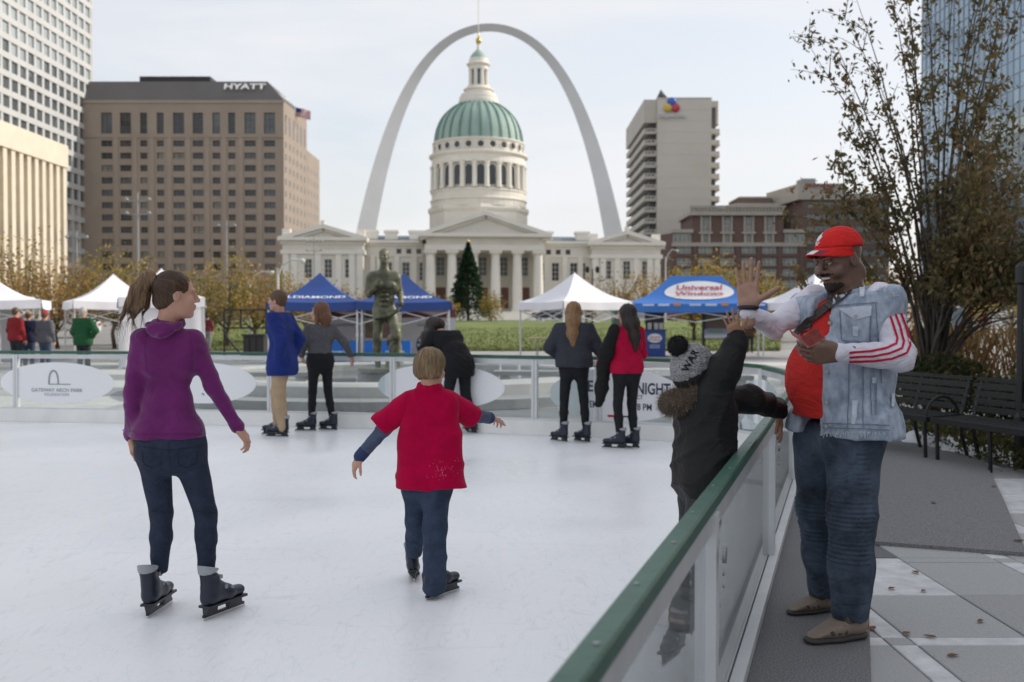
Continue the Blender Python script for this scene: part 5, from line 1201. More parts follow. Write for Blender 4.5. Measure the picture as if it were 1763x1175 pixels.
# the large tree at the right
def big_tree():
    bx, by = 5.75, 13.6; rg = np.random.RandomState(77); rr = random.Random(77)
    root = thing('zelkova_tree', 'large sparse leaved tree with arching branches at right', 'tree', (bx, by, 0))
    tk = MB(); fork = Vector((0, 0, .75)); tk.tube([(0, 0, -.05), (.02, 0, .3), (0, 0, .8)], [.12, .095, .085], 9)
    L_C = []; L_A = []
    def leaf_line(pts, dens, t0, side=.06):
        pts = [Vector(p) for p in pts]
        for a, b in zip(pts[:-1], pts[1:]):
            if min(a.z, b.z) < 1.7: continue
            n = int((b-a).length * dens) + 1
            for k in range(n):
                c = a + (b-a)*rr.random() + Vector((rr.gauss(0, side), rr.gauss(0, side), rr.gauss(-.03, side)))
                L_C.append(tuple(c)); L_A.append((0, 0, -.9))
    # limbs: (tip offset x, y, z, density)
    limbs = []
    # silhouettes seen against the sky, reaching up and left
    for (px, py, dy, dn) in ((1392, 78, -.3, 46), (1428, 75, .2, 40), (1455, 32, .4, 34), (1470, -10, -.2, 34), (1455, 160, .1, 42), (1472, 245, -.2, 55), (1450, 292, .2, 60), (1452, 345, 0, 70), (1530, -30, .5, 40), (1590, -60, -.4, 46), (1640, -70, .3, 46), (1700, -60, -.2, 46), (1755, -40, .3, 46), (1425, 385, .3, 90), (1510, 140, -.5, 40), (1560, 60, .2, 36)):
        p = P(px, py, by + dy); limbs.append((p - Vector((bx, by, 0)), dn))
    for j in range(34):
        a = rr.uniform(0, 6.28); r_ = rr.uniform(.5, 1.9); a = a if math.cos(a) > -.75 else a + 2.0; z = rr.uniform(1.9, 3.3) if j % 3 else rr.uniform(3.6, 6.5); limbs.append((Vector((math.cos(a)*r_, math.sin(a)*r_, z)), 85 if z < 3.8 else 48))
    for e, dn in limbs:
        s_ = Vector((rr.gauss(0, .05), rr.gauss(0, .05), rr.uniform(.55, .95))); hor = Vector((e.x, e.y, 0))
        bend = s_ + hor*.28 + Vector((0, 0, (e.z - s_.z)*.62)); pts = curve_pts(s_, e, bend, 9)
        pts = [p + Vector((rr.gauss(0, .015), rr.gauss(0, .015), 0)) for p in pts]
        tk.tube(pts, [.026*(1 - .90*t/8) for t in range(9)], 5)
        leaf_line(pts[4:], dn*.55, .4, .055)
        for k in range(3, 9):
            for rep in range(2):
                p = pts[k]; d = (pts[k] - pts[k-1]).normalized(); sd = d.cross(Vector((rr.gauss(0, 1), rr.gauss(0, 1), rr.gauss(0, 1)))).normalized()
                l_ = rr.uniform(.25, .75) * (1.15 if e.z < 3.8 else .8); q = p + d*l_*.75 + sd*l_*.55 + Vector((0, 0, -.05))
                tp = curve_pts(p, q, (p+q)/2 + Vector((0, 0, .05)), 4); tk.tube(tp, [.008, .006, .004, .002], 4); leaf_line(tp, dn*.8, 0, .05)
    # dense lower crown
    n = 5200; T = np.array([list(curve_pts((0, 0, .8), e, Vector((e.x*.3, e.y*.3, e.z*.6)), 5)[rr.randrange(2, 5)]) for e, dn in limbs if e.z < 3.8])
    idx = rg.randint(0, len(T), n); C = T[idx] + rg.normal(size=(n, 3))*np.array([.28, .28, .24]); C = C[(C[:, 2] > 1.75)]
    tk.build('trunk', M_bark, root, smooth=True)
    C = np.concatenate([C, np.array(L_C)]); V, F = leaves_np(C, .085, rg, .9, .46)
    tone = np.sin(C[:, 0]*4.1) + np.sin(C[:, 1]*3.3 + 1) + np.sin(C[:, 2]*3.7) + rg.normal(size=len(C))
    mi = np.clip(((tone + 2.6)/5.2*4).astype(int), 0, 3); mesh_np('crown', V, F, LEAF_D, root, smooth=False, mi=mi)
big_tree()

# hedge, tall grasses and low planting behind the benches
def leaf_mass(name, label, cat, pts_fn, n, leaf, mats, seed, aspect=.5, axis=None, kind='stuff', droop=.1):
    rg = np.random.RandomState(seed); C = pts_fn(rg, n); ax = None if axis is None else np.tile(np.array(axis), (len(C), 1))
    V, F = leaves_np(C, leaf, rg, droop, aspect, ax); o = mesh_np(name, V, F, mats, None, smooth=False, mi=rg.randint(0, len(mats), len(C))); tag(o, label, cat, kind=kind); return o
def hedge_pts(rg, n):
    t = rg.rand(n); y = 13.6 - 6.2*t; x = 4.95 + .85*t + .95*rg.rand(n); top = .78 + .16*np.sin(y*2.3)*np.sin(x*3.1) + .10*np.sin(y*5.1 + x*2)
    return np.c_[x, y, top*rg.rand(n)**.35]
leaf_mass('hedge', 'dark green hedge planting behind the benches', 'hedge', hedge_pts, 15000, .075, LEAF_H, 3)
def tall_pts(rg, n):
    cx = rg.randint(0, 26, n); x0 = 6.2 + 7.5*((cx*0.618) % 1); y0 = 14.8 + 5*((cx*.377) % 1); return np.c_[x0 + rg.normal(size=n)*.26, y0 + rg.normal(size=n)*.26, .15 + 1.15*rg.rand(n)]
leaf_mass('grass_clumps', 'tall tan ornamental grasses behind the tree', 'grass', tall_pts, 9000, .34, [leafmat('reed_tan', (0.26, 0.17, 0.08)), leafmat('reed_rust', (0.20, 0.11, 0.05)), leafmat('reed_olive', (0.13, 0.12, 0.05))], 4, .10, (0, 0, 1.6))
leaf_mass('ground_cover', 'low green planting under the benches', 'plants', lambda rg, n: np.c_[4.55 + .9*rg.rand(n) + .2, 8.4 + 4.4*rg.rand(n), .02 + .22*rg.rand(n)], 4200, .06, [LEAF_H[1], LEAF_H[3], LEAF_B[3]], 6)

# snow heaps scraped from the ice
def snow():
    rg = np.random.RandomState(8); V = []; F = []; nx_, ny_ = 90, 14
    path = [Vector(p) for p in ((3.0, 13.0), (4.0, 12.85), (4.75, 12.3), (4.95, 11.4), (5.02, 10.6), (5.3, 10.0), (5.9, 9.6))]
    for i in range(nx_):
        t = i/(nx_-1)*(len(path)-1); k = min(int(t), len(path)-2); p = path[k].lerp(path[k+1], t-k); d = (path[k+1]-path[k]).normalized(); nn = Vector((d.y, -d.x))
        w = .20 + .12*math.sin(i*.37) + .06*math.sin(i*1.3); h = .085 + .05*math.sin(i*.51 + 1) + .03*math.sin(i*1.7)
        for j in range(ny_):
            s_ = -1 + 2*j/(ny_-1); q = p + nn*(w*s_); z = max(0, h*(1-s_*s_)**.8*(1 + .5*mnoise.noise(Vector((q.x*9, q.y*9, 0))))) + .025*mnoise.noise(Vector((q.x*25, q.y*25, 3)))*(1-abs(s_))
            V.append((q.x, q.y, z - .004))
    F = [(i*ny_+j, (i+1)*ny_+j, (i+1)*ny_+j+1, i*ny_+j+1) for i in range(nx_-1) for j in range(ny_-1)]
    o = mesh_np('snow', V, F, mat('old_snow', (0.74, 0.76, 0.80), 0.7, 0.10, 14.0, bump=0.5, bs=50), None); tag(o, 'ridge of scraped snow along the planting behind the carpet', 'snow', kind='stuff')
    C = np.c_[4.6 + rg.rand(160)*1.4, 9.4 + rg.rand(160)*3.4, np.full(160, .01)]
snow()

# benches
def bench(a, b, label):
    a, b = Vector(a), Vector(b); d = (b-a); Lb = d.length; root = thing('park_bench', label, 'bench', (a.x, a.y, 0), math.atan2(d.y, d.x), 'black slatted benches')
    M_b = mat('bench_black', (0.010, 0.0105, 0.012), 0.45, 0.2, 6.0); M_s = mat('bench_slat', (0.016, 0.0165, 0.018), 0.5, 0.2, 6.0)
    for j in range(5): MB().box((.02, .06+j*.085, .425+.004*j), (Lb-.02, .06+j*.085+.065, .455+.004*j)).build('seat_slat', M_s, root)
    MB().box((0, .0, .40), (Lb, .045, .455)).build('front_rail', M_b, root)
    for j in range(4):
        z = .51 + j*.078; y = .50 + j*.02; MB().box((.02, y, z), (Lb-.02, y+.028, z+.06)).build('back_slat', M_s, root)
    MB().box((0, .575, .825), (Lb, .615, .86)).build('top_rail', M_b, root)
    for x in (.06, Lb/2, Lb-.06):
        MB().tube([(x, .05, 0), (x, .04, .25), (x, .03, .42)], .02, 6).tube([(x, .58, 0), (x, .50, .25), (x, .48, .42), (x, .60, .84)], .02, 6).build('leg', M_b, root)
    for x in (Lb*.98-.03,):
        pts = [(x, .05 + .20 - .20*math.cos(t), .45 + .21*math.sin(t)) for t in [math.pi*j/10 for j in range(11)]]; MB().tube(pts, .016, 6).build('arm_hoop', M_b, root)
bench((3.82, 11.75), (4.27, 10.25), 'black slatted bench farther along the hedge, behind the man')
bench((4.29, 10.20), (4.74, 8.70), 'black slatted bench with round arm hoop at right edge')

# posts and lamps
M_pole = mat('pole_grey', (0.30, 0.31, 0.32), 0.5, metal=0.4); M_black = mat('post_black', (0.012, 0.012, 0.014), 0.45)
r_ = thing('lamp_post', 'short black post light standing at right edge behind the bench', 'lamp post', (4.98, 9.75, 0))
MB().tube([(0, 0, 0), (0, 0, .5), (0, 0, .55), (0, 0, 1.80)], [.055, .05, .036, .032], 12).build('post', M_black, r_); MB().lathe([(.032, 1.80), (.05, 1.82), (.05, 1.98), (.02, 2.02)], 12).build('lamp_head', M_black, r_)
r_ = thing('bollard_light', 'square grey bollard post among the tall grasses', 'bollard', (11.15, 25.0, 0))
MB().box((-.14, -.14, 0), (.14, .14, 1.75)).build('post', mat('bollard_grey', (0.20, 0.24, 0.28), 0.4, metal=0.3), r_); MB().box((-.15, -.15, 1.75), (.15, .15, 1.82)).build('cap', M_aluw, r_)
def flood_pole(px, top_py, d, label, arms):
    p = P(px, top_py, d); z0 = gz(d); r_ = thing('floodlight_pole', label, 'light pole', (p.x, d, z0), 0, 'tall poles before the hotel'); H = p.z - z0
    MB().tube([(0, 0, 0), (0, 0, H)], [.09, .05], 8).build('pole', M_pole, r_)
    for i in range(arms):
        z = H - .5 - i*.85; MB().beam((-.75, 0, z), (.75, 0, z), .06, .06).build('cross_arm', M_pole, r_)
        for x in (-.7, .7): MB().lathe([(.03, .10), (.11, .05), (.13, -.06), (.02, -.08)], 10).build('flood_lamp', mat('lamp_shell', (0.28, 0.29, 0.30), 0.4), r_).location = (x, 0, z + .1)
flood_pole(237, 332, 62, 'tall floodlight pole with two cross arms before the hotel', 2)
flood_pole(390, 380, 84, 'slender pole with small head before the right part of the hotel', 1)
flood_pole(541, 408, 95, 'dark pole with lamps at the left courthouse wing', 2)
flood_pole(132, 398, 70, 'thin pole with side arm before the white tower', 1)
def curved_lamp(px, top_py, d, label, side=1):
    p = P(px, top_py, d); z0 = gz(d); H = p.z - z0; r_ = thing('street_lamp', label, 'street lamp', (p.x, d, z0), 0, 'pale street lamps with curved arms')
    M_l = mat('lamp_white', (0.62, 0.62, 0.60), 0.5)
    MB().tube([(0, 0, 0), (0, 0, H*.82), (0, 0, H*.9)], [.10, .07, .06], 8).build('pole', M_l, r_)
    for s_ in ((1, -1) if side == 2 else (side,)):
        MB().tube([(0, 0, H*.80), (s_*.25, 0, H*.93), (s_*.7, 0, H), (s_*1.2, 0, H*.99)], [.05, .05, .05, .04], 6).build('arm', M_l, r_)
        MB().lathe([(.02, .12), (.16, .05), (.15, -.08), (.02, -.12)], 10).build('lamp_head', M_l, r_).location = (s_*1.3, 0, H*.985)
curved_lamp(478, 447, 52, 'pale street lamp with curved arm right of the man in blue', 1)
curved_lamp(430, 468, 58, 'low pale street lamp behind the iron frame', 1)
curved_lamp(1146, 430, 112, 'pale street lamp with curved arm right of the courthouse', 1)
r_ = thing('lantern_post', 'black lantern post before the right courthouse wing', 'lamp post', (P(1020, 450, 70).x, 70, gz(70)))
MB().tube([(0, 0, 0), (0, 0, 4.6)], [.09, .05], 8).build('post', M_black, r_)
for s_ in (-.35, .35): MB().lathe([(.02, .3), (.16, .15), (.12, -.15), (.02, -.2)], 8).build('lantern', M_black, r_).location = (s_, 0, 4.5)

# ------------------------------------------------------------------ parked vehicles
def car(x, y, rz, col, label, suv=False):
    root = thing('parked_car', label, 'car', (x, y, gz(y) if y < 114 else 1.2), rz, 'cars parked along the street'); M_p = mat('car_%s' % label[:9], col, 0.3, spec=0.6)
    L_, w = (4.7, 1.85); hh = 1.75 if suv else 1.45
    prof = [(-2.3, .35), (-2.32, .75), (-2.2, .95), (-1.3, 1.0)] if not suv else [(-2.3, .4), (-2.32, .9), (-2.2, 1.08), (-1.15, 1.12)]
    top = [(-.6, hh), (1.0, hh), (1.9, 1.02)] if not suv else [(-.55, hh), (1.85, hh), (2.2, 1.12)]
    end = [(2.28, .95), (2.32, .7), (2.28, .35)]
    def loft(pts, wb, wt, z_mid):
        q = MB(); n = len(pts); vs = []
        for s_ in (-1, 1):
            for (a, z) in pts: vs.append((a, s_*(wb if z <= z_mid else wt), z))
        fs = [tuple(range(n)), tuple(range(2*n-1, n-1, -1))] + [(i, n+i, n+(i+1) % n, (i+1) % n) for i in range(n)]
        q.add(vs, fs); return q
    lower = prof + [(2.2, prof[-1][1])] + end; loft(lower, w/2, w/2, 9).build('body', M_p, root)
    cab = [(prof[-1][0], prof[-1][1]-.02)] + top + [(top[-1][0]+.05, prof[-1][1]-.02)]; loft(cab, w/2-.04, w/2-.22, 1.2).build('cabin', M_p, root)
    M_cg = mat('car_glass', (0.02, 0.025, 0.03), 0.08)
    gl = [(prof[-1][0]+.22, prof[-1][1]+.06), (top[0][0]+.08, hh-.1), (top[1][0]-.05, hh-.1), (top[2][0]-.25, prof[-1][1]+.06)]
    loft(gl, w/2-.05, w/2-.19, 1.2).build('side_glass', M_cg, root)
    for xx in (-1.42, 1.42):
        for s_ in (-1, 1):
            o_ = MB().tube([(xx, s_*(w/2-.2), .33), (xx, s_*(w/2+.01), .33)], .33, 18).build('wheel', mat('tyre', (0.02, 0.02, 0.02), 0.8), root); MB().tube([(xx, s_*(w/2+.005), .33), (xx, s_*(w/2+.025), .33)], .2, 12).build('rim', M_alu, o_)
    for s_ in (-.65, .65): MB().box((-2.335, s_-.18, .68), (-2.30, s_+.18, .82)).build('headlight', mat('lamp_clear', (0.7, 0.7, 0.7), 0.2), root); MB().box((2.30, s_-.18, .70), (2.335, s_+.18, .86)).build('tail_light', mat('lamp_red', (0.35, 0.02, 0.02), 0.3), root)
car(P(1738, 550, 72).x, 72, R(20), (0.62, 0.63, 0.64), 'white parked SUV at right edge behind the lamp post', True)
car(P(1178, 540, 121).x, 121, 0, (0.22, 0.03, 0.03), 'red parked car behind the bright blue tent')
car(P(1108, 540, 121).x, 121, 0, (0.35, 0.36, 0.38), 'silver parked car behind the bright blue tent', True)
car(P(948, 540, 121).x, 121, 0, (0.03, 0.035, 0.05), 'dark parked car behind the white middle tent', True)
car(P(1660, 545, 95).x, 95, R(15), (0.10, 0.11, 0.13), 'dark grey parked car behind the tall grasses')
car(P(105, 560, 66).x, 66, R(-5), (0.6, 0.6, 0.6), 'white parked car behind the red jacketed man')
# fallen leaves on the paving
lv = MB(); lv.add([(-.045, 0, .004), (-.022, .018, .010), (.008, .023, .013), (.034, .012, .009), (.052, .0, .006), (.034, -.012, .011), (.006, -.021, .010), (-.024, -.016, .012), (0, 0, .002)], [(8, i, (i+1) % 8) for i in range(8)])
first = None; lw_ = ['on the carpet left of the man', 'nearest the white marble slab centre', 'on the white cross strip', 'on the marble slab, rightmost there', 'between carpet edge and lower strip', 'on the grey slab far right', 'on the wide thick carpet', 'behind the heel of the man', 'by the snow at right edge', 'at the corner of the thick carpet', 'on the lower cross strip', 'on the paving beyond the thick carpet', 'near the snow ridge', 'on the slab just right of the heel']
for (px, py) in ((1352, 892), (1535, 1014), (1575, 986), (1590, 1018), (1602, 1097), (1688, 1070), (1607, 866), (1503, 1083), (1722, 812), (1755, 932), (1640, 1130), (1711, 838), (1708, 778), (1560, 1092)):
    g_ = G(px, py, .008 if px < 1400 else (.03 if py < 940 else 0.004))
    if first is None: first = lv.build('fallen_leaf', [mat('dead_leaf', (0.16, 0.085, 0.04), 0.8, 0.3, 20)]); o_ = first
    else: o_ = first.copy(); COL.objects.link(o_)
    o_.location = g_; o_.rotation_euler = (0, 0, rnd.uniform(0, 6.28)); s_ = rnd.uniform(.45, .85); o_.scale = (s_, s_, s_)
    tag(o_, 'curled brown fallen leaf ' + lw_.pop(0), 'leaf', 'fallen leaves on the walkway')
# ------------------------------------------------------------------ implicit-surface modelling for people
def smin(a, b, k):
    h = np.clip(.5 + .5*(b-a)/k, 0, 1); return b + (a-b)*h - k*h*(1-h)
class SDF:
    """A smooth union of tapered limbs and ellipsoids, polygonised by surface nets."""
    def __init__(s): s.p = []
    def _add(s, f, lo, hi, k, op): s.p.append((f, np.array(lo, float), np.array(hi, float), k, op)); return s
    def cone(s, a, b, ra, rb, k=.02, flat=None, op='u'):
        a, b = np.array(a, float), np.array(b, float); ab = b-a; L2 = max(1e-9, ab @ ab)
        fa = None if flat is None else (np.array(flat[0], float)/np.linalg.norm(flat[0]), flat[1])
        def f(X, Y, Z):
            px, py, pz = X-a[0], Y-a[1], Z-a[2]; t = np.clip((px*ab[0]+py*ab[1]+pz*ab[2])/L2, 0, 1)
            qx, qy, qz = px-t*ab[0], py-t*ab[1], pz-t*ab[2]
            if fa is not None:
                n, fc = fa; d = (qx*n[0]+qy*n[1]+qz*n[2])*(1/fc-1); qx, qy, qz = qx+n[0]*d, qy+n[1]*d, qz+n[2]*d
            return np.sqrt(qx*qx+qy*qy+qz*qz) - (ra+(rb-ra)*t)
        m = max(ra, rb) * (max(1.0, flat[1]) if flat else 1.0); return s._add(f, np.minimum(a, b)-m, np.maximum(a, b)+m, k, op)
    def path(s, pts, rr, k=.02, flat=None):
        for i in range(len(pts)-1): s.cone(pts[i], pts[i+1], rr[i], rr[i+1], k, flat)
        return s
    def ell(s, c, r, ax=None, k=.02, op='u'):
        c = np.array(c, float); r = np.array(r, float); A = np.eye(3) if ax is None else np.array([list(v) for v in ax], float)
        def f(X, Y, Z):
            px, py, pz = X-c[0], Y-c[1], Z-c[2]
            u = [(px*A[i][0]+py*A[i][1]+pz*A[i][2])/r[i] for i in range(3)]; k0 = np.sqrt(u[0]**2+u[1]**2+u[2]**2)
            k1 = np.sqrt((u[0]/r[0])**2+(u[1]/r[1])**2+(u[2]/r[2])**2)+1e-9; return k0*(k0-1)/k1
        m = r.max(); return s._add(f, c-m, c+m, k, op)
    def box(s, c, hs, ax=None, rd=.01, k=.01, op='u'):
        c = np.array(c, float); A = np.eye(3) if ax is None else np.array([list(v) for v in ax], float); hs = np.array(hs, float)-rd
        def f(X, Y, Z):
            px, py, pz = X-c[0], Y-c[1], Z-c[2]; q = [np.abs(px*A[i][0]+py*A[i][1]+pz*A[i][2])-hs[i] for i in range(3)]
            o = np.sqrt(sum(np.maximum(v, 0)**2 for v in q)); return o + np.minimum(np.maximum(q[0], np.maximum(q[1], q[2])), 0) - rd
        m = float(np.linalg.norm(hs+rd)); return s._add(f, c-m, c+m, k, op)
    def cut(s, p, n, k=.004):
        p = np.array(p, float); n = np.array(n, float)/np.linalg.norm(n)
        return s._add(lambda X, Y, Z: (X-p[0])*n[0]+(Y-p[1])*n[1]+(Z-p[2])*n[2], (-1e9,)*3, (1e9,)*3, k, 'c')
    def mesh(s, h, disp=None, smooth=1):
        us = [q for q in s.p if q[4] == 'u']; lo = np.min([q[1]-q[3] for q in us], 0)-3*h; hi = np.max([q[2]+q[3] for q in us], 0)+3*h
        n = np.ceil((hi-lo)/h).astype(int)+1; ax = [lo[i]+h*np.arange(n[i]) for i in range(3)]
        D = np.full(n, .25, np.float32)
        for f, l, u, k, op in s.p:
            m = k+2.5*h if op != 'c' else 0
            i0 = np.clip(np.floor((l-m-lo)/h).astype(int), 0, n) if op != 'c' else np.zeros(3, int); i1 = np.clip(np.ceil((u+m-lo)/h).astype(int)+1, 0, n) if op != 'c' else n
            if (i1 <= i0).any(): continue
            sl_ = tuple(slice(i0[i], i1[i]) for i in range(3))
            X = ax[0][sl_[0]].astype(np.float32)[:, None, None]; Y = ax[1][sl_[1]].astype(np.float32)[None, :, None]; Z = ax[2][sl_[2]].astype(np.float32)[None, None, :]
            d = f(X, Y, Z)
            if op == 'u': D[sl_] = smin(D[sl_], d, k)
            else: D[sl_] = -smin(-D[sl_], -d if op == 'c' else d, k)
        if disp is not None:
            near = np.abs(D) < 4*h; ii = np.nonzero(near); D[near] += disp(ax[0][ii[0]], ax[1][ii[1]], ax[2][ii[2]]).astype(np.float32)
        return nets(D, lo, h, smooth)
def nets(D, lo, h, smooth=1):
    S = D < 0; n = np.array(D.shape); c = np.zeros(n-1, np.uint8)
    for i in (0, 1):
        for j in (0, 1):
            for k in (0, 1): c += S[i:n[0]-1+i, j:n[1]-1+j, k:n[2]-1+k]
    act = (c > 0) & (c < 8); I = np.stack(np.nonzero(act), 1); idx = np.full(n-1, -1, np.int32); idx[act] = np.arange(len(I))
    acc = np.zeros((len(I), 3)); cnt = np.zeros(len(I))
    cor = [(i, j, k) for i in (0, 1) for j in (0, 1) for k in (0, 1)]; V8 = {q: D[I[:, 0]+q[0], I[:, 1]+q[1], I[:, 2]+q[2]] for q in cor}
    for q in cor:
        for a in range(3):
            if q[a]: continue
            r = list(q); r[a] = 1; r = tuple(r); x, y = V8[q], V8[r]; m = (x < 0) != (y < 0); t = np.where(m, x/np.where(m, x-y, 1), 0)
            p = np.array(q, float)[None, :]+0*acc; p[:, a] += t; acc[m] += p[m]; cnt[m] += 1
    V = lo+h*(I+acc/np.maximum(cnt, 1)[:, None]); F = []
    for a in range(3):
        b, d = (a+1) % 3, (a+2) % 3; s0 = [slice(1, -1)]*3; s0[a] = slice(0, -1); s1 = [slice(1, -1)]*3; s1[a] = slice(1, None)
        A, B = S[tuple(s0)], S[tuple(s1)]; m = A != B; E = np.stack(np.nonzero(m), 1); fl = A[m]
        base = E.copy()
        for e in range(3):
            if e != a: base[:, e] += 1
        def cell(db, dd):
            q = base.copy(); q[:, b] -= db; q[:, d] -= dd; return idx[q[:, 0], q[:, 1], q[:, 2]]
        Q = np.stack([cell(1, 1), cell(0, 1), cell(0, 0), cell(1, 0)], 1); Q[~fl] = Q[~fl][:, ::-1]; F.append(Q)
    F = np.concatenate(F); F = F[(F >= 0).all(1)]
    for _ in range(smooth):
        S_ = np.zeros_like(V); N_ = np.zeros(len(V))
        for a in range(4):
            i, j = F[:, a], F[:, (a+1) % 4]
            for d in range(3): S_[:, d] += np.bincount(i, V[j, d], len(V)) + np.bincount(j, V[i, d], len(V))
            N_ += np.bincount(i, minlength=len(V)) + np.bincount(j, minlength=len(V))
        V = V*.5 + .5*S_/np.maximum(N_, 1)[:, None]
    return V, F
def join_np(parts):
    V = []; F = []; o = 0
    for v, f in parts: V.append(v); F.append(f+o); o += len(v)
    return np.concatenate(V), np.concatenate(F)
def folds(amp, fz=34, fx=22, seed=0.0, dirn=None):
    def f(X, Y, Z):
        a = np.sin(Z*fz + 2.6*np.sin(X*8+seed) + 2.2*np.sin(Y*7+Z*4+seed)); b = np.sin((X*.8+Z*.6+Y*.3)*fx + 2.4*np.sin(Z*9+seed*2) + 1.5*np.sin(Y*13))
        m = .5 + .5*np.sin(X*6.3+Z*5.1+seed*3)*np.sin(Y*7+Z*3.3+seed)
        return -amp*((1-np.abs(a))**2*m + (1-np.abs(b))**2*(1-m)*1.1 - .35)
    return f
def strands(amp, fr=150, fz=10):
    def f(X, Y, Z):
        a = np.arctan2(Y - Y.mean(), X - X.mean()); return amp*(np.sin(X*fr+Z*fz+3*np.sin(Z*14))*.5+np.sin(Y*fr*1.1-Z*fz*.8+2*np.sin(Z*11))*.5 + .6*np.sin(a*23+Z*9))
    return f
def V3(p): return np.array([p[0], p[1], p[2]], float)
def un(v): v = np.array(v, float); return v/np.linalg.norm(v)
M_sk = [mat('skin_light', (0.52, 0.29, 0.21), 0.5, 0.08, 25, bump=0.05, bs=250, spec=0.4), mat('skin_deep', (0.15, 0.083, 0.058), 0.40, 0.15, 30, bump=0.06, bs=250, spec=0.5), mat('skin_palm', (0.36, 0.21, 0.155), 0.5, 0.12, 40, spec=0.4), mat('skin_mid', (0.33, 0.17, 0.11), 0.5, 0.1, 25, spec=0.4)]
for m in (M_sk[0], M_sk[3]):
    b = m.node_tree.nodes['Principled BSDF']; b.inputs['Subsurface Weight'].default_value = .12; b.inputs['Subsurface Radius'].default_value = (.012, .005, .003)

def head_sdf(c, f, u, s=1.0, smile=False, ears=True):
    """Head with brow, nose, lips, chin and ears about its centre c, looking along f with crown along u."""
    f = un(f); u = un(np.array(u)-f*(np.array(u) @ f)); r = np.cross(f, u); c = np.array(c, float); A = (r, f, u); S = SDF()
    q = lambda x, y, z: c+s*(r*x+f*y+u*z)
    S.ell(q(0, -.012, .035), (.077*s, .097*s, .086*s), A, .02); S.ell(q(0, .020, -.035), (.062*s, .072*s, .090*s), A, .03); S.ell(q(0, .036, -.082), (.050*s, .046*s, .036*s), A, .03)
    S.ell(q(0, .074, -.104), (.022*s, .018*s, .018*s), A, .02)
    S.cone(q(0, .094, .016), q(0, .114, -.026), .009*s, .0125*s, .014); 
    for x in (-1, 1):
        S.ell(q(x*.014, .101, -.032), (.009*s,)*3, None, .008); S.ell(q(x*.044, .066, -.030), (.024*s, .022*s, .024*s), A, .02)
        S.ell(q(x*.030, .087, .027), (.026*s, .014*s, .010*s), A, .012)
        if ears:
            S.ell(q(x*.078, -.006, -.008), (.009*s, .020*s, .031*s), A, .008); S.ell(q(x*.090, .000, -.006), (.009*s, .010*s, .016*s), A, .006, 's')
        S.ell(q(x*.031, .107, .006), (.017*s, .016*s, .011*s), A, .010, 's')
    S.ell(q(0, .094, -.056), (.024*s, .013*s, .008*s), A, .008); S.ell(q(0, .092, -.071), (.021*s, .012*s, .008*s), A, .008)
    if smile:
        S.ell(q(0, .100, -.062), (.030*s, .022*s, .0105*s), A, .006, 's'); 
        for x in (-1, 1): S.ell(q(x*.046, .066, -.036), (.024*s, .024*s, .022*s), A, .03)
    return S, q, A
def hand_sdf(w, d, n, s=1.0, curl=(.25, .3, .35, .4), spread=.06, thumb=1, tcurl=.3, tout=.8):
    """Hand from wrist w along d, palm facing n; thumb on the +1/-1 side of d x n."""
    d = un(d); n = un(np.array(n)-d*(np.array(n) @ d)); x = np.cross(d, n)*thumb; w = np.array(w, float); S = SDF()
    S.cone(w-d*.05*s, w+d*.02*s, .026*s, .027*s, .02, (n, .75))
    ofs = (.030, .010, -.011, -.030); ln = (.088, .092, .087, .078); fl = ((.044, .026, .022), (.049, .029, .023), (.045, .027, .022), (.035, .021, .019)); fr = (.0088, .0090, .0086, .0076)
    for i in range(4):
        b = w+x*ofs[i]*.75*s+d*.012*s; kn = w+x*ofs[i]*s+d*ln[i]*s; S.cone(b, kn, .0145*s, .0125*s, .016); 
        dr = un(d+x*spread*(1.5-i)*1.0); nn = n
        p = kn; a = 0
        for j, l in enumerate(fl[i]):
            a += curl[i]*(.8 if j == 0 else 1.0); dd = dr*math.cos(a)+nn*math.sin(a); e = p+dd*l*s; S.cone(p, e, fr[i]*(1.06-.08*j)*s, fr[i]*(.98-.10*j)*s, .004); p = e
    S.ell(w+x*.028*s+d*.035*s+n*.008*s, (.020*s, .026*s, .016*s), (x, d, n), .015)
    p = w+x*.030*s+d*.030*s+n*.006*s; dd = un(d*(1-tout*.45)+x*tout+n*.25)
    for j, l in enumerate((.042, .032, .026)):
        e = p+dd*l*s; S.cone(p, e, (.0125-.0012*j)*s, (.0115-.0014*j)*s, .006); p = e; dd = un(dd+d*tcurl*.6+n*tcurl*.35)
    return S

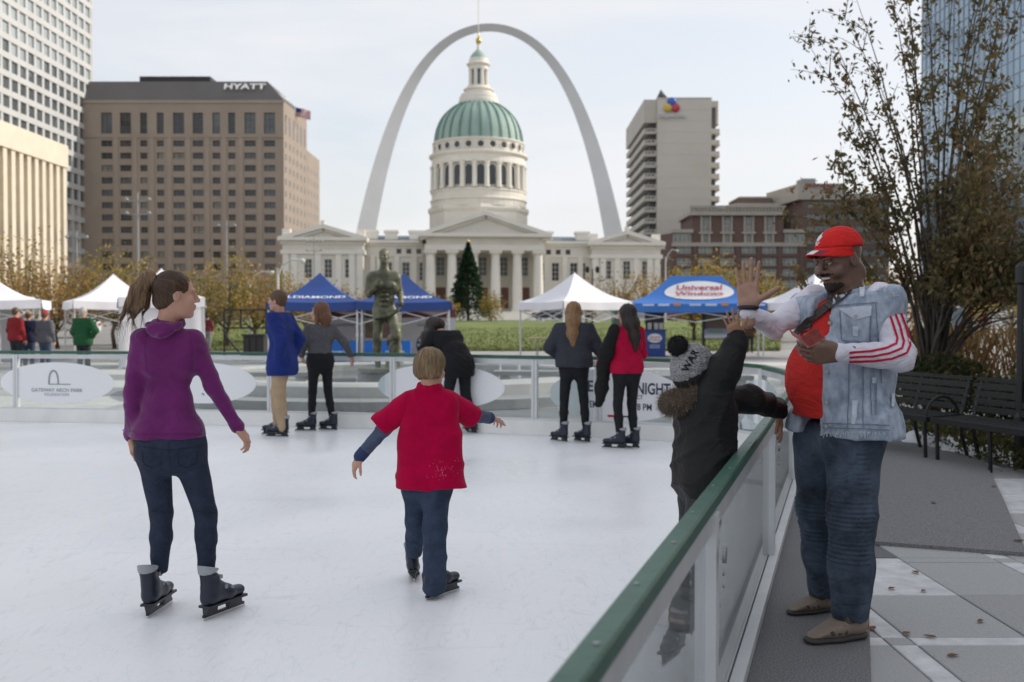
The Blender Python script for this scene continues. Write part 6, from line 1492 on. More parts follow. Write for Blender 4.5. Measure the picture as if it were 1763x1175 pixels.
class Fig:
    """A person: one body mesh plus clothing, hair and footwear as its parts."""
    def __init__(s, name, label, loc, cat='person', group=None): s.root = thing(name, label, cat, loc, 0, group); s.o = np.array(loc, float)
    def part(s, name, vf, m, parent=None, smooth=True, mi=None):
        V, F = vf; return mesh_np(name, V-s.o, F, m, parent or s.root, smooth, mi)
    def mb(s, name, q, m, parent=None, smooth=False):
        q.v = [tuple(np.array(p)-s.o) for p in q.v]; return q.build(name, m, parent or s.root, smooth=smooth)
def limbs_sdf(J, s=1.0, inf=0.0, arms=True, legs=True, torso=True, w=1.0, k=.04, fw=None):
    """Body volumes on the joints J, inflated by inf for clothing."""
    S = SDF(); fwd = J.get('fwd', (0, 1, 0)) if fw is None else fw
    g = lambda n: V3(J[n])
    if torso:
        shm = (g('shL')+g('shR'))/2; ax = g('shR')-g('shL'); hx = ax/2; fl = (fwd, .78)
        S.cone(shm-hx*.80, shm+hx*.80, .055*s+inf, .055*s+inf, k); S.cone(g('neck'), shm, .058*s+inf, .07*s+inf, k)
        S.cone(g('chest')-hx*.42*w, g('chest')+hx*.42*w, .118*s+inf, .118*s+inf, .07, fl)
        S.cone(g('waist')-hx*.24*w, g('waist')+hx*.24*w, .108*s+inf, .108*s+inf, .08, fl)
        px = g('hipR')-g('hipL'); pc = (g('hipL')+g('hipR'))/2; S.cone(pc-px*.32, pc+px*.32, .118*s+inf, .118*s+inf, .08, (fwd, .9))
    for a in ('L', 'R'):
        if arms: S.cone(g('sh'+a), g('el'+a), .052*s+inf, .043*s+inf, .03); S.cone(g('el'+a), g('wr'+a), .043*s+inf, .030*s+inf, .02)
        if legs: S.cone(g('hip'+a), g('kn'+a), .086*s+inf, .058*s+inf, .05); S.cone(g('kn'+a), g('kn'+a)*.6+g('an'+a)*.4, .056*s+inf, .055*s+inf, .02); S.cone(g('kn'+a)*.6+g('an'+a)*.4, g('an'+a), .055*s+inf, .040*s+inf, .02)
    return S
def fabric(name, c, rough=.85, var=.12, vs_=18, bump=.25, bs=420, sheen=.0, wr=(9, .55, .03, (1, 1, 1.6)), **k): return mat(name, c, rough, var, vs_, bump=bump, bs=bs, dist=.002, sheen=sheen, spec=.25, wr=wr, **k)
M_navy = mat('skate_shell', (0.010, 0.014, 0.030), 0.4, 0.2, 12); M_cuff = mat('skate_cuff', (0.30, 0.315, 0.34), 0.5, 0.1, 15); M_cuff2 = mat('skate_liner', (0.22, 0.24, 0.28), 0.5); M_hold = mat('blade_holder', (0.015, 0.017, 0.022), 0.4); M_blade = mat('blade_steel', (0.62, 0.63, 0.65), 0.25, metal=0.9)
_sk = {}
def skate(fig, heel, toe, up=(0, 0, 1), s=1.0, res=.007, simple=False, cuff=True):
    """Rental skate: moulded boot with cuff, buckles, open blade holder and blade; heel and toe are blade ends on the ice."""
    heel, toe = V3(heel), V3(toe); x = un(toe-heel); z = un(np.array(up)-x*(np.array(up) @ x)); y = np.cross(z, x); Lb = np.linalg.norm(toe-heel); sc = Lb/.29
    key = (res, simple, cuff)
    if key not in _sk:
        S = SDF(); S.cone((.045, 0, .106), (.16, 0, .102), .040, .039, .03, ((0, 0, 1), .95)); S.cone((.16, 0, .100), (.250, 0, .096), .040, .033, .02, ((0, 0, 1), .82)); S.cone((.048, 0, .12), (.042, 0, .175), .045, .042, .03, ((0, 1, 0), .86)); S.cone((.042, 0, .175), (.034, 0, .27), .043, .054, .02, ((0, 1, 0), .90)); S.cone((.07, 0, .16), (.155, 0, .112), .040, .034, .03); S.cone((.020, 0, .10), (.022, 0, .15), .030, .028, .02); S.cut((0, 0, .068), (0, 0, -1)); S.cut((0, 0, .245 if cuff else .15), (.25 if cuff else 0, 0, 1))
        C = SDF(); C.cone((.037, 0, .215), (.033, 0, .29), .0535, .0575, .01, ((0, 1, 0), .90)); C.cut((0, 0, .272), (.3, 0, 1)); C.cut((0, 0, .228), (.2, 0, -1))
        _sk[key] = (S.mesh(res), C.mesh(res))
    T = lambda P_: heel + sc*(P_[:, :1]*x+P_[:, 1:2]*y+P_[:, 2:3]*z)
    (bv, bf), (cv, cf) = _sk[key]; boot = fig.part('skate', (T(bv), bf), M_navy); cuff and fig.part('cuff', (T(cv), cf), M_cuff, boot)
    def bx(name, lo, hi, m, q=None):
        q = q or MB().box(lo, hi); q.v = [tuple(T(np.array([v]))[0]) for v in q.v]; fig.mb(name, q, m, boot)
    bx('blade', (-.005, -.002, 0), (.295, .002, .022), M_blade)
    h = MB()
    for (x0, x1, x2, x3) in ((.0, .085, .01, .075), (.165, .27, .17, .25)): h.add([(x0, -.008, .018), (x1, -.008, .018), (x3, -.022, .062), (x2, -.022, .062), (x0, .008, .018), (x1, .008, .018), (x3, .022, .062), (x2, .022, .062)], [(0, 1, 2, 3), (7, 6, 5, 4), (0, 4, 5, 1), (1, 5, 6, 2), (3, 2, 6, 7), (0, 3, 7, 4)])
    h.box((-.008, -.007, .014), (.285, .007, .027)); bx('blade_holder', 0, 0, M_hold, h); bx('sole', (.0, -.037, .060), (.278, .037, .072), M_hold)
    if not simple and cuff:
        for (xx, zz) in ((.118, .146), (.165, .130), (.082, .205)): bx('buckle', (xx-.011, -.040, zz-.010), (xx+.011, .040, zz+.008), M_cuff2)
    return boot
def shoe(fig, heel, toe, m, msole, s=1.0, res=.006):
    heel, toe = V3(heel), V3(toe); x = un(toe-heel); z = np.array([0, 0, 1.0]); y = np.cross(z, x); sc = np.linalg.norm(toe-heel)/.30
    S = SDF(); S.cone((.045, 0, .055), (.15, 0, .052), .042, .043, .03, (z, .95)); S.cone((.15, 0, .050), (.245, 0, .042), .046, .038, .03, (z, .75)); S.cone((.05, 0, .06), (.05, 0, .11), .044, .046, .02); S.cone((.07, 0, .10), (.17, 0, .065), .036, .034, .03); S.cut((0, 0, .018), (0, 0, -1)); S.cut((0, 0, .125), (.35, 0, 1))
    v, f = S.mesh(res); T = lambda P_: heel+sc*(P_[:, :1]*x+P_[:, 1:2]*y+P_[:, 2:3]*z); o = fig.part('shoe', (T(v), f), m)
    Q = SDF(); Q.cone((.045, 0, .016), (.15, 0, .014), .048, .049, .02, (z, .35)); Q.cone((.15, 0, .014), (.25, 0, .014), .049, .041, .02, (z, .35)); v, f = Q.mesh(res); fig.part('sole', (T(v), f), msole, o); return o, T
HAIR = {}
def hairmat(name, c1, c2): return mat(name, c1, 0.5, 0, 1.0, col2=c2, stretch=(130, 130, 9), det=3, bump=0.5, bs=1.0, dist=.004, spec=.35)

def seam(fg, ob, line, w, m, off=.0025, name='seam'):
    """Thin strip laid on a garment along a line given in picture columns and rows (w = half width in pixels)."""
    bv = BVHTree.FromPolygons([tuple(v.co) for v in ob.data.vertices], [tuple(p.vertices) for p in ob.data.polygons]); org = Vector((0, 0, CAM_H))-Vector(fg.o)
    def hit(px, py):
        h = bv.ray_cast(org, (Vector(P(px, py, 4.0))-Vector((0, 0, CAM_H))).normalized()); return None if h[0] is None else h[0]+h[1]*off
    L2 = []
    for (a, b) in zip(line[:-1], line[1:]):
        n = max(2, int(math.hypot(b[0]-a[0], b[1]-a[1])/4))
        for j in range(n): t = j/n; L2.append((a[0]+(b[0]-a[0])*t, a[1]+(b[1]-a[1])*t))
    L2.append(line[-1]); q = MB(); last = None
    for i, (px, py) in enumerate(L2):
        a, b = L2[max(0, i-1)], L2[min(len(L2)-1, i+1)]; d = Vector((b[0]-a[0], b[1]-a[1])).normalized(); pr = [hit(px-d.y*w*sg, py+d.x*w*sg) for sg in (-1, 1)]
        if pr[0] is not None and pr[1] is not None and (last is None or (last[0]-pr[0]).length < .05):
            if last is not None: q.add([last[0], last[1], pr[1], pr[0]], [(0, 1, 2, 3)])
            last = pr
        else:
            if len(q.v) > 16: break
            q = MB(); last = None
    return q.build(name, m, ob) if q.v else None
def hair_strands(fg, ob, n, length, mats, flow, lift=.003, w=.0011, seed=1, steps=5):
    """Loose hairs running over a hair mass: ribbons that follow its surface along flow(p)."""
    rr = random.Random(seed); me = ob.data; bv = BVHTree.FromPolygons([tuple(v.co) for v in me.vertices], [tuple(p.vertices) for p in me.polygons]); nv = len(me.vertices); vs = []; fs = []; mi = []
    for _ in range(n):
        v = me.vertices[rr.randrange(nv)]; p = v.co.copy(); nrm = v.normal.copy(); L_ = length*rr.uniform(.5, 1.2); st = L_/steps; pts = []; ph = rr.uniform(0, 6); up = rr.uniform(.2, 1.0)*lift
        for k in range(steps+1):
            pts.append((p+nrm*(up*(.3+k/steps)), nrm.copy())); d = Vector(flow(p))+Vector((rr.gauss(0, .12), rr.gauss(0, .12), rr.gauss(0, .10))); d = (d-nrm*d.dot(nrm)*.85)
            if d.length < 1e-4: break
            p = p+d.normalized()*st; h = bv.find_nearest(p)
            if h[0] is None: break
            if (h[0]-p).length < .02: p = h[0]; nrm = h[1]
        if len(pts) < 3: continue
        o = len(vs)
        for k, (q, nn) in enumerate(pts):
            t = (pts[min(k+1, len(pts)-1)][0]-pts[max(k-1, 0)][0]).normalized(); sd = t.cross(nn)
            sd = (sd.normalized() if sd.length > 1e-5 else Vector((1, 0, 0)))*w*(1-.8*k/(len(pts)-1)); vs += [q-sd, q+sd]
        for k in range(len(pts)-1): fs.append((o+2*k, o+2*k+1, o+2*k+3, o+2*k+2)); mi.append(0)
        c = rr.randrange(len(mats)); mi[-(len(pts)-1):] = [c]*(len(pts)-1)
    if not fs: return
    o = mesh_np('loose_hair', np.array([list(v) for v in vs]), np.array(fs), mats, ob, True, mi); o['kind'] = 'stuff'; return o
# ------------------------------------------------------------------ the woman in purple
def woman():
    Y = 5.10
    J = dict(fwd=(.30, .95, 0), neck=P(288, 556, Y), shL=P(243, 584, Y-.01), shR=P(334, 586, Y+.02), elL=P(228, 676, Y-.03), wrL=P(226, 752, Y+.06), elR=P(368, 668, Y+.04), wrR=P(408, 735, Y+.10),
             chest=P(288, 622, Y), waist=P(288, 690, Y), hipL=P(265, 778, Y), hipR=P(324, 778, Y+.01), knL=P(278, 884, Y+.05), knR=P(354, 884, Y+.06), anL=P(275, 985, Y+.07), anR=P(356, 985, Y+.06))
    fg = Fig('person', 'woman in purple hooded top and dark jeans skating away with ponytail', (J['hipL'].x + .1, Y, ICE_Z))
    hc = V3(P(303, 508, Y)); hf = un((.90, .42, -.03)); hu = un((.02, 0, 1)); hS, q, A = head_sdf(hc, hf, hu, .96)
    hS.cone(q(0, -.03, -.06), V3(J['neck'])+np.array([0, 0, -.02]), .050, .054, .03)
    B = limbs_sdf(J, .93, -.012); hdR = hand_sdf(J['wrR'], V3(P(431, 764, Y+.14))-V3(P(408, 735, Y+.10)), (-.5, .25, -.7), .92, (.45, .5, .5, .55), .05, 1, .35, .55); hdL = hand_sdf(J['wrL'], V3(P(228, 790, Y+.09))-V3(P(223, 752, Y+.06)), (.9, .2, 0), .92, (.35, .4, .45, .5), .03, 1, .4, .5)
    fg.part('body', join_np([hS.mesh(.0055), B.mesh(.02), hdR.mesh(.0042), hdL.mesh(.0042)]), M_sk[0])
    # purple top with hood
    S = limbs_sdf(J, .88, .006, legs=False, arms=False, w=1.12)
    for a in 'LR': S.cone(J['sh'+a], J['el'+a], .054, .045, .03); S.cone(J['el'+a], J['wr'+a], .044, .033, .02)
    hem = V3(P(288, 754, Y)); hx = (V3(J['hipR'])-V3(J['hipL']))
    S.cone(hem+hx*-.36+np.array([0, 0, .02]), hem+hx*.42+np.array([0, 0, .02]), .120, .120, .07, (J['fwd'], .92)); S.cut(hem, (0, 0, 1*-1)); S.cut(V3(P(288, 545, Y)), (.2, -.2, 1))
    S.cone(V3(J['wrR'])-un(V3(J['wrR'])-V3(J['elR']))*.02, J['wrR'], .036, .036, .01); S.cone(V3(J['wrL'])-un(V3(J['wrL'])-V3(J['elL']))*.02, J['wrL'], .036, .036, .01)
    for (a, b, c_) in (((243, 562), (289, 548), (330, 556)),):
        n0 = V3(P(288, 556, Y)); 
        for j in range(9):
            t0, t1 = [2*math.pi*(j+e)/9 for e in (0, 1)]; f3 = lambda t: n0+np.array([.078*math.cos(t), .070*math.sin(t), -.005+.022*math.sin(t)]); S.cone(f3(t0), f3(t1), .018, .018, .010)
    S.ell(n0+np.array([-.01, -.080, -.035]), (.075, .026, .042), None, .02); S.cone(n0+np.array([-.085, -.04, -.01]), n0+np.array([.0, -.105, -.065]), .016, .018, .012); S.cone(n0+np.array([.075, -.04, -.005]), n0+np.array([.0, -.105, -.065]), .016, .018, .012)
    M_pu = fabric('purple_knit', (0.135, 0.014, 0.115), .9, .14, 9, sheen=.25, wr=(7, .42, .03, (1, 1, 1.4)))
    top = fg.part('hooded_top', S.mesh(.0085, folds(.0075, 26, 19, 1.0)), M_pu)
    q_ = MB().tube([V3(P(226, 741, Y+.05))+np.array([.037*math.cos(t), .037*math.sin(t), 0]) for t in [2*math.pi*j/16 for j in range(17)]], .006, 6); fg.mb('wristband', q_, mat('violet_band', (0.25, 0.12, 0.60), 0.5), smooth=True)
    for ln in ([(233, 748), (349, 748)], [(252, 571), (249, 600), (253, 640)], [(326, 571), (331, 600), (329, 640)], [(221, 742), (233, 743)], [(403, 741), (414, 733)]): seam(fg, top, ln, .45, mat('purple_seam', (0.10, 0.010, 0.085), .9))
    # jeans
    S = limbs_sdf(J, .95, .004, arms=False, torso=False); pc = (V3(J['hipL'])+V3(J['hipR']))/2; hx = V3(J['hipR'])-V3(J['hipL'])
    S.cone(pc-hx*.34+np.array([0, 0, .06]), pc+hx*.36+np.array([0, 0, .06]), .112, .112, .06, (J['fwd'], .95)); bk = -un(J['fwd'])
    for s_ in (-1, 1): S.ell(pc+hx*.27*s_+bk*.045+np.array([0, 0, -.01]), (.085, .085, .095), None, .05)
    S.cut(V3(P(288, 735, Y)), (0, 0, 1)); S.cut(V3(P(275, 992, Y)), (0, 0, -1))
    M_jn = fabric('dark_denim', (0.022, 0.030, 0.056), .8, .25, 14); jeans = fg.part('jeans', S.mesh(.0085, folds(.005, 10, 26, 2.0)), M_jn)
    M_js = mat('denim_stitch', (0.010, 0.013, 0.024), .9)
    for ln in ([(290, 760), (292, 785), (295, 806)], [(238, 768), (290, 776), (350, 768)], [(245, 778), (248, 800), (262, 806), (276, 800), (278, 778)], [(305, 778), (308, 800), (322, 806), (338, 798), (340, 776)], [(262, 880), (295, 884)], [(336, 880), (372, 884)]): seam(fg, jeans, ln, .5, M_js)
    # hair with ponytail
    H = SDF(); H.ell(q(0, -.022, .036), (.083, .098, .090), A, .02); H.ell(q(0, .080, -.060), (.072, .088, .088), A, .02, 's'); H.ell(q(0, .100, .01), (.060, .055, .060), A, .02, 's'); H.ell(q(0, -.06, -.04), (.062, .055, .045), A, .03); H.cut(q(0, 0, -.085), (0, 0, -1))
    for x in (-1, 1): H.ell(q(x*.085, .012, -.020), (.02, .030, .034), A, .012, 's')
    pb = q(0, -.100, .066); P1 = [pb, V3(P(256, 478, Y-.02)), V3(P(243, 496, Y-.03)), V3(P(238, 522, Y-.03)), V3(P(229, 545, Y-.02))]
    HC = hairmat('hair_brown', (0.045, 0.022, 0.012), (0.10, 0.055, 0.030)); hob = fg.part('hair', H.mesh(.0055, strands(.0022)), HC); HM = [mat('strand_a', (0.06, 0.030, 0.016), .45), mat('strand_b', (0.13, 0.072, 0.038), .45), mat('strand_c', (0.035, 0.018, 0.010), .45)]; bk0 = Vector(pb-fg.o); hair_strands(fg, hob, 900, .09, HM, lambda p: (bk0-p).normalized(), .003, .0009, 2)
    T = SDF(); T.path(P1, [.022, .034, .040, .034, .008], .02)
    for j in range(16):
        a = rnd.uniform(-.03, .045); b = rnd.uniform(-.04, .04); T.path([P1[1]+np.array([a*.5, b*.5, 0]), P1[2]+np.array([a, b, 0]), P1[3]+np.array([a*1.1-.005, b, rnd.uniform(-.02, .02)]), P1[4]+np.array([a*1.2-.02+rnd.uniform(-.02, .02), b, rnd.uniform(-.03, .04)])], [.012, .012, .010, .003], .008)
    pt = fg.part('ponytail', T.mesh(.005, strands(.003, 190, 20)), hairmat('hair_ponytail', (0.11, 0.062, 0.032), (0.30, 0.19, 0.10))); hair_strands(fg, pt, 900, .16, [mat('strand_d', (0.30, 0.19, 0.10), .45), mat('strand_e', (0.18, 0.105, 0.055), .45), mat('strand_f', (0.09, 0.05, 0.026), .45)], lambda p: (-.12, 0, -1), .008, .0011, 3, 7)
    tie = MB().tube([pb+.028*(A[0]*math.cos(t)+A[2]*math.sin(t)) for t in [2*math.pi*j/14 for j in range(15)]], .007, 6); fg.mb('hair_tie', tie, mat('tie_black', (0.02, 0.02, 0.02), .8), smooth=True)
    e = q(.033, .086, .006); fg.mb('eye', MB().lathe([(.001, -.011), (.008, -.008), (.0115, 0), (.008, .008), (.001, .011)], 12, (e[0], e[1])), mat('eye_dark', (0.05, 0.04, 0.03), .2)) if False else None
    skate(fg, G(255, 1065, ICE_Z), G(296, 1037, ICE_Z), (-.06, 0, 1)); skate(fg, G(352, 1069, ICE_Z), G(420, 1043, ICE_Z), (-.02, 0, 1))
woman()

# ------------------------------------------------------------------ the boy in red
def boy():
    Y = 5.50; s = .74
    J = dict(fwd=(.15, .98, 0), neck=P(741, 668, Y), shL=P(703, 690, Y), shR=P(776, 690, Y+.02), elL=P(662, 738, Y+.02), wrL=P(619, 787, Y+.02), elR=P(815, 716, Y+.16), wrR=P(843, 720, Y+.36),
             chest=P(740, 722, Y), waist=P(740, 776, Y), hipL=P(718, 842, Y+.03), hipR=P(752, 842, Y), knL=P(715, 898, Y+.10), knR=P(749, 910, Y-.02), anL=P(713, 948, Y+.22), anR=P(748, 1002, Y-.10))
    fg = Fig('person', 'boy in red polo shirt and jeans skating away with arms out', (J['hipR'].x, Y, ICE_Z))
    hc = V3(P(741.5, 634, Y)); hf = un((.30, .93, -.12)); hS, q, A = head_sdf(hc, hf, (0, .05, 1), .90); hS.cone(q(0, -.03, -.05), V3(J['neck'])+np.array([0, 0, -.02]), .042, .044, .03)
    hdL = hand_sdf(J['wrL'], V3(P(604, 815, Y+.03))-V3(J['wrL']), (.5, .5, -.5), .72, (.35, .4, .45, .5), .08, 1, .3, .6); hdR = hand_sdf(J['wrR'], V3(P(864, 723, Y+.46))-V3(J['wrR']), (0, .2, -1), .74, (.3, .5, .6, .6), .04, -1, .3, .6)
    fg.part('body', join_np([hS.mesh(.0055), limbs_sdf(J, s, -.022).mesh(.02), hdL.mesh(.004), hdR.mesh(.004)]), M_sk[0])
    # grey-blue long sleeves
    S = SDF()
    for a in 'LR': S.cone(V3(J['sh'+a]), V3(J['el'+a]), .046, .042, .02); S.cone(V3(J['el'+a]), V3(J['wr'+a]), .041, .034, .02)
    fg.part('sleeves', S.mesh(.007, folds(.004, 60, 40, 3)), fabric('blue_grey_jersey', (0.075, 0.095, 0.155), .9, .15, 20))
    for a in 'LR':
        d = un(V3(J['wr'+a])-V3(J['el'+a])); S = SDF().cone(V3(J['wr'+a])-d*.04, V3(J['wr'+a])-d*.004, .0365, .0355, .004); fg.part('cuff', S.mesh(.006), fabric('cuff_navy', (0.035, 0.055, 0.13), .9))
    # red polo, boxy and loose
    S = limbs_sdf(J, s*1.02, .016, arms=False, legs=False, w=1.1); hem = V3(P(741, 840, Y)); 
    S.cone(V3(P(716, 700, Y)), V3(P(764, 700, Y)), .075, .075, .06, (J['fwd'], .8)); S.cone(V3(P(713, 760, Y)), V3(P(765, 760, Y)), .096, .098, .08, (J['fwd'], .85)); S.cone(V3(P(714, 800, Y)), V3(P(766, 800, Y)), .095, .097, .08, (J['fwd'], .9)); S.cone(V3(P(716, 832, Y)), V3(P(768, 832, Y)), .094, .096, .08, (J['fwd'], .95)); S.cone(V3(P(717, 856, Y)), V3(P(769, 856, Y)), .094, .096, .08, (J['fwd'], .95))
    S.cut(hem, (.03, 0, -1)); S.cut(V3(P(741, 660, Y)), (0, -.1, 1)); slv = []
    for a, e, e2 in (('L', (655, 733, Y+.02), (654, 734, Y+.02)), ('R', (812, 718, Y+.12), (814, 719, Y+.13))):
        Q = SDF(); Q.cone(V3(J['sh'+a])+np.array([.012 if a == 'L' else -.012, 0, -.005]), V3(P(*e)), .066, .070, .04); Q.cut(V3(P(*e2)), un(V3(P(*e))-V3(J['sh'+a])), .004); slv.append(Q)
    n0 = V3(P(741, 667, Y))
    for j in range(10):
        t0, t1 = [2*math.pi*(j+e)/10 for e in (0, 1)]; f3 = lambda t: n0+np.array([.056*math.cos(t), .052*math.sin(t), .004*math.sin(t)]); S.cone(f3(t0), f3(t1), .016, .016, .008, ((0, 0, 1), 1.5))
    M_rd = mat('red_pique', (0.42, 0.001, 0.045), .9, .12, 10, bump=.3, bs=500, dist=.002, sheen=.05, spec=.1, wr=(6, .35, .03, (1, 1, 1.3)))
    shirt = fg.part('polo_shirt', join_np([S.mesh(.0075, folds(.010, 17, 15, 4))]+[Q.mesh(.0075, folds(.008, 26, 22, 4)) for Q in slv]), M_rd)
    # icy wet patch speckles near the hem
    bv = BVHTree.FromPolygons([tuple(v.co) for v in shirt.data.vertices], [tuple(p.vertices) for p in shirt.data.polygons]); q_ = MB(); rr = random.Random(3)
    for j in range(55):
        p = Vector(P(rr.gauss(758, 13), rr.gauss(822, 9), Y-.3)) - Vector(fg.o); hit = bv.ray_cast(p, Vector((0, 1, 0)))
        if hit[0] is None: continue
        n = hit[1]; t1 = n.orthogonal().normalized()*rr.uniform(.001, .0035); t2 = n.cross(t1).normalized()*rr.uniform(.001, .003); c = hit[0]+n*.002; q_.add([c-t1, c-t2, c+t1, c+t2], [(0, 1, 2, 3)])
    o = q_.build('frost_specks', mat('frost', (0.56, 0.17, 0.22), .6), shirt); o['kind'] = 'stuff'
    # jeans
    S = SDF(); g = lambda n: V3(J[n])
    pc = (g('hipL')+g('hipR'))/2; hx = g('hipR')-g('hipL'); S.cone(pc-hx*.4+np.array([0, 0, .05]), pc+hx*.4+np.array([0, 0, .05]), .098, .098, .05, (J['fwd'], .95)); S.cone(pc-hx*.4, pc+hx*.4, .092, .092, .05)
    S.path([g('hipL'), g('knL'), g('anL')], [.074, .056, .052], .03); S.path([g('hipR'), g('knR'), g('anR')+np.array([0, 0, -.02])], [.080, .066, .068], .03); S.cut(V3(P(748, 1016, Y)), (.12, 0, -1)); S.cut(pc+np.array([0, 0, .12]), (0, 0, 1))
    fg.part('jeans', S.mesh(.0075, folds(.009, 12, 26, 6)), fabric('boy_denim', (0.034, 0.052, 0.090), .85, .35, 9))
    # hair: bowl cut
    H = SDF(); H.ell(q(0, -.016, .030), (.088*.95, .104*.95, .094*.95), A, .02); H.ell(q(0, -.045, -.02), (.078*.95, .062, .062), A, .03); H.ell(q(0, .085, -.055), (.060, .060, .070), A, .02, 's'); H.cut(q(0, -.05, -.066), -A[2]+.25*A[1])
    for x in (-1, 1): H.ell(q(x*.092, .012, -.030), (.026, .034, .036), A, .014, 's')
    hob = fg.part('hair', H.mesh(.0052, strands(.0032, 170, 14)), hairmat('hair_blond', (0.13, 0.082, 0.040), (0.34, 0.235, 0.125))); cw = Vector(q(0, -.04, .12)-fg.o); hair_strands(fg, hob, 2200, .075, [mat('strand_g', (0.40, 0.28, 0.15), .45), mat('strand_h', (0.22, 0.145, 0.072), .45), mat('strand_i', (0.12, 0.075, 0.038), .45)], lambda p: ((p-cw).x*6, (p-cw).y*6, -.9), .004, .0010, 5)
    skate(fg, G(735, 1034, ICE_Z), G(790, 1016, ICE_Z), (0, 0, 1), cuff=False); hl = V3(P(713, 1000, Y+.20)); skate(fg, hl, V3(P(716, 1004, Y+.43)), (-.12, .1, 1))
boy()

# ------------------------------------------------------------------ the man in the red cap
def man():
    Y = 4.69; g = lambda n: V3(J[n])
    fwd = un((-.86, -.50, 0)); rt = np.cross(fwd, (0, 0, 1.0)); lf = -rt
    J = dict(fwd=fwd, neck=P(1462, 498, Y), shL=P(1524, 517, 4.50), shR=P(1398, 515, 4.88), elL=P(1548, 614, 4.43), wrL=P(1444, 608, 4.33), elR=P(1331, 562, 4.72), wrR=P(1288, 533, 4.50),
             chest=P(1455, 560, Y), waist=P(1450, 650, Y), hipL=P(1468, 762, 4.58), hipR=P(1412, 762, 4.80), knL=P(1467, 884, 4.50), knR=P(1409, 872, 4.84), anL=P(1464, 1050, 4.52), anR=P(1421, 1015, 4.92))
    fg = Fig('person', 'large man in red cap and ripped denim vest raising his palm beside barrier', (1.55, Y, 0))
    hc = V3(P(1445, 447, Y)); hf = un((-.88, -.40, -.27)); hu = un((-.24, -.10, 1)); s = 1.12; hS, q, A = head_sdf(hc, hf, hu, s, smile=True)
    hS.cone(q(0, -.035, -.05), g('neck')+np.array([0, 0, -.03]), .060, .070, .03); hS.ell(q(0, .030, -.096), (.056, .046, .032), A, .03); hS.ell(q(0, -.07, -.075), (.06, .035, .05), A, .03)
    hdR = hand_sdf(g('wrR'), (-.02, .0, 1), (-.30, -.95, .05), 1.18, (.03, .02, .02, .05), .10, 1, .05, 1.0)
    hdL = hand_sdf(g('wrL'), (-.97, -.05, -.05), (.05, .9, .30), 1.16, (.62, .72, .78, .82), .02, -1, .25, .35)
    B = limbs_sdf(J, 1.0, -.025); hv = [hS.mesh(.0055), B.mesh(.02), hdL.mesh(.0045)]; pv = hdR.mesh(.0042)
    V, F = join_np(hv+[pv]); n0 = sum(len(f) for v, f in hv); mi = np.zeros(len(F), int)
    fc = pv[0][pv[1]].mean(1); nn = np.cross(pv[0][pv[1][:, 1]]-pv[0][pv[1][:, 0]], pv[0][pv[1][:, 2]]-pv[0][pv[1][:, 0]]); nn /= np.linalg.norm(nn, axis=1)[:, None]+1e-9
    mi[n0:] = np.where(nn @ np.array([-.30, -.95, .05]) > .05, 1, 0); fg.part('body', (V, F), [M_sk[1], M_sk[2]], mi=mi)
    # palm creases
    S = SDF()
    # face: eyes, teeth, beard
    for x in (-1, 1):
        e = q(x*.031, .086, .006); E = SDF().ell(e, (.0125*s,)*3, None, .001); ey = fg.part('eye', E.mesh(.003), mat('eye_white', (0.36, 0.33, 0.30), .25)); I_ = SDF().ell(q(x*.031, .0945, .004), (.0065*s, .0055*s, .0065*s), A, .001); fg.part('iris', I_.mesh(.002), mat('iris', (0.02, 0.012, 0.008), .15), ey)
        lid = SDF().ell(q(x*.031, .087, .013), (.0160*s, .0138*s, .0105*s), A, .002); fg.part('eyelid', lid.mesh(.0028), M_sk[1], ey)
    te = SDF().ell(q(0, .087, -.058), (.027*s, .0145*s, .0075*s), A, .002); fg.part('teeth', te.mesh(.0028), mat('teeth', (0.62, 0.58, 0.50), .3))
    mo = SDF().ell(q(0, .076, -.065), (.026*s, .014*s, .010*s), A, .002); fg.part('mouth', mo.mesh(.003), mat('mouth_red', (0.16, 0.025, 0.025), .4))
    bd, _, _ = head_sdf(hc, hf, hu, s, smile=True, ears=False); bd.ell(q(0, .030, -.096), (.056, .046, .032), A, .03)
    def keep(X, Y_, Z):
        px, py, pz = X-hc[0], Y_-hc[1], Z-hc[2]; lx = (px*A[0][0]+py*A[0][1]+pz*A[0][2])/s; ly = (px*A[1][0]+py*A[1][1]+pz*A[1][2])/s; lz = (px*A[2][0]+py*A[2][1]+pz*A[2][2])/s
        jag = .004*np.sin(lx*420)+.003*np.sin(ly*510+lz*300)
        chin = np.sqrt((lx/.062)**2+((ly-.058)/.056)**2+((lz+.102)/.023)**2)-1; chin = chin*.026+jag; mus = np.sqrt((lx/.036)**2+((ly-.10)/.03)**2+((lz+.043)/.0050)**2)-1; return np.minimum(chin, mus*.0055+jag*.4)*s
    bd._add(keep, (-1e9,)*3, (1e9,)*3, .002, 'c'); fg.part('beard', bd.mesh(.0038, lambda X, Y_, Z: -.0022+.0008*np.sin(X*900)*np.sin(Z*800), 0), mat('beard_black', (0.030, 0.021, 0.017), .8, .3, 200, bump=.6, bs=500))
    for x in (-1, 1): fg.part('eyebrow', SDF().path([q(x*.016, .103, .030), q(x*.032, .100, .036), q(x*.048, .088, .032)], [.0045, .0048, .003], .003).mesh(.003), mat('beard_black', (0.012, 0.010, 0.009), .7))
    # cap
    M_cap = fabric('cap_red', (0.62, 0.020, 0.018), .8, .08, 14); cu = A[2]; K = SDF(); K.ell(q(0, -.012, .048), (.087*s, .108*s, .090*s), A, .02); K.ell(q(0, -.01, .04), (.080*s, .100*s, .082*s), A, .01, 's'); K.cut(q(0, 0, .050), -A[2]+.22*A[1], .004)
    cap = fg.part('cap', K.mesh(.0055, folds(.001, 60, 60, 2)), M_cap)
    br = MB(); N = 22; rows = []
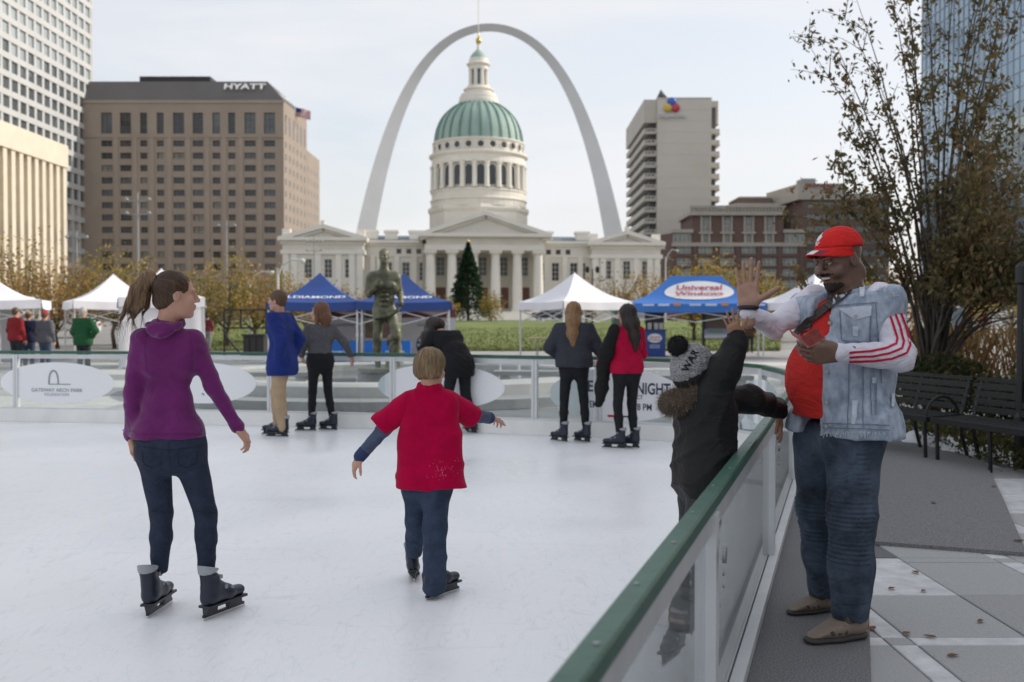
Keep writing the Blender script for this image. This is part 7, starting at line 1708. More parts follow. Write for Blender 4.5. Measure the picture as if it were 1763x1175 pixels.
    for j in range(7):
        t = j/6
        for i in range(N+1):
            a = math.pi*(i/N); x = math.cos(a); xx = .080*s*x; sy = math.sqrt(max(0, 1-x*x)); base = q(xx/s, .090*sy-.006, .052+.020*sy); fr = .072*s*math.sin(a)**.8
            p = base+A[1]*fr*t-A[2]*(.016*t+.026*abs(x)**2*t+.004); rows.append(p)
    fs = [(j*(N+1)+i, j*(N+1)+i+1, (j+1)*(N+1)+i+1, (j+1)*(N+1)+i) for j in range(6) for i in range(N)]; br.add([tuple(p) for p in rows], fs); o = fg.mb('brim', br, [M_cap], cap, smooth=True); md = o.modifiers.new('thickness', 'SOLIDIFY'); md.thickness = .005
    # flag-like white stripe on the brim and three-leaf badge on the crown front
    q2 = MB()
    for i in range(N//2+1, N-2): pass
    bvc = BVHTree.FromPolygons([tuple(v.co) for v in cap.data.vertices], [tuple(p.vertices) for p in cap.data.polygons])
    def on_cap(x, z, side=0.0):
        p0 = Vector(q(x, .22, z)-fg.o); hit = bvc.ray_cast(p0, Vector(-A[1])); return (hit[0]+hit[1]*.0025) if hit[0] is not None else Vector(q(x, .11, z)-fg.o)
    bx0 = .018; q2 = MB()
    def leafp(cx, cz, ang, l, w):
        pts = []
        for t in range(12):
            th = 2*math.pi*t/12; a_, b_ = l*.5*math.cos(th)+l*.5, w*.5*math.sin(th); pts.append(on_cap(cx+a_*math.sin(ang)+b_*math.cos(ang), cz+a_*math.cos(ang)-b_*math.sin(ang)))
        q2.add(pts, [tuple(range(12))])
    for ang, l in ((-.75, .024), (0, .028), (.75, .024)): leafp(bx0, .098, ang, l, .014)
    for j in range(3): z = .095-.005*j; q2.add([on_cap(bx0-.018+.004*j, z), on_cap(bx0+.018-.004*j, z), on_cap(bx0+.018-.004*j, z-.003), on_cap(bx0-.018+.004*j, z-.003)], [(0, 1, 2, 3)])
    q2.build('emblem', mat('emblem_white', (0.75, 0.74, 0.74), .7), cap)
    q2 = MB(); bi = lambda i, j: rows[j*(N+1)+i]+A[2]*.007
    for i in range(9, 13): q2.add([tuple(bi(i, j)-fg.o) for j in (3, 4, 5, 6)]+[tuple(bi(i+1, j)-fg.o) for j in (3, 4, 5, 6)], [(0, 1, 5, 4), (1, 2, 6, 5), (2, 3, 7, 6)])
    q2.build('brim_print', mat('print_white_cloth', (0.72, 0.68, 0.68), .7), cap)
    q2 = MB()
    for i in range(13, 16): q2.add([tuple(bi(i, j)-fg.o) for j in (3, 4, 5, 6)]+[tuple(bi(i+1, j)-fg.o) for j in (3, 4, 5, 6)], [(0, 1, 5, 4), (1, 2, 6, 5), (2, 3, 7, 6)])
    q2.build('brim_print', mat('print_maroon', (0.14, 0.02, 0.04), .7), cap)
    # red shirt over the belly
    S = SDF(); up = np.array([0, 0, 1.0]); bel = V3(P(1428, 650, Y)); M_rs = fabric('shirt_red', (0.56, 0.030, 0.026), .85, .08, 8)
    hx = (g('shR')-g('shL'))/2; S.cone(g('chest')-hx*.40, g('chest')+hx*.40, .165, .165, .08, (fwd, .85)); S.ell(bel+fwd*.032, (.170, .194, .222), (rt, fwd, up), .08); S.cone(g('hipL')*.8+g('hipR')*.2+np.array([0, 0, .10]), g('hipR')+np.array([0, 0, .10]), .14, .14, .08); S.cone(g('neck')+np.array([0, 0, -.06]), g('chest'), .09, .12, .06)
    S.cut(V3(P(1395, 717, Y)), (0, 0, -1)); S.cut(V3(P(1455, 507, Y)), (-.3, -.2, 1)); shirt = fg.part('shirt', S.mesh(.009, folds(.004, 12, 14, 5)), M_rs)
    # white sleeves with red stripes
    S = SDF(); S.path([g('shL')+rt*.02, g('elL'), g('wrL')-un(g('wrL')-g('elL'))*.005], [.080, .067, .043], .03); S.path([g('shR')-rt*.02, g('elR'), g('wrR')+np.array([0, 0, -.02])], [.074, .055, .038], .03)
    M_ws = fabric('sleeve_white', (0.70, 0.68, 0.76), .85, .04, 9); sl_ = fg.part('sleeves', S.mesh(.0075, folds(.011, 28, 24, 7)), M_ws)
    bvs = BVHTree.FromPolygons([tuple(v.co) for v in sl_.data.vertices], [tuple(p.vertices) for p in sl_.data.polygons])
    M_st = fabric('stripe_red', (0.55, 0.015, 0.045), .85)
    for k_ in range(3):
        q2 = MB(); pts = []
        pa = [(1513+13*k_, 497+4*k_-k_*k_*1.0) for _ in (0,)]
        lines = [[(1517, 505), (1527, 530), (1538, 560), (1545, 582), (1543, 592), (1525, 600), (1500, 605), (1462, 608)], [(1526, 503), (1537, 530), (1549, 562), (1556, 588), (1553, 600), (1530, 609), (1502, 614), (1462, 615.5)], [(1535, 502), (1547, 530), (1560, 565), (1567, 594), (1561, 608), (1535, 618), (1503, 622), (1462, 623)]][k_]
        # dense resample, then project along the view direction on to the sleeve
        L2 = []
        for (a, b) in zip(lines[:-1], lines[1:]):
            for j in range(6): t = j/6; L2.append((a[0]+(b[0]-a[0])*t, a[1]+(b[1]-a[1])*t))
        L2.append(lines[-1]); last = None; w = 1.9
        for i, (px, py) in enumerate(L2):
            a, b = L2[max(0, i-1)], L2[min(len(L2)-1, i+1)]; d = Vector((b[0]-a[0], b[1]-a[1])).normalized(); nx_, ny_ = -d.y*w, d.x*w; pr = []
            for sg in (-1, 1):
                tgt = Vector(P(px+nx_*sg, py+ny_*sg, 4.0)); org = Vector((0, 0, CAM_H)); dr = (tgt-org).normalized(); hit = bvs.ray_cast(org-Vector(fg.o), dr); pr.append(hit[0]+hit[1]*.003 if hit[0] is not None else None)
            if pr[0] is not None and pr[1] is not None:
                if last is not None: q2.add([last[0], last[1], pr[1], pr[0]], [(0, 1, 2, 3)])
                last = pr
            else: last = None
        if q2.v: q2.build('stripe', M_st, sl_)
    # denim vest, open at the front
    S = SDF(); cen = V3(P(1462, 600, Y)); S.cone(g('chest')-hx*.52+np.array([0, 0, .05]), g('chest')+hx*.52+np.array([0, 0, .05]), .180, .180, .08, (fwd, .9)); S.cone(g('shL')+up*.0, g('shR'), .092, .092, .06); S.ell(V3(P(1452, 650, Y))+fwd*.005+lf*.015, (.222, .238, .27), (rt, fwd, up), .08); S.cone(g('hipL')+lf*.045+up*.06-fwd*.03, g('hipR')+rt*.02+up*.06-fwd*.03, .175, .175, .08); S.cone(V3(P(1480, 740, 4.60)), V3(P(1470, 735, 4.76)), .165, .165, .06)
    S.cut(V3(P(1470, 747, Y)), (0, 0, -1)); S.cut(V3(P(1462, 497, Y)), (-.22, -.1, 1))
    # open front: a near half and a far half
    near = SDF(); near.p = list(S.p); near.cut(V3(P(1462, 650, Y))+lf*.025, -lf+.05*up, .004)
    far = SDF(); far.p = list(S.p); far.cut(V3(P(1462, 650, Y))-lf*.11, lf-.12*up, .004)
    M_dn = mat('washed_denim', (0.20, 0.255, 0.345), .9, 0, 22, col2=(0.50, 0.555, 0.64), det=7, bump=.5, bs=300, dist=.003, stretch=(1, 1, .6), spec=.2)
    vest = fg.part('denim_vest', join_np([near.mesh(.008, folds(.009, 16, 22, 9)), far.mesh(.009, folds(.008, 16, 22, 9))]), M_dn)
    bvv = BVHTree.FromPolygons([tuple(v.co) for v in vest.data.vertices], [tuple(p.vertices) for p in vest.data.polygons]); org = Vector((0, 0, CAM_H))-Vector(fg.o)
    def on_vest(px, py, off=.004, bv=bvv):
        tgt = Vector(P(px, py, 4.0)); dr = (tgt-Vector((0, 0, CAM_H))).normalized(); hit = bv.ray_cast(org, dr)
        return (hit[0]+hit[1]*off) if hit[0] is not None and (hit[0]+Vector(fg.o)).y < 5.2 else None
    M_seam = mat('denim_seam', (0.16, 0.19, 0.25), .9); M_pat = mat('denim_light', (0.52, 0.57, 0.65), .9, .12, 40, bump=.4, bs=300, dist=.002); M_dark = mat('denim_worn_edge', (0.09, 0.11, 0.16), .9)
    def ribbon(name, line, w, m, off=.003, bv=bvv, par=vest, close=False):
        L2 = []
        for (a, b) in zip(line[:-1], line[1:]):
            n = max(2, int(math.hypot(b[0]-a[0], b[1]-a[1])/5))
            for j in range(n): t = j/n; L2.append((a[0]+(b[0]-a[0])*t, a[1]+(b[1]-a[1])*t))
        L2.append(line[-1]); q2 = MB(); last = None
        for i, (px, py) in enumerate(L2):
            a, b = L2[max(0, i-1)], L2[min(len(L2)-1, i+1)]; d = Vector((b[0]-a[0], b[1]-a[1])).normalized(); pr = [on_vest(px-d.y*w*sg, py+d.x*w*sg, off, bv) for sg in (-1, 1)]
            if pr[0] is not None and pr[1] is not None and (last is None or (last[0]-pr[0]).length < .06):
                if last is not None: q2.add([last[0], last[1], pr[1], pr[0]], [(0, 1, 2, 3)])
                last = pr
            else:
                if len(q2.v) > 16: break
                q2 = MB(); last = None
        if q2.v: return q2.build(name, m, par)
    def patch(name, poly, m, off=.005, n=10):
        # rectangle of four picture corners laid on the vest
        q2 = MB(); grid = {}
        for j in range(n+1):
            for i in range(n+1):
                u, v = i/n, j/n; a = [poly[0][e]+(poly[1][e]-poly[0][e])*u for e in (0, 1)]; b = [poly[3][e]+(poly[2][e]-poly[3][e])*u for e in (0, 1)]; grid[i, j] = on_vest(a[0]+(b[0]-a[0])*v, a[1]+(b[1]-a[1])*v, off)
        for j in range(n):
            for i in range(n):
                c4 = [grid[i, j], grid[i+1, j], grid[i+1, j+1], grid[i, j+1]]
                if all(p is not None for p in c4): q2.add(c4, [(3, 2, 1, 0)])
        if q2.v: return q2.build(name, m, vest)
    patch('chest_pocket', [(1448, 537), (1499, 533), (1497, 588), (1450, 586)], M_dn, .006); patch('pocket_flap', [(1446, 531), (1501, 527), (1500, 543), (1473, 551), ], M_pat, .010)
    for ln in ([(1448, 537), (1450, 586)], [(1499, 533), (1497, 588)], [(1450, 587), (1474, 594), (1497, 588)], [(1440, 527), (1510, 522)], [(1462, 600), (1460, 740)], [(1484, 597), (1486, 740)], [(1424, 505), (1420, 630), (1419, 738)], [(1508, 525), (1512, 600), (1516, 660)], [(1419, 736), (1530, 741)], [(1419, 729), (1530, 733)], [(1497, 660), (1500, 716)], [(1507, 660), (1507, 716)]): ribbon('seam', ln, .9, M_seam, .008)
    for (px, py) in ((1424, 640), (1424, 692), (1424, 734), (1430, 556), (1474, 545)):
        p = on_vest(px, py, .004)
        if p is not None: MB().tube([p, p+Vector((-.004, -.008, 0))], .0085, 10).build('button', M_bolt, vest)
    for (px, py, w, h) in ((1485, 503, 5, 9), (1474, 570, 5, 8), (1472, 705, 5, 15), (1503, 655, 4, 5), (1470, 725, 4, 6), (1535, 690, 3, 12), (1440, 515, 3, 5)): patch('ripped_patch', [(px-w, py-h), (px+w, py-h), (px+w*.7, py+h), (px-w*.8, py+h)], M_pat, .009, 5)
    fr_ = MB(); rr = random.Random(9)      # frayed threads at hem and armhole
    for j in range(90):
        px = rr.uniform(1420, 1532); p = on_vest(px, rr.uniform(742, 746), .003)
        if p is None: continue
        e = p+Vector((rr.gauss(0, .004), rr.gauss(-.003, .004), -rr.uniform(.006, .022))); fr_.tube([p, e], .0011, 4, False)
    for j in range(80):
        t = rr.random(); px, py = 1508+t*26, 497+abs(t-.3)*22; p = on_vest(px+rr.gauss(0, 1.5), py, .003)
        if p is None: continue
        fr_.tube([p, p+Vector((rr.gauss(.012, .01), rr.gauss(-.006, .006), rr.gauss(.004, .008)))], .0013, 4, False)
    o = fr_.build('frayed_threads', M_pat, vest); o['kind'] = 'stuff'
    # collar of the vest
    C = SDF(); 
    for sd, sg in ((lf, 1), (rt, -1)):
        n0 = g('neck')+np.array([0, 0, -.005]); C.path([n0-fwd*.075, n0+sd*.085-fwd*.02, n0+sd*.10+fwd*.06-up*.055, n0+sd*.085+fwd*.125-up*.13], [.020, .022, .024, .012], .02, (un(sd*.6+up), .6))
    fg.part('collar', C.mesh(.006, folds(.002, 40, 30, 2)), M_dn, vest)
    # crossbody strap
    M_strap = mat('strap_brown', (0.030, 0.019, 0.015), .6, .2, 30)
    bvall = BVHTree.FromPolygons([tuple(v.co) for ob in (vest, shirt) for v in ob.data.vertices], [tuple(i for i in p.vertices) for p in vest.data.polygons]+[tuple(i+len(vest.data.vertices) for i in p.vertices) for p in shirt.data.polygons])
    ribbon('bag_strap', [(1487, 478), (1468, 497), (1440, 518), (1412, 540), (1392, 556), (1374, 574), (1366, 586)], 6.5, M_strap, .012, bvall, fg.root)
    # jeans with ribbed knees
    S = SDF(); pc = (g('hipL')+g('hipR'))/2; S.cone(g('hipL')+up*.03, g('hipR')+up*.02-fwd*.03, .138, .128, .08); 
    for a, w in (('L', 1.0), ('R', .95)): S.path([g('hip'+a), g('kn'+a), g('kn'+a)*.45+g('an'+a)*.55, g('an'+a)], [.134*w, .104*w, .098*w, .085*w], .05)
    S.cut(pc+up*.10, (0, 0, 1)); S.cut(V3(P(1464, 1066, 4.52)), (0, .0, -1)); 
    def jd(X, Y_, Z):
        d = folds(.008, 7, 21, 4)(X, Y_, Z); rib = np.zeros_like(X)
        for a, zt, zb in (('L', 858, 912), ('L', 925, 968), ('R', 853, 893), ('R', 905, 930)):
            yk = 4.5 if a == 'L' else 4.86; z1, z0 = V3(P(1440, zt, yk))[2], V3(P(1440, zb, yk))[2]; kc = g('kn'+a); m = (np.abs(Y_-kc[1]) < .13)*(np.abs(X-kc[0]) < .16)*(Z > z0)*(Z < z1)*(((X-kc[0])*fwd[0]+(Y_-kc[1])*fwd[1]) > -.01); rib += m*(.0045*np.sin((Z-z0)*2*math.pi/.021))
        # outer seam ribs on the thigh
        hc_ = g('hipL'); z1, z0 = V3(P(1500, 752, 4.5))[2], V3(P(1490, 850, 4.5))[2]; m = (Y_ < 4.52)*(X > 1.535)*(X < 1.60)*(Z > z0)*(Z < z1); rib += m*(.004*np.sin((Z-z0)*2*math.pi/.022)); return d*(rib == 0)+rib
    fg.part('jeans', S.mesh(.0072, jd, 0), fabric('man_denim', (0.055, 0.074, 0.105), .85, .6, 7))
    # shoes
    M_sh = mat('shoe_tan', (0.24, 0.185, 0.145), .75, .08, 20, bump=.3, bs=300, dist=.002); M_so = mat('sole_dark', (0.05, 0.045, 0.04), .7); M_stp = mat('shoe_olive', (0.085, 0.070, 0.052), .8)
    for hp, tp in ((G(1490, 1096, .008), G(1382, 1110, .008)), (G(1434, 1050, .008), G(1353, 1060, .008))):
        o, T = shoe(fg, hp, tp, M_sh, M_so, res=.0052); st = SDF(); st.cone((.07, 0, .095), (.125, 0, .082), .047, .046, .01); st.cut((.07, 0, .0), (-1, 0, 0)) ; st.cut((.125, 0, 0), (1, 0, 0)); st.cut((0, 0, .04), (0, 0, -1)); v, f = st.mesh(.005); fg.part('strap', (T(v), f), M_stp, o)
        for j in range(3):
            q2 = MB(); x0 = .135+.028*j; q2.add([tuple(T(np.array([[x0+dx, dy, z_]]))[0]) for dx, dy, z_ in ((0, .0475 if j < 2 else .045, .075-.010*j), (.014, .0475 if j < 2 else .044, .072-.010*j), (.004, .052 if j < 2 else .048, .036), (-.012, .053 if j < 2 else .049, .036))], [(0, 1, 2, 3)]); fg.mb('side_stripe', q2, mat('shoe_stripe', (0.055, 0.045, 0.038), .7), o)
        q2 = MB().box((0, 0, 0), (1, 1, 1)); q2.v = [tuple(T(np.array([[.000+.010*v[0]-.001, -.020+.040*v[1], .034+.028*v[2]]]))[0]) for v in q2.v]; fg.mb('heel_patch', q2, mat('heel_red', (0.50, 0.05, 0.03), .6), o)
    q2 = MB().tube([g('wrR')+np.array([.040*math.cos(t), .036*math.sin(t), .008]) for t in [2*math.pi*j/16 for j in range(17)]], .010, 6); fg.mb('wristband', q2, mat('band_black', (0.012, 0.016, 0.014), .6), smooth=True)
    # tickets in the hand
    tk = thing('folded_tickets', 'small red and pink printed cards held in the hand of the man in cap', 'cards', P(1392, 585, 4.30)); M_tk = mat('ticket_pink', (0.50, 0.17, 0.16), .6); M_tk2 = mat('ticket_red', (0.30, 0.06, 0.05), .6, .3, 60); o0 = Vector(tk.location)
    for j, (pts, m) in enumerate((([(1357, 566, 4.27), (1385, 584, 4.29), (1392, 597, 4.30), (1364, 578, 4.28)], M_tk), ([(1380, 582, 4.27), (1406, 563, 4.25), (1418, 582, 4.27), (1394, 597, 4.29)], M_tk2), ([(1378, 586, 4.285), (1400, 574, 4.275), (1414, 590, 4.285), (1390, 600, 4.30)], M_tk))):
        a = [Vector(P(*p))-o0 for p in pts]; n = (a[1]-a[0]).cross(a[3]-a[0]).normalized()*.0012; MB().add(a+[p+n for p in a], [(3, 2, 1, 0), (4, 5, 6, 7), (0, 1, 5, 4), (1, 2, 6, 5), (2, 3, 7, 6), (3, 0, 4, 7)]).build('card', m, tk)
man()
# ------------------------------------------------------------------ the child in the black parka
def child():
    g = lambda n: V3(J[n]); up = np.array([0, 0, 1.0])
    J = dict(fwd=un((.75, .66, 0)), neck=P(1202, 668, 4.40), shL=P(1190, 690, 4.52), shR=P(1228, 682, 4.30), elR=P(1250, 632, 4.24), wrR=P(1268, 583, 4.24), elL=P(1292, 688, 4.66), wrL=P(1340, 705, 4.84),
             chest=P(1212, 718, 4.40), waist=P(1212, 778, 4.38), hipL=P(1200, 835, 4.42), hipR=P(1216, 838, 4.30), knL=P(1196, 935, 4.46), knR=P(1206, 940, 4.28), anL=P(1186, 1040, 4.42), anR=P(1176, 1066, 4.22))
    fg = Fig('person', 'child in black parka and grey pompom hat reaching up over the barrier', (.82, 4.4, ICE_Z))
    hc = V3(P(1201, 645, 4.40)); hf = un((.62, .52, .42)); hu = un((-.52, -.30, .80)); hS, q, A = head_sdf(hc, hf, hu, .92); hS.cone(q(0, -.03, -.05), g('neck'), .045, .05, .03)
    hdR = hand_sdf(g('wrR'), (-.30, -.30, .90), (.1, .85, .3), .70, (.08, .12, .15, .2), .16, -1, .2, .7); hdL = hand_sdf(g('wrL'), (.18, .12, -.97), (-.95, .2, -.1), .86, (.12, .15, .2, .25), .04, -1, .3, .4)
    fg.part('body', join_np([hS.mesh(.006), limbs_sdf(J, .74, -.01).mesh(.02), hdR.mesh(.004), hdL.mesh(.004)]), M_sk[3])
    M_pk = mat('parka_black', (0.0065, 0.0065, 0.007), .6, .2, 9, bump=.2, bs=120, dist=.002, spec=.3, wr=(8, .4, .03, (1, 1, 1.8)))
    S = SDF(); hx = (g('shR')-g('shL'))/2; S.cone(g('shL')*.8+g('shR')*.2, g('shR'), .075, .075, .05); S.cone(g('chest')-hx*.5, g('chest')+hx*.5, .116, .116, .08); S.cone(g('waist')-hx*.4, g('waist')+hx*.4, .120, .120, .08); S.cone(g('hipL')+up*.02, g('hipR')+up*.02, .114, .114, .08); S.cone(g('neck'), g('chest'), .07, .10, .05)
    S.cone(g('shR'), g('elR'), .074, .068, .04); S.cone(g('elR'), g('wrR')-np.array([0, 0, .018]), .068, .052, .03); S.cone(g('shL'), g('elL'), .080, .068, .04); S.cone(g('elL'), g('wrL')-np.array([.02, .02, -.01]), .068, .055, .03); S.cut(V3(P(1205, 862, 4.4)), (0, 0, -1))
    pk = fg.part('parka', S.mesh(.008, folds(.013, 26, 22, 3)), M_pk)
    C = SDF(); C.cone(g('wrR')-np.array([0, 0, .03]), g('wrR')+np.array([0, 0, .006]), .044, .042, .006); fg.part('cuff', C.mesh(.006, folds(.003, 200, 10, 1)), M_pk, pk); C = SDF(); C.cone(g('wrL')-np.array([.02, .02, -.01]), g('wrL')+np.array([.006, .004, -.012]), .044, .042, .006); fg.part('cuff', C.mesh(.006), M_pk, pk)
    zp = MB().tube([P(1240, 690, 4.20), P(1262, 730, 4.22), P(1268, 790, 4.22)], .005, 5); 
    S = SDF(); S.path([g('hipL'), g('knL'), g('anL')], [.085, .070, .064], .03); S.path([g('hipR'), g('knR'), g('anR')], [.088, .072, .066], .03); fg.part('snow_trousers', S.mesh(.010, folds(.008, 30, 24, 5)), mat('trouser_black', (0.013, 0.014, 0.018), .6, .2, 9, bump=.3, bs=200, wr=(11, .7, .03, (1, 1, 1.8))))
    # fur collar: a soft roll thick with hair tips
    rr = random.Random(4); F_ = SDF(); n0 = V3(P(1186, 684, 4.40)); ring = []
    ctr = V3(P(1196, 676, 4.40)); e1 = un((.75, .1, .28)); e2 = un((.1, -.95, .05))
    for j in range(13): t = 2*math.pi*j/12; ring.append(ctr+e1*.112*math.cos(t)+e2*.092*math.sin(t)+np.array([-.012, 0, -.012]))
    F_.path(ring, [.044]*13, .02); roll = fg.part('fur_collar', F_.mesh(.008), mat('fur_dark', (0.075, 0.052, 0.036), .9, .5, 90, bump=1.0, bs=160), pk)
    T = MB(); vs = []; fs = []
    for j in range(15000):
        k = rr.randrange(12); t = rr.random(); c = ring[k]*(1-t)+ring[k+1]*t; d = un((rr.gauss(0, 1), rr.gauss(0, 1), rr.gauss(-.1, 1))); b = c+d*.040; l = rr.uniform(.014, .046); e = b+un(d+np.array([rr.gauss(0, .35), rr.gauss(0, .35), rr.gauss(-.25, .35)]))*l; sd = un(np.cross(d, (rr.gauss(0, 1), .3, 1)))*.0012; o = len(vs); vs += [b-sd, b+sd, e]; fs.append((o, o+1, o+2))
    V = np.array(vs); mi = [rr.choice((0, 0, 1, 2)) for _ in fs]; o = mesh_np('fur_hair', V-fg.o, np.array(fs), [mat('fur_a', (0.15, 0.11, 0.075), .8), mat('fur_b', (0.36, 0.28, 0.19), .8), mat('fur_c', (0.035, 0.025, 0.018), .8)], roll, False, mi); o['kind'] = 'stuff'
    # knitted hat
    M_kn = mat('knit_grey', (0.055, 0.056, 0.060), .95, 0, 1.0, col2=(0.40, 0.40, 0.41), stretch=(90, 90, 260), det=2, bump=.7, bs=1.0, dist=.004); M_kb = mat('knit_black', (0.012, 0.012, 0.013), .95, .3, 200, bump=.7, bs=180, dist=.004)
    K = SDF(); K.ell(q(0, -.010, .040), (.094, .112, .112), A, .02); K.cut(q(0, 0, .032), -A[2]+.1*A[1], .004); K.cut(q(0, 0, .030), -A[2], .004); hat = fg.part('knit_hat', K.mesh(.0055, lambda X, Y, Z: .0016*np.sin(X*230)+.0016*np.sin(Z*230)), M_kn)
    K = SDF(); K.ell(q(0, -.006, .028), (.098, .116, .085), A, .02); K.cut(q(0, 0, .050), A[2]-.1*A[1], .004); K.cut(q(0, 0, -.008), -A[2]+.1*A[1], .004); K.ell(q(0, .0, .01), (.080, .094, .06), A, .01, 's'); band = fg.part('hat_band', K.mesh(.0055, lambda X, Y, Z: .0015*np.sin(X*300+Z*120)), M_kb, hat)
    PM = SDF(); PM.ell(q(0, -.045, .180), (.042,)*3, None, .01); pm = fg.part('pompom', PM.mesh(.006), M_kb, hat); vs = []; fs = []; pc = q(0, -.045, .180)
    for j in range(1800): d = un((rr.gauss(0, 1), rr.gauss(0, 1), rr.gauss(0, 1))); b = pc+d*.036; e = pc+un(d+np.array([rr.gauss(0, .2) for _ in range(3)]))*rr.uniform(.046, .056); sd = un(np.cross(d, (.3, rr.gauss(0, 1), 1)))*.0022; o = len(vs); vs += [b-sd, b+sd, e]; fs.append((o, o+1, o+2))
    o = mesh_np('pompom_yarn', np.array(vs)-fg.o, np.array(fs), M_kb, pm, False); o['kind'] = 'stuff'
    # letters knitted on the hat, laid on the surface
    bv = BVHTree.FromPolygons([tuple(v.co) for v in hat.data.vertices], [tuple(p.vertices) for p in hat.data.polygons]); vs_, fs_ = text_mesh('WAR', 18, 0, 'CENTER', .6, .95); q2 = MB(); ca, sa = math.cos(R(62)), math.sin(R(62)); pts = []; org = Vector((0, 0, CAM_H))
    for (x, y, z) in vs_:
        px, py = 1189+x*ca+y*-sa*0.9, 622-(x*sa+y*ca*.9); dr = (Vector(P(px, py, 4))-org).normalized(); hit = bv.ray_cast(org-Vector(fg.o), dr); pts.append(hit[0]+hit[1]*.003 if hit[0] is not None else None)
    for f in fs_:
        if all(pts[i] is not None for i in f): q2.add([pts[i] for i in f], [tuple(range(len(f)))])
    if q2.v: q2.build('lettering', M_kb, hat)
    skate(fg, V3(P(1168, 1128, 4.20)), V3(P(1140, 1150, 4.0)), (.1, .1, 1)); skate(fg, V3(P(1190, 1096, 4.42)), V3(P(1196, 1078, 4.64)), (.0, 0, 1))
child()

# ------------------------------------------------------------------ skaters along the far barrier and people beyond
M_hk = hairmat('hair_black', (0.012, 0.009, 0.008), (0.035, 0.022, 0.018)); M_hb = hairmat('hair_midbrown', (0.055, 0.030, 0.018), (0.14, 0.080, 0.045)); M_hl = hairmat('hair_honey', (0.12, 0.065, 0.030), (0.34, 0.20, 0.095)); M_hr = hairmat('hair_auburn', (0.075, 0.032, 0.018), (0.20, 0.095, 0.05)); M_hg = hairmat('hair_grey', (0.30, 0.29, 0.27), (0.50, 0.48, 0.45))
M_leg_b = fabric('leggings_black', (0.011, 0.012, 0.015), .75, .2, 12)
def body_frame(loc, yaw, s):
    f = np.array([math.sin(yaw), math.cos(yaw), 0]); r = np.cross(f, (0, 0, 1.0)); o = np.array(loc, float); return (lambda x, y, z: o+s*(r*x+f*y+np.array([0, 0, z]))), f, r
STAND = dict(head=(0, .02, 1.60), neck=(0, 0, 1.44), shL=(-.17, 0, 1.40), shR=(.17, 0, 1.40), elL=(-.23, -.01, 1.12), elR=(.23, -.01, 1.12), wrL=(-.22, .10, .88), wrR=(.22, .10, .88), chest=(0, 0, 1.26), waist=(0, 0, 1.08), hipL=(-.085, 0, .93), hipR=(.085, 0, .93), knL=(-.095, .03, .52), knR=(.095, .03, .52), anL=(-.10, 0, .12), anR=(.10, 0, .12))
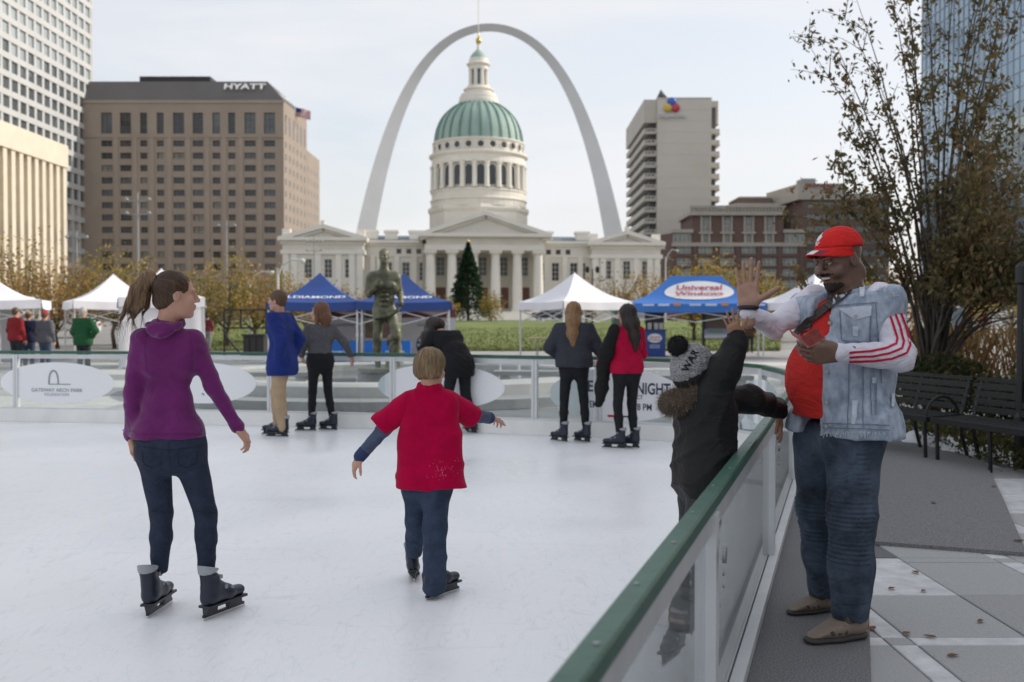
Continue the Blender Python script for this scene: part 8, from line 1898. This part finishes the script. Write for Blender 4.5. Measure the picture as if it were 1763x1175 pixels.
def standing(label, loc, H, yaw, over, top, bottom, hair, top_inf=.02, hair_style='short', hem=.90, headf=None, hat=None, shoes='skate', extra=None, group='people beyond the rink', res=.014, skin=0, sleeve=1.0, feet=None, bot_inf=.01, lean=(0, 0)):
    """A whole figure from a standing skeleton with overrides in its own frame (x right, y forward)."""
    s = H/1.72; T, f, r = body_frame(loc, yaw, s); K = dict(STAND); K.update(over)
    J = {k: T(v[0]+lean[0]*max(0, v[2]-.9), v[1]+lean[1]*max(0, v[2]-.9), v[2]) for k, v in K.items() if k not in ('hdL', 'hdR')}; J['fwd'] = f
    fg = Fig('person', label, loc, group=group); hf = T(*headf)-T(0, 0, 0) if headf else f; hS, q, A = head_sdf(J['head'], hf, (0, 0, 1), s*.97); hS.cone(q(0, -.03, -.05), J['neck']+np.array([0, 0, -.03]), .05*s, .055*s, .03)
    hs = [hS.mesh(.008 if res < .02 else .012), limbs_sdf(J, s, -.024).mesh(.022)]
    for a, th in (('L', 1), ('R', -1)):
        d = J['wr'+a]-J['el'+a]; hs.append(hand_sdf(J['wr'+a], d, (f*.3+r*(.9 if a == 'L' else -.9)), s*.95, (.3, .35, .4, .45), .03, th).mesh(.0075 if res < .02 else .012))
    fg.part('body', join_np(hs), M_sk[skin])
    S = limbs_sdf(J, s, top_inf, legs=False, arms=False); hp = (J['hipL']+J['hipR'])/2; hx = J['hipR']-J['hipL']; hz = T(0, 0, hem)[2]
    if hem < .95: S.cone(np.r_[(hp-hx*.35)[:2], hz+.04], np.r_[(hp+hx*.35)[:2], hz+.04], .115*s+top_inf, .115*s+top_inf, .08, (f, .95)); S.cone(np.r_[(hp-hx*.35)[:2], hz+.13], np.r_[(hp+hx*.35)[:2], hz+.13], .115*s+top_inf, .115*s+top_inf, .08, (f, .95))
    for a in 'LR':
        S.cone(J['sh'+a], J['el'+a], .054*s+top_inf*.8, .047*s+top_inf*.8, .03)
        if sleeve > .5: S.cone(J['el'+a], J['wr'+a], .046*s+top_inf*.8, .034*s+top_inf*.6, .03)
    S.cut(np.r_[hp[:2], hz], (0, 0, -1)); S.cut(J['neck']+np.array([0, 0, .025]), (0, 0, 1)); tp = fg.part('top', S.mesh(res, folds(.009, 24, 20, loc[0])), top)
    S = limbs_sdf(J, s, bot_inf, arms=False, torso=False); S.cone(hp-hx*.32+np.array([0, 0, .05*s]), hp+hx*.32+np.array([0, 0, .05*s]), .120*s+bot_inf, .120*s+bot_inf, .07, (f, .95)); S.cone(hp-hx*.28+np.array([0, 0, -.03*s]), hp+hx*.28+np.array([0, 0, -.03*s]), .112*s+bot_inf, .112*s+bot_inf, .07, (f, .95)); S.cut(hp+np.array([0, 0, (.14 if hem > .8 else -.02)*s]), (0, 0, 1)); fg.part('trousers', S.mesh(res, folds(.006, 40, 24, loc[0]+1)), bottom)
    h = SDF(); h.ell(q(0, -.018, .034), (.086*s, .104*s, .094*s), A, .02); h.ell(q(0, .085, -.052), (.068*s, .082*s, .082*s), A, .02, 's')
    if hair_style == 'short': h.ell(q(0, -.055, -.035), (.066*s, .05*s, .05*s), A, .03); h.cut(q(0, 0, -.075), (0, 0, -1))
    elif hair_style == 'shoulder': h.path([q(0, -.05, .02), q(0, -.085, -.10), q(0, -.080, -.20)], [.085*s, .082*s, .055*s], .04); h.path([q(-.06, .02, 0), q(-.075, .0, -.17)], [.03, .022], .03)
    elif hair_style == 'long': h.path([q(0, -.05, .02), q(0, -.085, -.12), q(0, -.115, -.28), q(.01, -.12, -.44)], [.086*s, .085*s, .070*s, .025*s], .04); h.path([q(.06, .0, 0), q(.075, -.03, -.20)], [.03, .02], .03); h.path([q(-.06, .0, 0), q(-.075, -.03, -.20)], [.03, .02], .03)
    if hair is not None: fg.part('hair', h.mesh(.008 if res < .02 else .012, strands(.004, 120, 12)), hair) if hair_style != 'none' else None
    if hat is not None:
        k_ = SDF(); k_.ell(q(0, -.008, .050), (.090*s, .108*s, .090*s), A, .02); k_.cut(q(0, 0, .045), -A[2], .004); k_.cone(q(0, .05, .050), q(0, .16, .035), .05, .045, .02, (A[2], .25)); fg.part('hat', k_.mesh(.009), hat)
    if shoes == 'skate':
        for i, a in enumerate('LR'):
            d = f if feet is None else un(T(*feet[i])-T(0, 0, 0)); base = np.r_[J['an'+a][:2], loc[2]]; skate(fg, base-d*.06*s, base+d*.22*s, (0, 0, 1), res=.011)
    else:
        for a in 'LR': base = np.r_[J['an'+a][:2], loc[2]]; shoe(fg, base-f*.07, base+f*.20, mat('plain_shoe', (0.05, 0.045, 0.04), .7), mat('sole_dark', (0.05, 0.045, 0.04), .7), res=.012)
    return fg, J, T, q, tp, s
SKG = 'skaters along the far barrier'
# man in blue jacket, facing left
p = G(487, 752, ICE_Z); standing('young man in loose blue jacket and khaki trousers on skates', p, 1.90, R(-78), dict(elL=(-.22, -.10, 1.14), elR=(.22, -.12, 1.14), wrL=(-.19, -.04, .90), wrR=(.20, -.02, .90), anL=(-.10, -.05, .12), anR=(.10, .10, .12), knL=(-.1, .0, .52), knR=(.1, .12, .52)), fabric('jacket_blue', (0.012, 0.028, 0.165), .85, .15, 7), fabric('khaki', (0.40, 0.29, 0.185), .85, .1, 9), M_hb, .045, 'short', .72, group=SKG, bot_inf=.022, lean=(0, .06))
p = G(552, 742, ICE_Z); fg, J, T, q, tp, s = standing('young woman in grey off-shoulder knit top and black leggings holding the rail', p, 1.76, R(-28), dict(elR=(.34, -.02, 1.16), wrR=(.46, .10, .98), elL=(-.24, .02, 1.13), wrL=(-.20, .18, 1.0), anL=(-.12, .02, .12), anR=(.16, -.03, .12), knL=(-.09, .06, .52), knR=(.12, .05, .52), neck=(0, 0, 1.40), shL=(-.16, 0, 1.37), shR=(.16, 0, 1.37)), fabric('knit_charcoal', (0.10, 0.10, 0.108), .95, .35, 60), M_leg_b, M_hr, .012, 'shoulder', .97, group=SKG, headf=(-.7, .7, 0), bot_inf=.0, feet=((-.8, .5, 0), (-.6, .7, 0)))
p = G(790, 747, ICE_Z); fg, J, T, q, tp, s = standing('stooping person with long dark hair in black coat bending over the rail', p, 1.76, R(-42), dict(head=(.0, .46, 1.36), neck=(0, .34, 1.32), shL=(-.16, .30, 1.30), shR=(.16, .28, 1.30), elL=(-.22, .46, 1.08), wrL=(-.12, .60, 1.02), elR=(.24, .40, 1.06), wrR=(.10, .60, 1.02), chest=(0, .20, 1.20), waist=(0, .06, 1.06), knL=(-.1, .10, .52), knR=(.11, .0, .52), anL=(-.12, .05, .12), anR=(.16, -.10, .12)), fabric('coat_black', (0.010, 0.010, 0.012), .8, .2, 9), M_leg_b, M_hk, .038, 'none', .74, group=SKG, headf=(0, .75, -.65), bot_inf=.012)
h = SDF(); h.path([q(0, -.05, .03), q(0, .02, .10), q(0, .10, .08), J['head']+np.array([-.10, -.10, -.12]), J['head']+np.array([-.12, -.13, -.32]), J['head']+np.array([-.13, -.13, -.48])], [.10, .10, .09, .11, .09, .03], .05); fg.part('hair', h.mesh(.009, strands(.004, 120, 12)), M_hk)
p = G(988, 762, ICE_Z); standing('girl in dark grey sweatshirt with long honey hair leaning at the barrier', p, 1.74, R(6), dict(elL=(-.30, .02, 1.16), wrL=(-.18, .22, 1.02), elR=(.30, .06, 1.14), wrR=(.34, .30, 1.04), anL=(-.13, 0, .12), anR=(.15, 0, .12), knL=(-.12, .04, .52), knR=(.12, .04, .52)), fabric('sweat_grey', (0.040, 0.044, 0.056), .9, .15, 9), M_leg_b, M_hl, .036, 'long', .92, group=SKG, headf=(.15, 1, 0), bot_inf=.0, feet=((-.75, .65, 0), (-.7, .7, 0)))
p = G(1079, 773, ICE_Z); fg, J, T, q, tp, s = standing('girl in red top with long black hair and black jacket over her arm', p, 1.70, R(-20), dict(elL=(-.26, .05, 1.14), wrL=(-.24, .26, 1.02), elR=(.24, .06, 1.12), wrR=(.04, .26, 1.00), anL=(-.09, 0, .12), anR=(.10, .0, .12), knL=(-.1, .04, .52), knR=(.09, .05, .52)), fabric('top_crimson', (0.42, 0.002, 0.040), .85, .12, 9), M_leg_b, M_hk, .012, 'long', .90, group=SKG, headf=(-.4, .9, -.05), bot_inf=.0, feet=((-.7, .6, 0), (-.6, .7, 0)))
S = SDF(); S.path([J['shL']+np.array([0, -.03, .02]), J['elL']+np.array([0, -.05, 0]), J['wrL']+np.array([.05, -.08, -.05]), J['wrL']+np.array([.02, -.10, -.30]), J['wrL']+np.array([-.01, -.10, -.48])], [.07, .085, .085, .075, .05], .05); fg.part('carried_jacket', S.mesh(.012, folds(.014, 22, 26, 2)), fabric('jacket_black', (0.012, 0.012, 0.013), .85))
w_ = MB().tube([J['wrR']+np.array([.034*math.cos(t), .034*math.sin(t), .01]) for t in [2*math.pi*j/12 for j in range(13)]], .012, 5); fg.mb('wristband', w_, mat('violet_band', (0.25, 0.12, 0.60), 0.5), smooth=True)

def bystander(label, px, py_top, d, H, yaw, top, bottom, hair, **k):
    x = (px-881.5)/FPX*d; return standing(label, (x, d, gz(d)), H, yaw, k.pop('over', {}), top, bottom, hair, shoes='shoe', res=k.pop('res', .022), **k)
M_jb = fabric('plain_jeans', (0.045, 0.065, 0.12), .85); M_dkt = fabric('plain_dark', (0.025, 0.028, 0.035), .85)
bystander('elderly man in green fleece with hand on hip beyond the barrier', 143, 530, 24.5, 1.76, R(8), fabric('fleece_green', (0.018, 0.085, 0.035), .95), M_dkt, M_hg, over=dict(elR=(.36, -.06, 1.16), wrR=(.20, .06, 1.0)), top_inf=.04, hem=.80, res=.018)
bystander('man in red jacket standing leftmost before the white tent', 27, 532, 27, 1.78, R(20), fabric('jacket_red', (0.22, 0.018, 0.022), .85), M_dkt, M_hb, top_inf=.03, hem=.85)
bystander('person in navy and red jacket with tan cap beside the red jacketed man', 49, 537, 27.5, 1.68, R(-10), fabric('jacket_navy', (0.018, 0.024, 0.055), .85), M_jb, M_hb, top_inf=.03, hem=.85, hat=fabric('hat_tan', (0.30, 0.22, 0.12), .9))
bystander('person in grey jacket and red cap third from left edge', 77, 537, 27.2, 1.68, R(10), fabric('jacket_grey', (0.095, 0.10, 0.115), .85), M_jb, M_hb, top_inf=.03, hem=.85, hat=fabric('hat_red', (0.42, 0.03, 0.04), .9))
bystander('person in maroon top standing by the lawn left of the iron frame', 357, 535, 46, 1.70, R(0), fabric('top_maroon', (0.12, 0.02, 0.03), .85), fabric('trouser_grey', (0.20, 0.20, 0.21), .85), M_hk, hem=.90, res=.03)
bystander('person in brown coat on the path between child and man', 1291, 535, 44, 1.68, R(30), fabric('coat_brown', (0.075, 0.042, 0.028), .85), M_dkt, M_hk, hem=.70, top_inf=.03, res=.03)
bystander('pedestrian in red and white far behind at right', 1694, 537, 62, 1.72, R(20), fabric('top_redfar', (0.30, 0.06, 0.06), .85), M_jb, M_hb, hem=.9, res=.03)
bystander('pedestrian in dark clothes far behind at right by the bollard', 1672, 539, 66, 1.70, R(-20), M_dkt, M_jb, M_hk, hem=.9, res=.03)

# ------------------------------------------------------------------ bronze runner
def statue():
    d = 20.6; T, f, r = body_frame((P(662, 600, d).x, d, .0), math.pi-.10, 1.0)
    root = thing('runner_statue', 'greenish bronze statue of a naked striding runner', 'statue', (P(662, 600, d).x, d, .40)); o = np.array(root.location, float)
    g = lambda px, py, dy=0.0: V3(P(px, py, d+dy)); S = SDF(); k = .0120
    # head and neck
    hS, q, A = head_sdf(g(661, 442), (-.05, -1, .02), (0, 0, 1), 1.28)
    S.p += hS.p; S.ell(q(0, -.02, .045), (.105, .125, .11), A, .02); S.cone(q(0, -.03, -.07), g(661, 472), .085, .10, .04)
    # torso: shoulders, chest, abdomen, pelvis
    fl = ((0, 1, 0), .72); S.cone(g(643, 478, .02), g(679, 478, .02), .135, .135, .10, fl); S.cone(g(650, 494), g(673, 494), .175, .175, .10, fl); S.cone(g(655, 518), g(669, 518), .135, .135, .10, fl); S.cone(g(653, 536), g(672, 538), .150, .150, .10, fl)
    for s_ in (-1, 1): S.ell(g(661+s_*9.5, 491, -.135), (.125, .06, .085), None, .03)
    for j in range(3):
        for s_ in (-1, 1): S.ell(g(661+s_*4, 508+j*8.5, -.125), (.048, .035, .042), None, .018)
    # arms: his right arm (image left) bent across the chest with fist, left arm (image right) swinging back
    S.path([g(637, 480), g(634, 505, .02), g(636, 508, .0)], [.085, .068, .065], .04); S.path([g(635, 508), g(644, 498, -.20), g(651, 488, -.28)], [.066, .055, .044], .03); S.ell(g(652, 487, -.29), (.062, .06, .068), None, .02)
    for j in range(4): S.cone(g(650, 482+j*2.8, -.33), g(655, 482.5+j*2.8, -.33), .017, .017, .006)
    S.path([g(683, 480), g(688, 502, .08), g(689, 508, .08)], [.085, .068, .062], .04); S.path([g(689, 508, .08), g(690, 512, -.10), g(690, 518, -.18)], [.072, .06, .05], .03); S.ell(g(690, 522, -.2), (.06, .06, .07), None, .02)
    # legs
    S.path([g(652, 545), g(650, 580, -.05), g(650, 583, -.05)], [.118, .086, .084], .05); S.path([g(650, 583, -.05), g(649, 600, 0), g(651, 632, .02)], [.092, .088, .055], .03); S.cone(g(651, 636, .05), g(652, 641, -.16), .055, .05, .03)
    S.path([g(674, 545), g(682, 572, -.30), g(682, 578, -.32)], [.118, .088, .086], .05); S.path([g(682, 578, -.30), g(676, 584, .05), g(671, 582, .28)], [.090, .080, .055], .03); S.cone(g(671, 582, .28), g(668, 592, .36), .05, .045, .03)
    for s_ in (-1, 1): S.ell(g(662+s_*9, 548, .10), (.12, .12, .13), None, .05)
    M_bz = mat('bronze_patina', (0.060, 0.064, 0.040), .5, 0, 5, col2=(0.20, 0.20, 0.13), metal=.25, bump=.2, bs=30)
    V, F = S.mesh(.014, None, 1); mesh_np('figure', V-o, F, M_bz, root)
    # drapery slung over the hip and the support behind
    D_ = SDF(); D_.path([g(648, 548, -.16), g(662, 545, -.20), g(680, 538, -.14)], [.045, .05, .04], .03); D_.path([g(690, 525, -.15), g(684, 535, -.16), g(668, 545, -.18)], [.03, .04, .04], .03); V, F = D_.mesh(.013, folds(.012, 30, 30, 2)); mesh_np('drapery', V-o, F, M_bz, root)
    B = SDF(); B.path([g(683, 580, -.15), g(681, 600, -.05), g(679, 632, 0)], [.085, .12, .20], .05); B.cut((0, 0, .42), (0, 0, -1)); V, F = B.mesh(.016, folds(.014, 16, 24, 3)); mesh_np('rock_support', V-o, F, M_bz, root)
    MB().lathe([(.55, -.02), (.55, .05), (.5, .07), (.01, .07)], 20).build('base', M_bz, root)
statue()
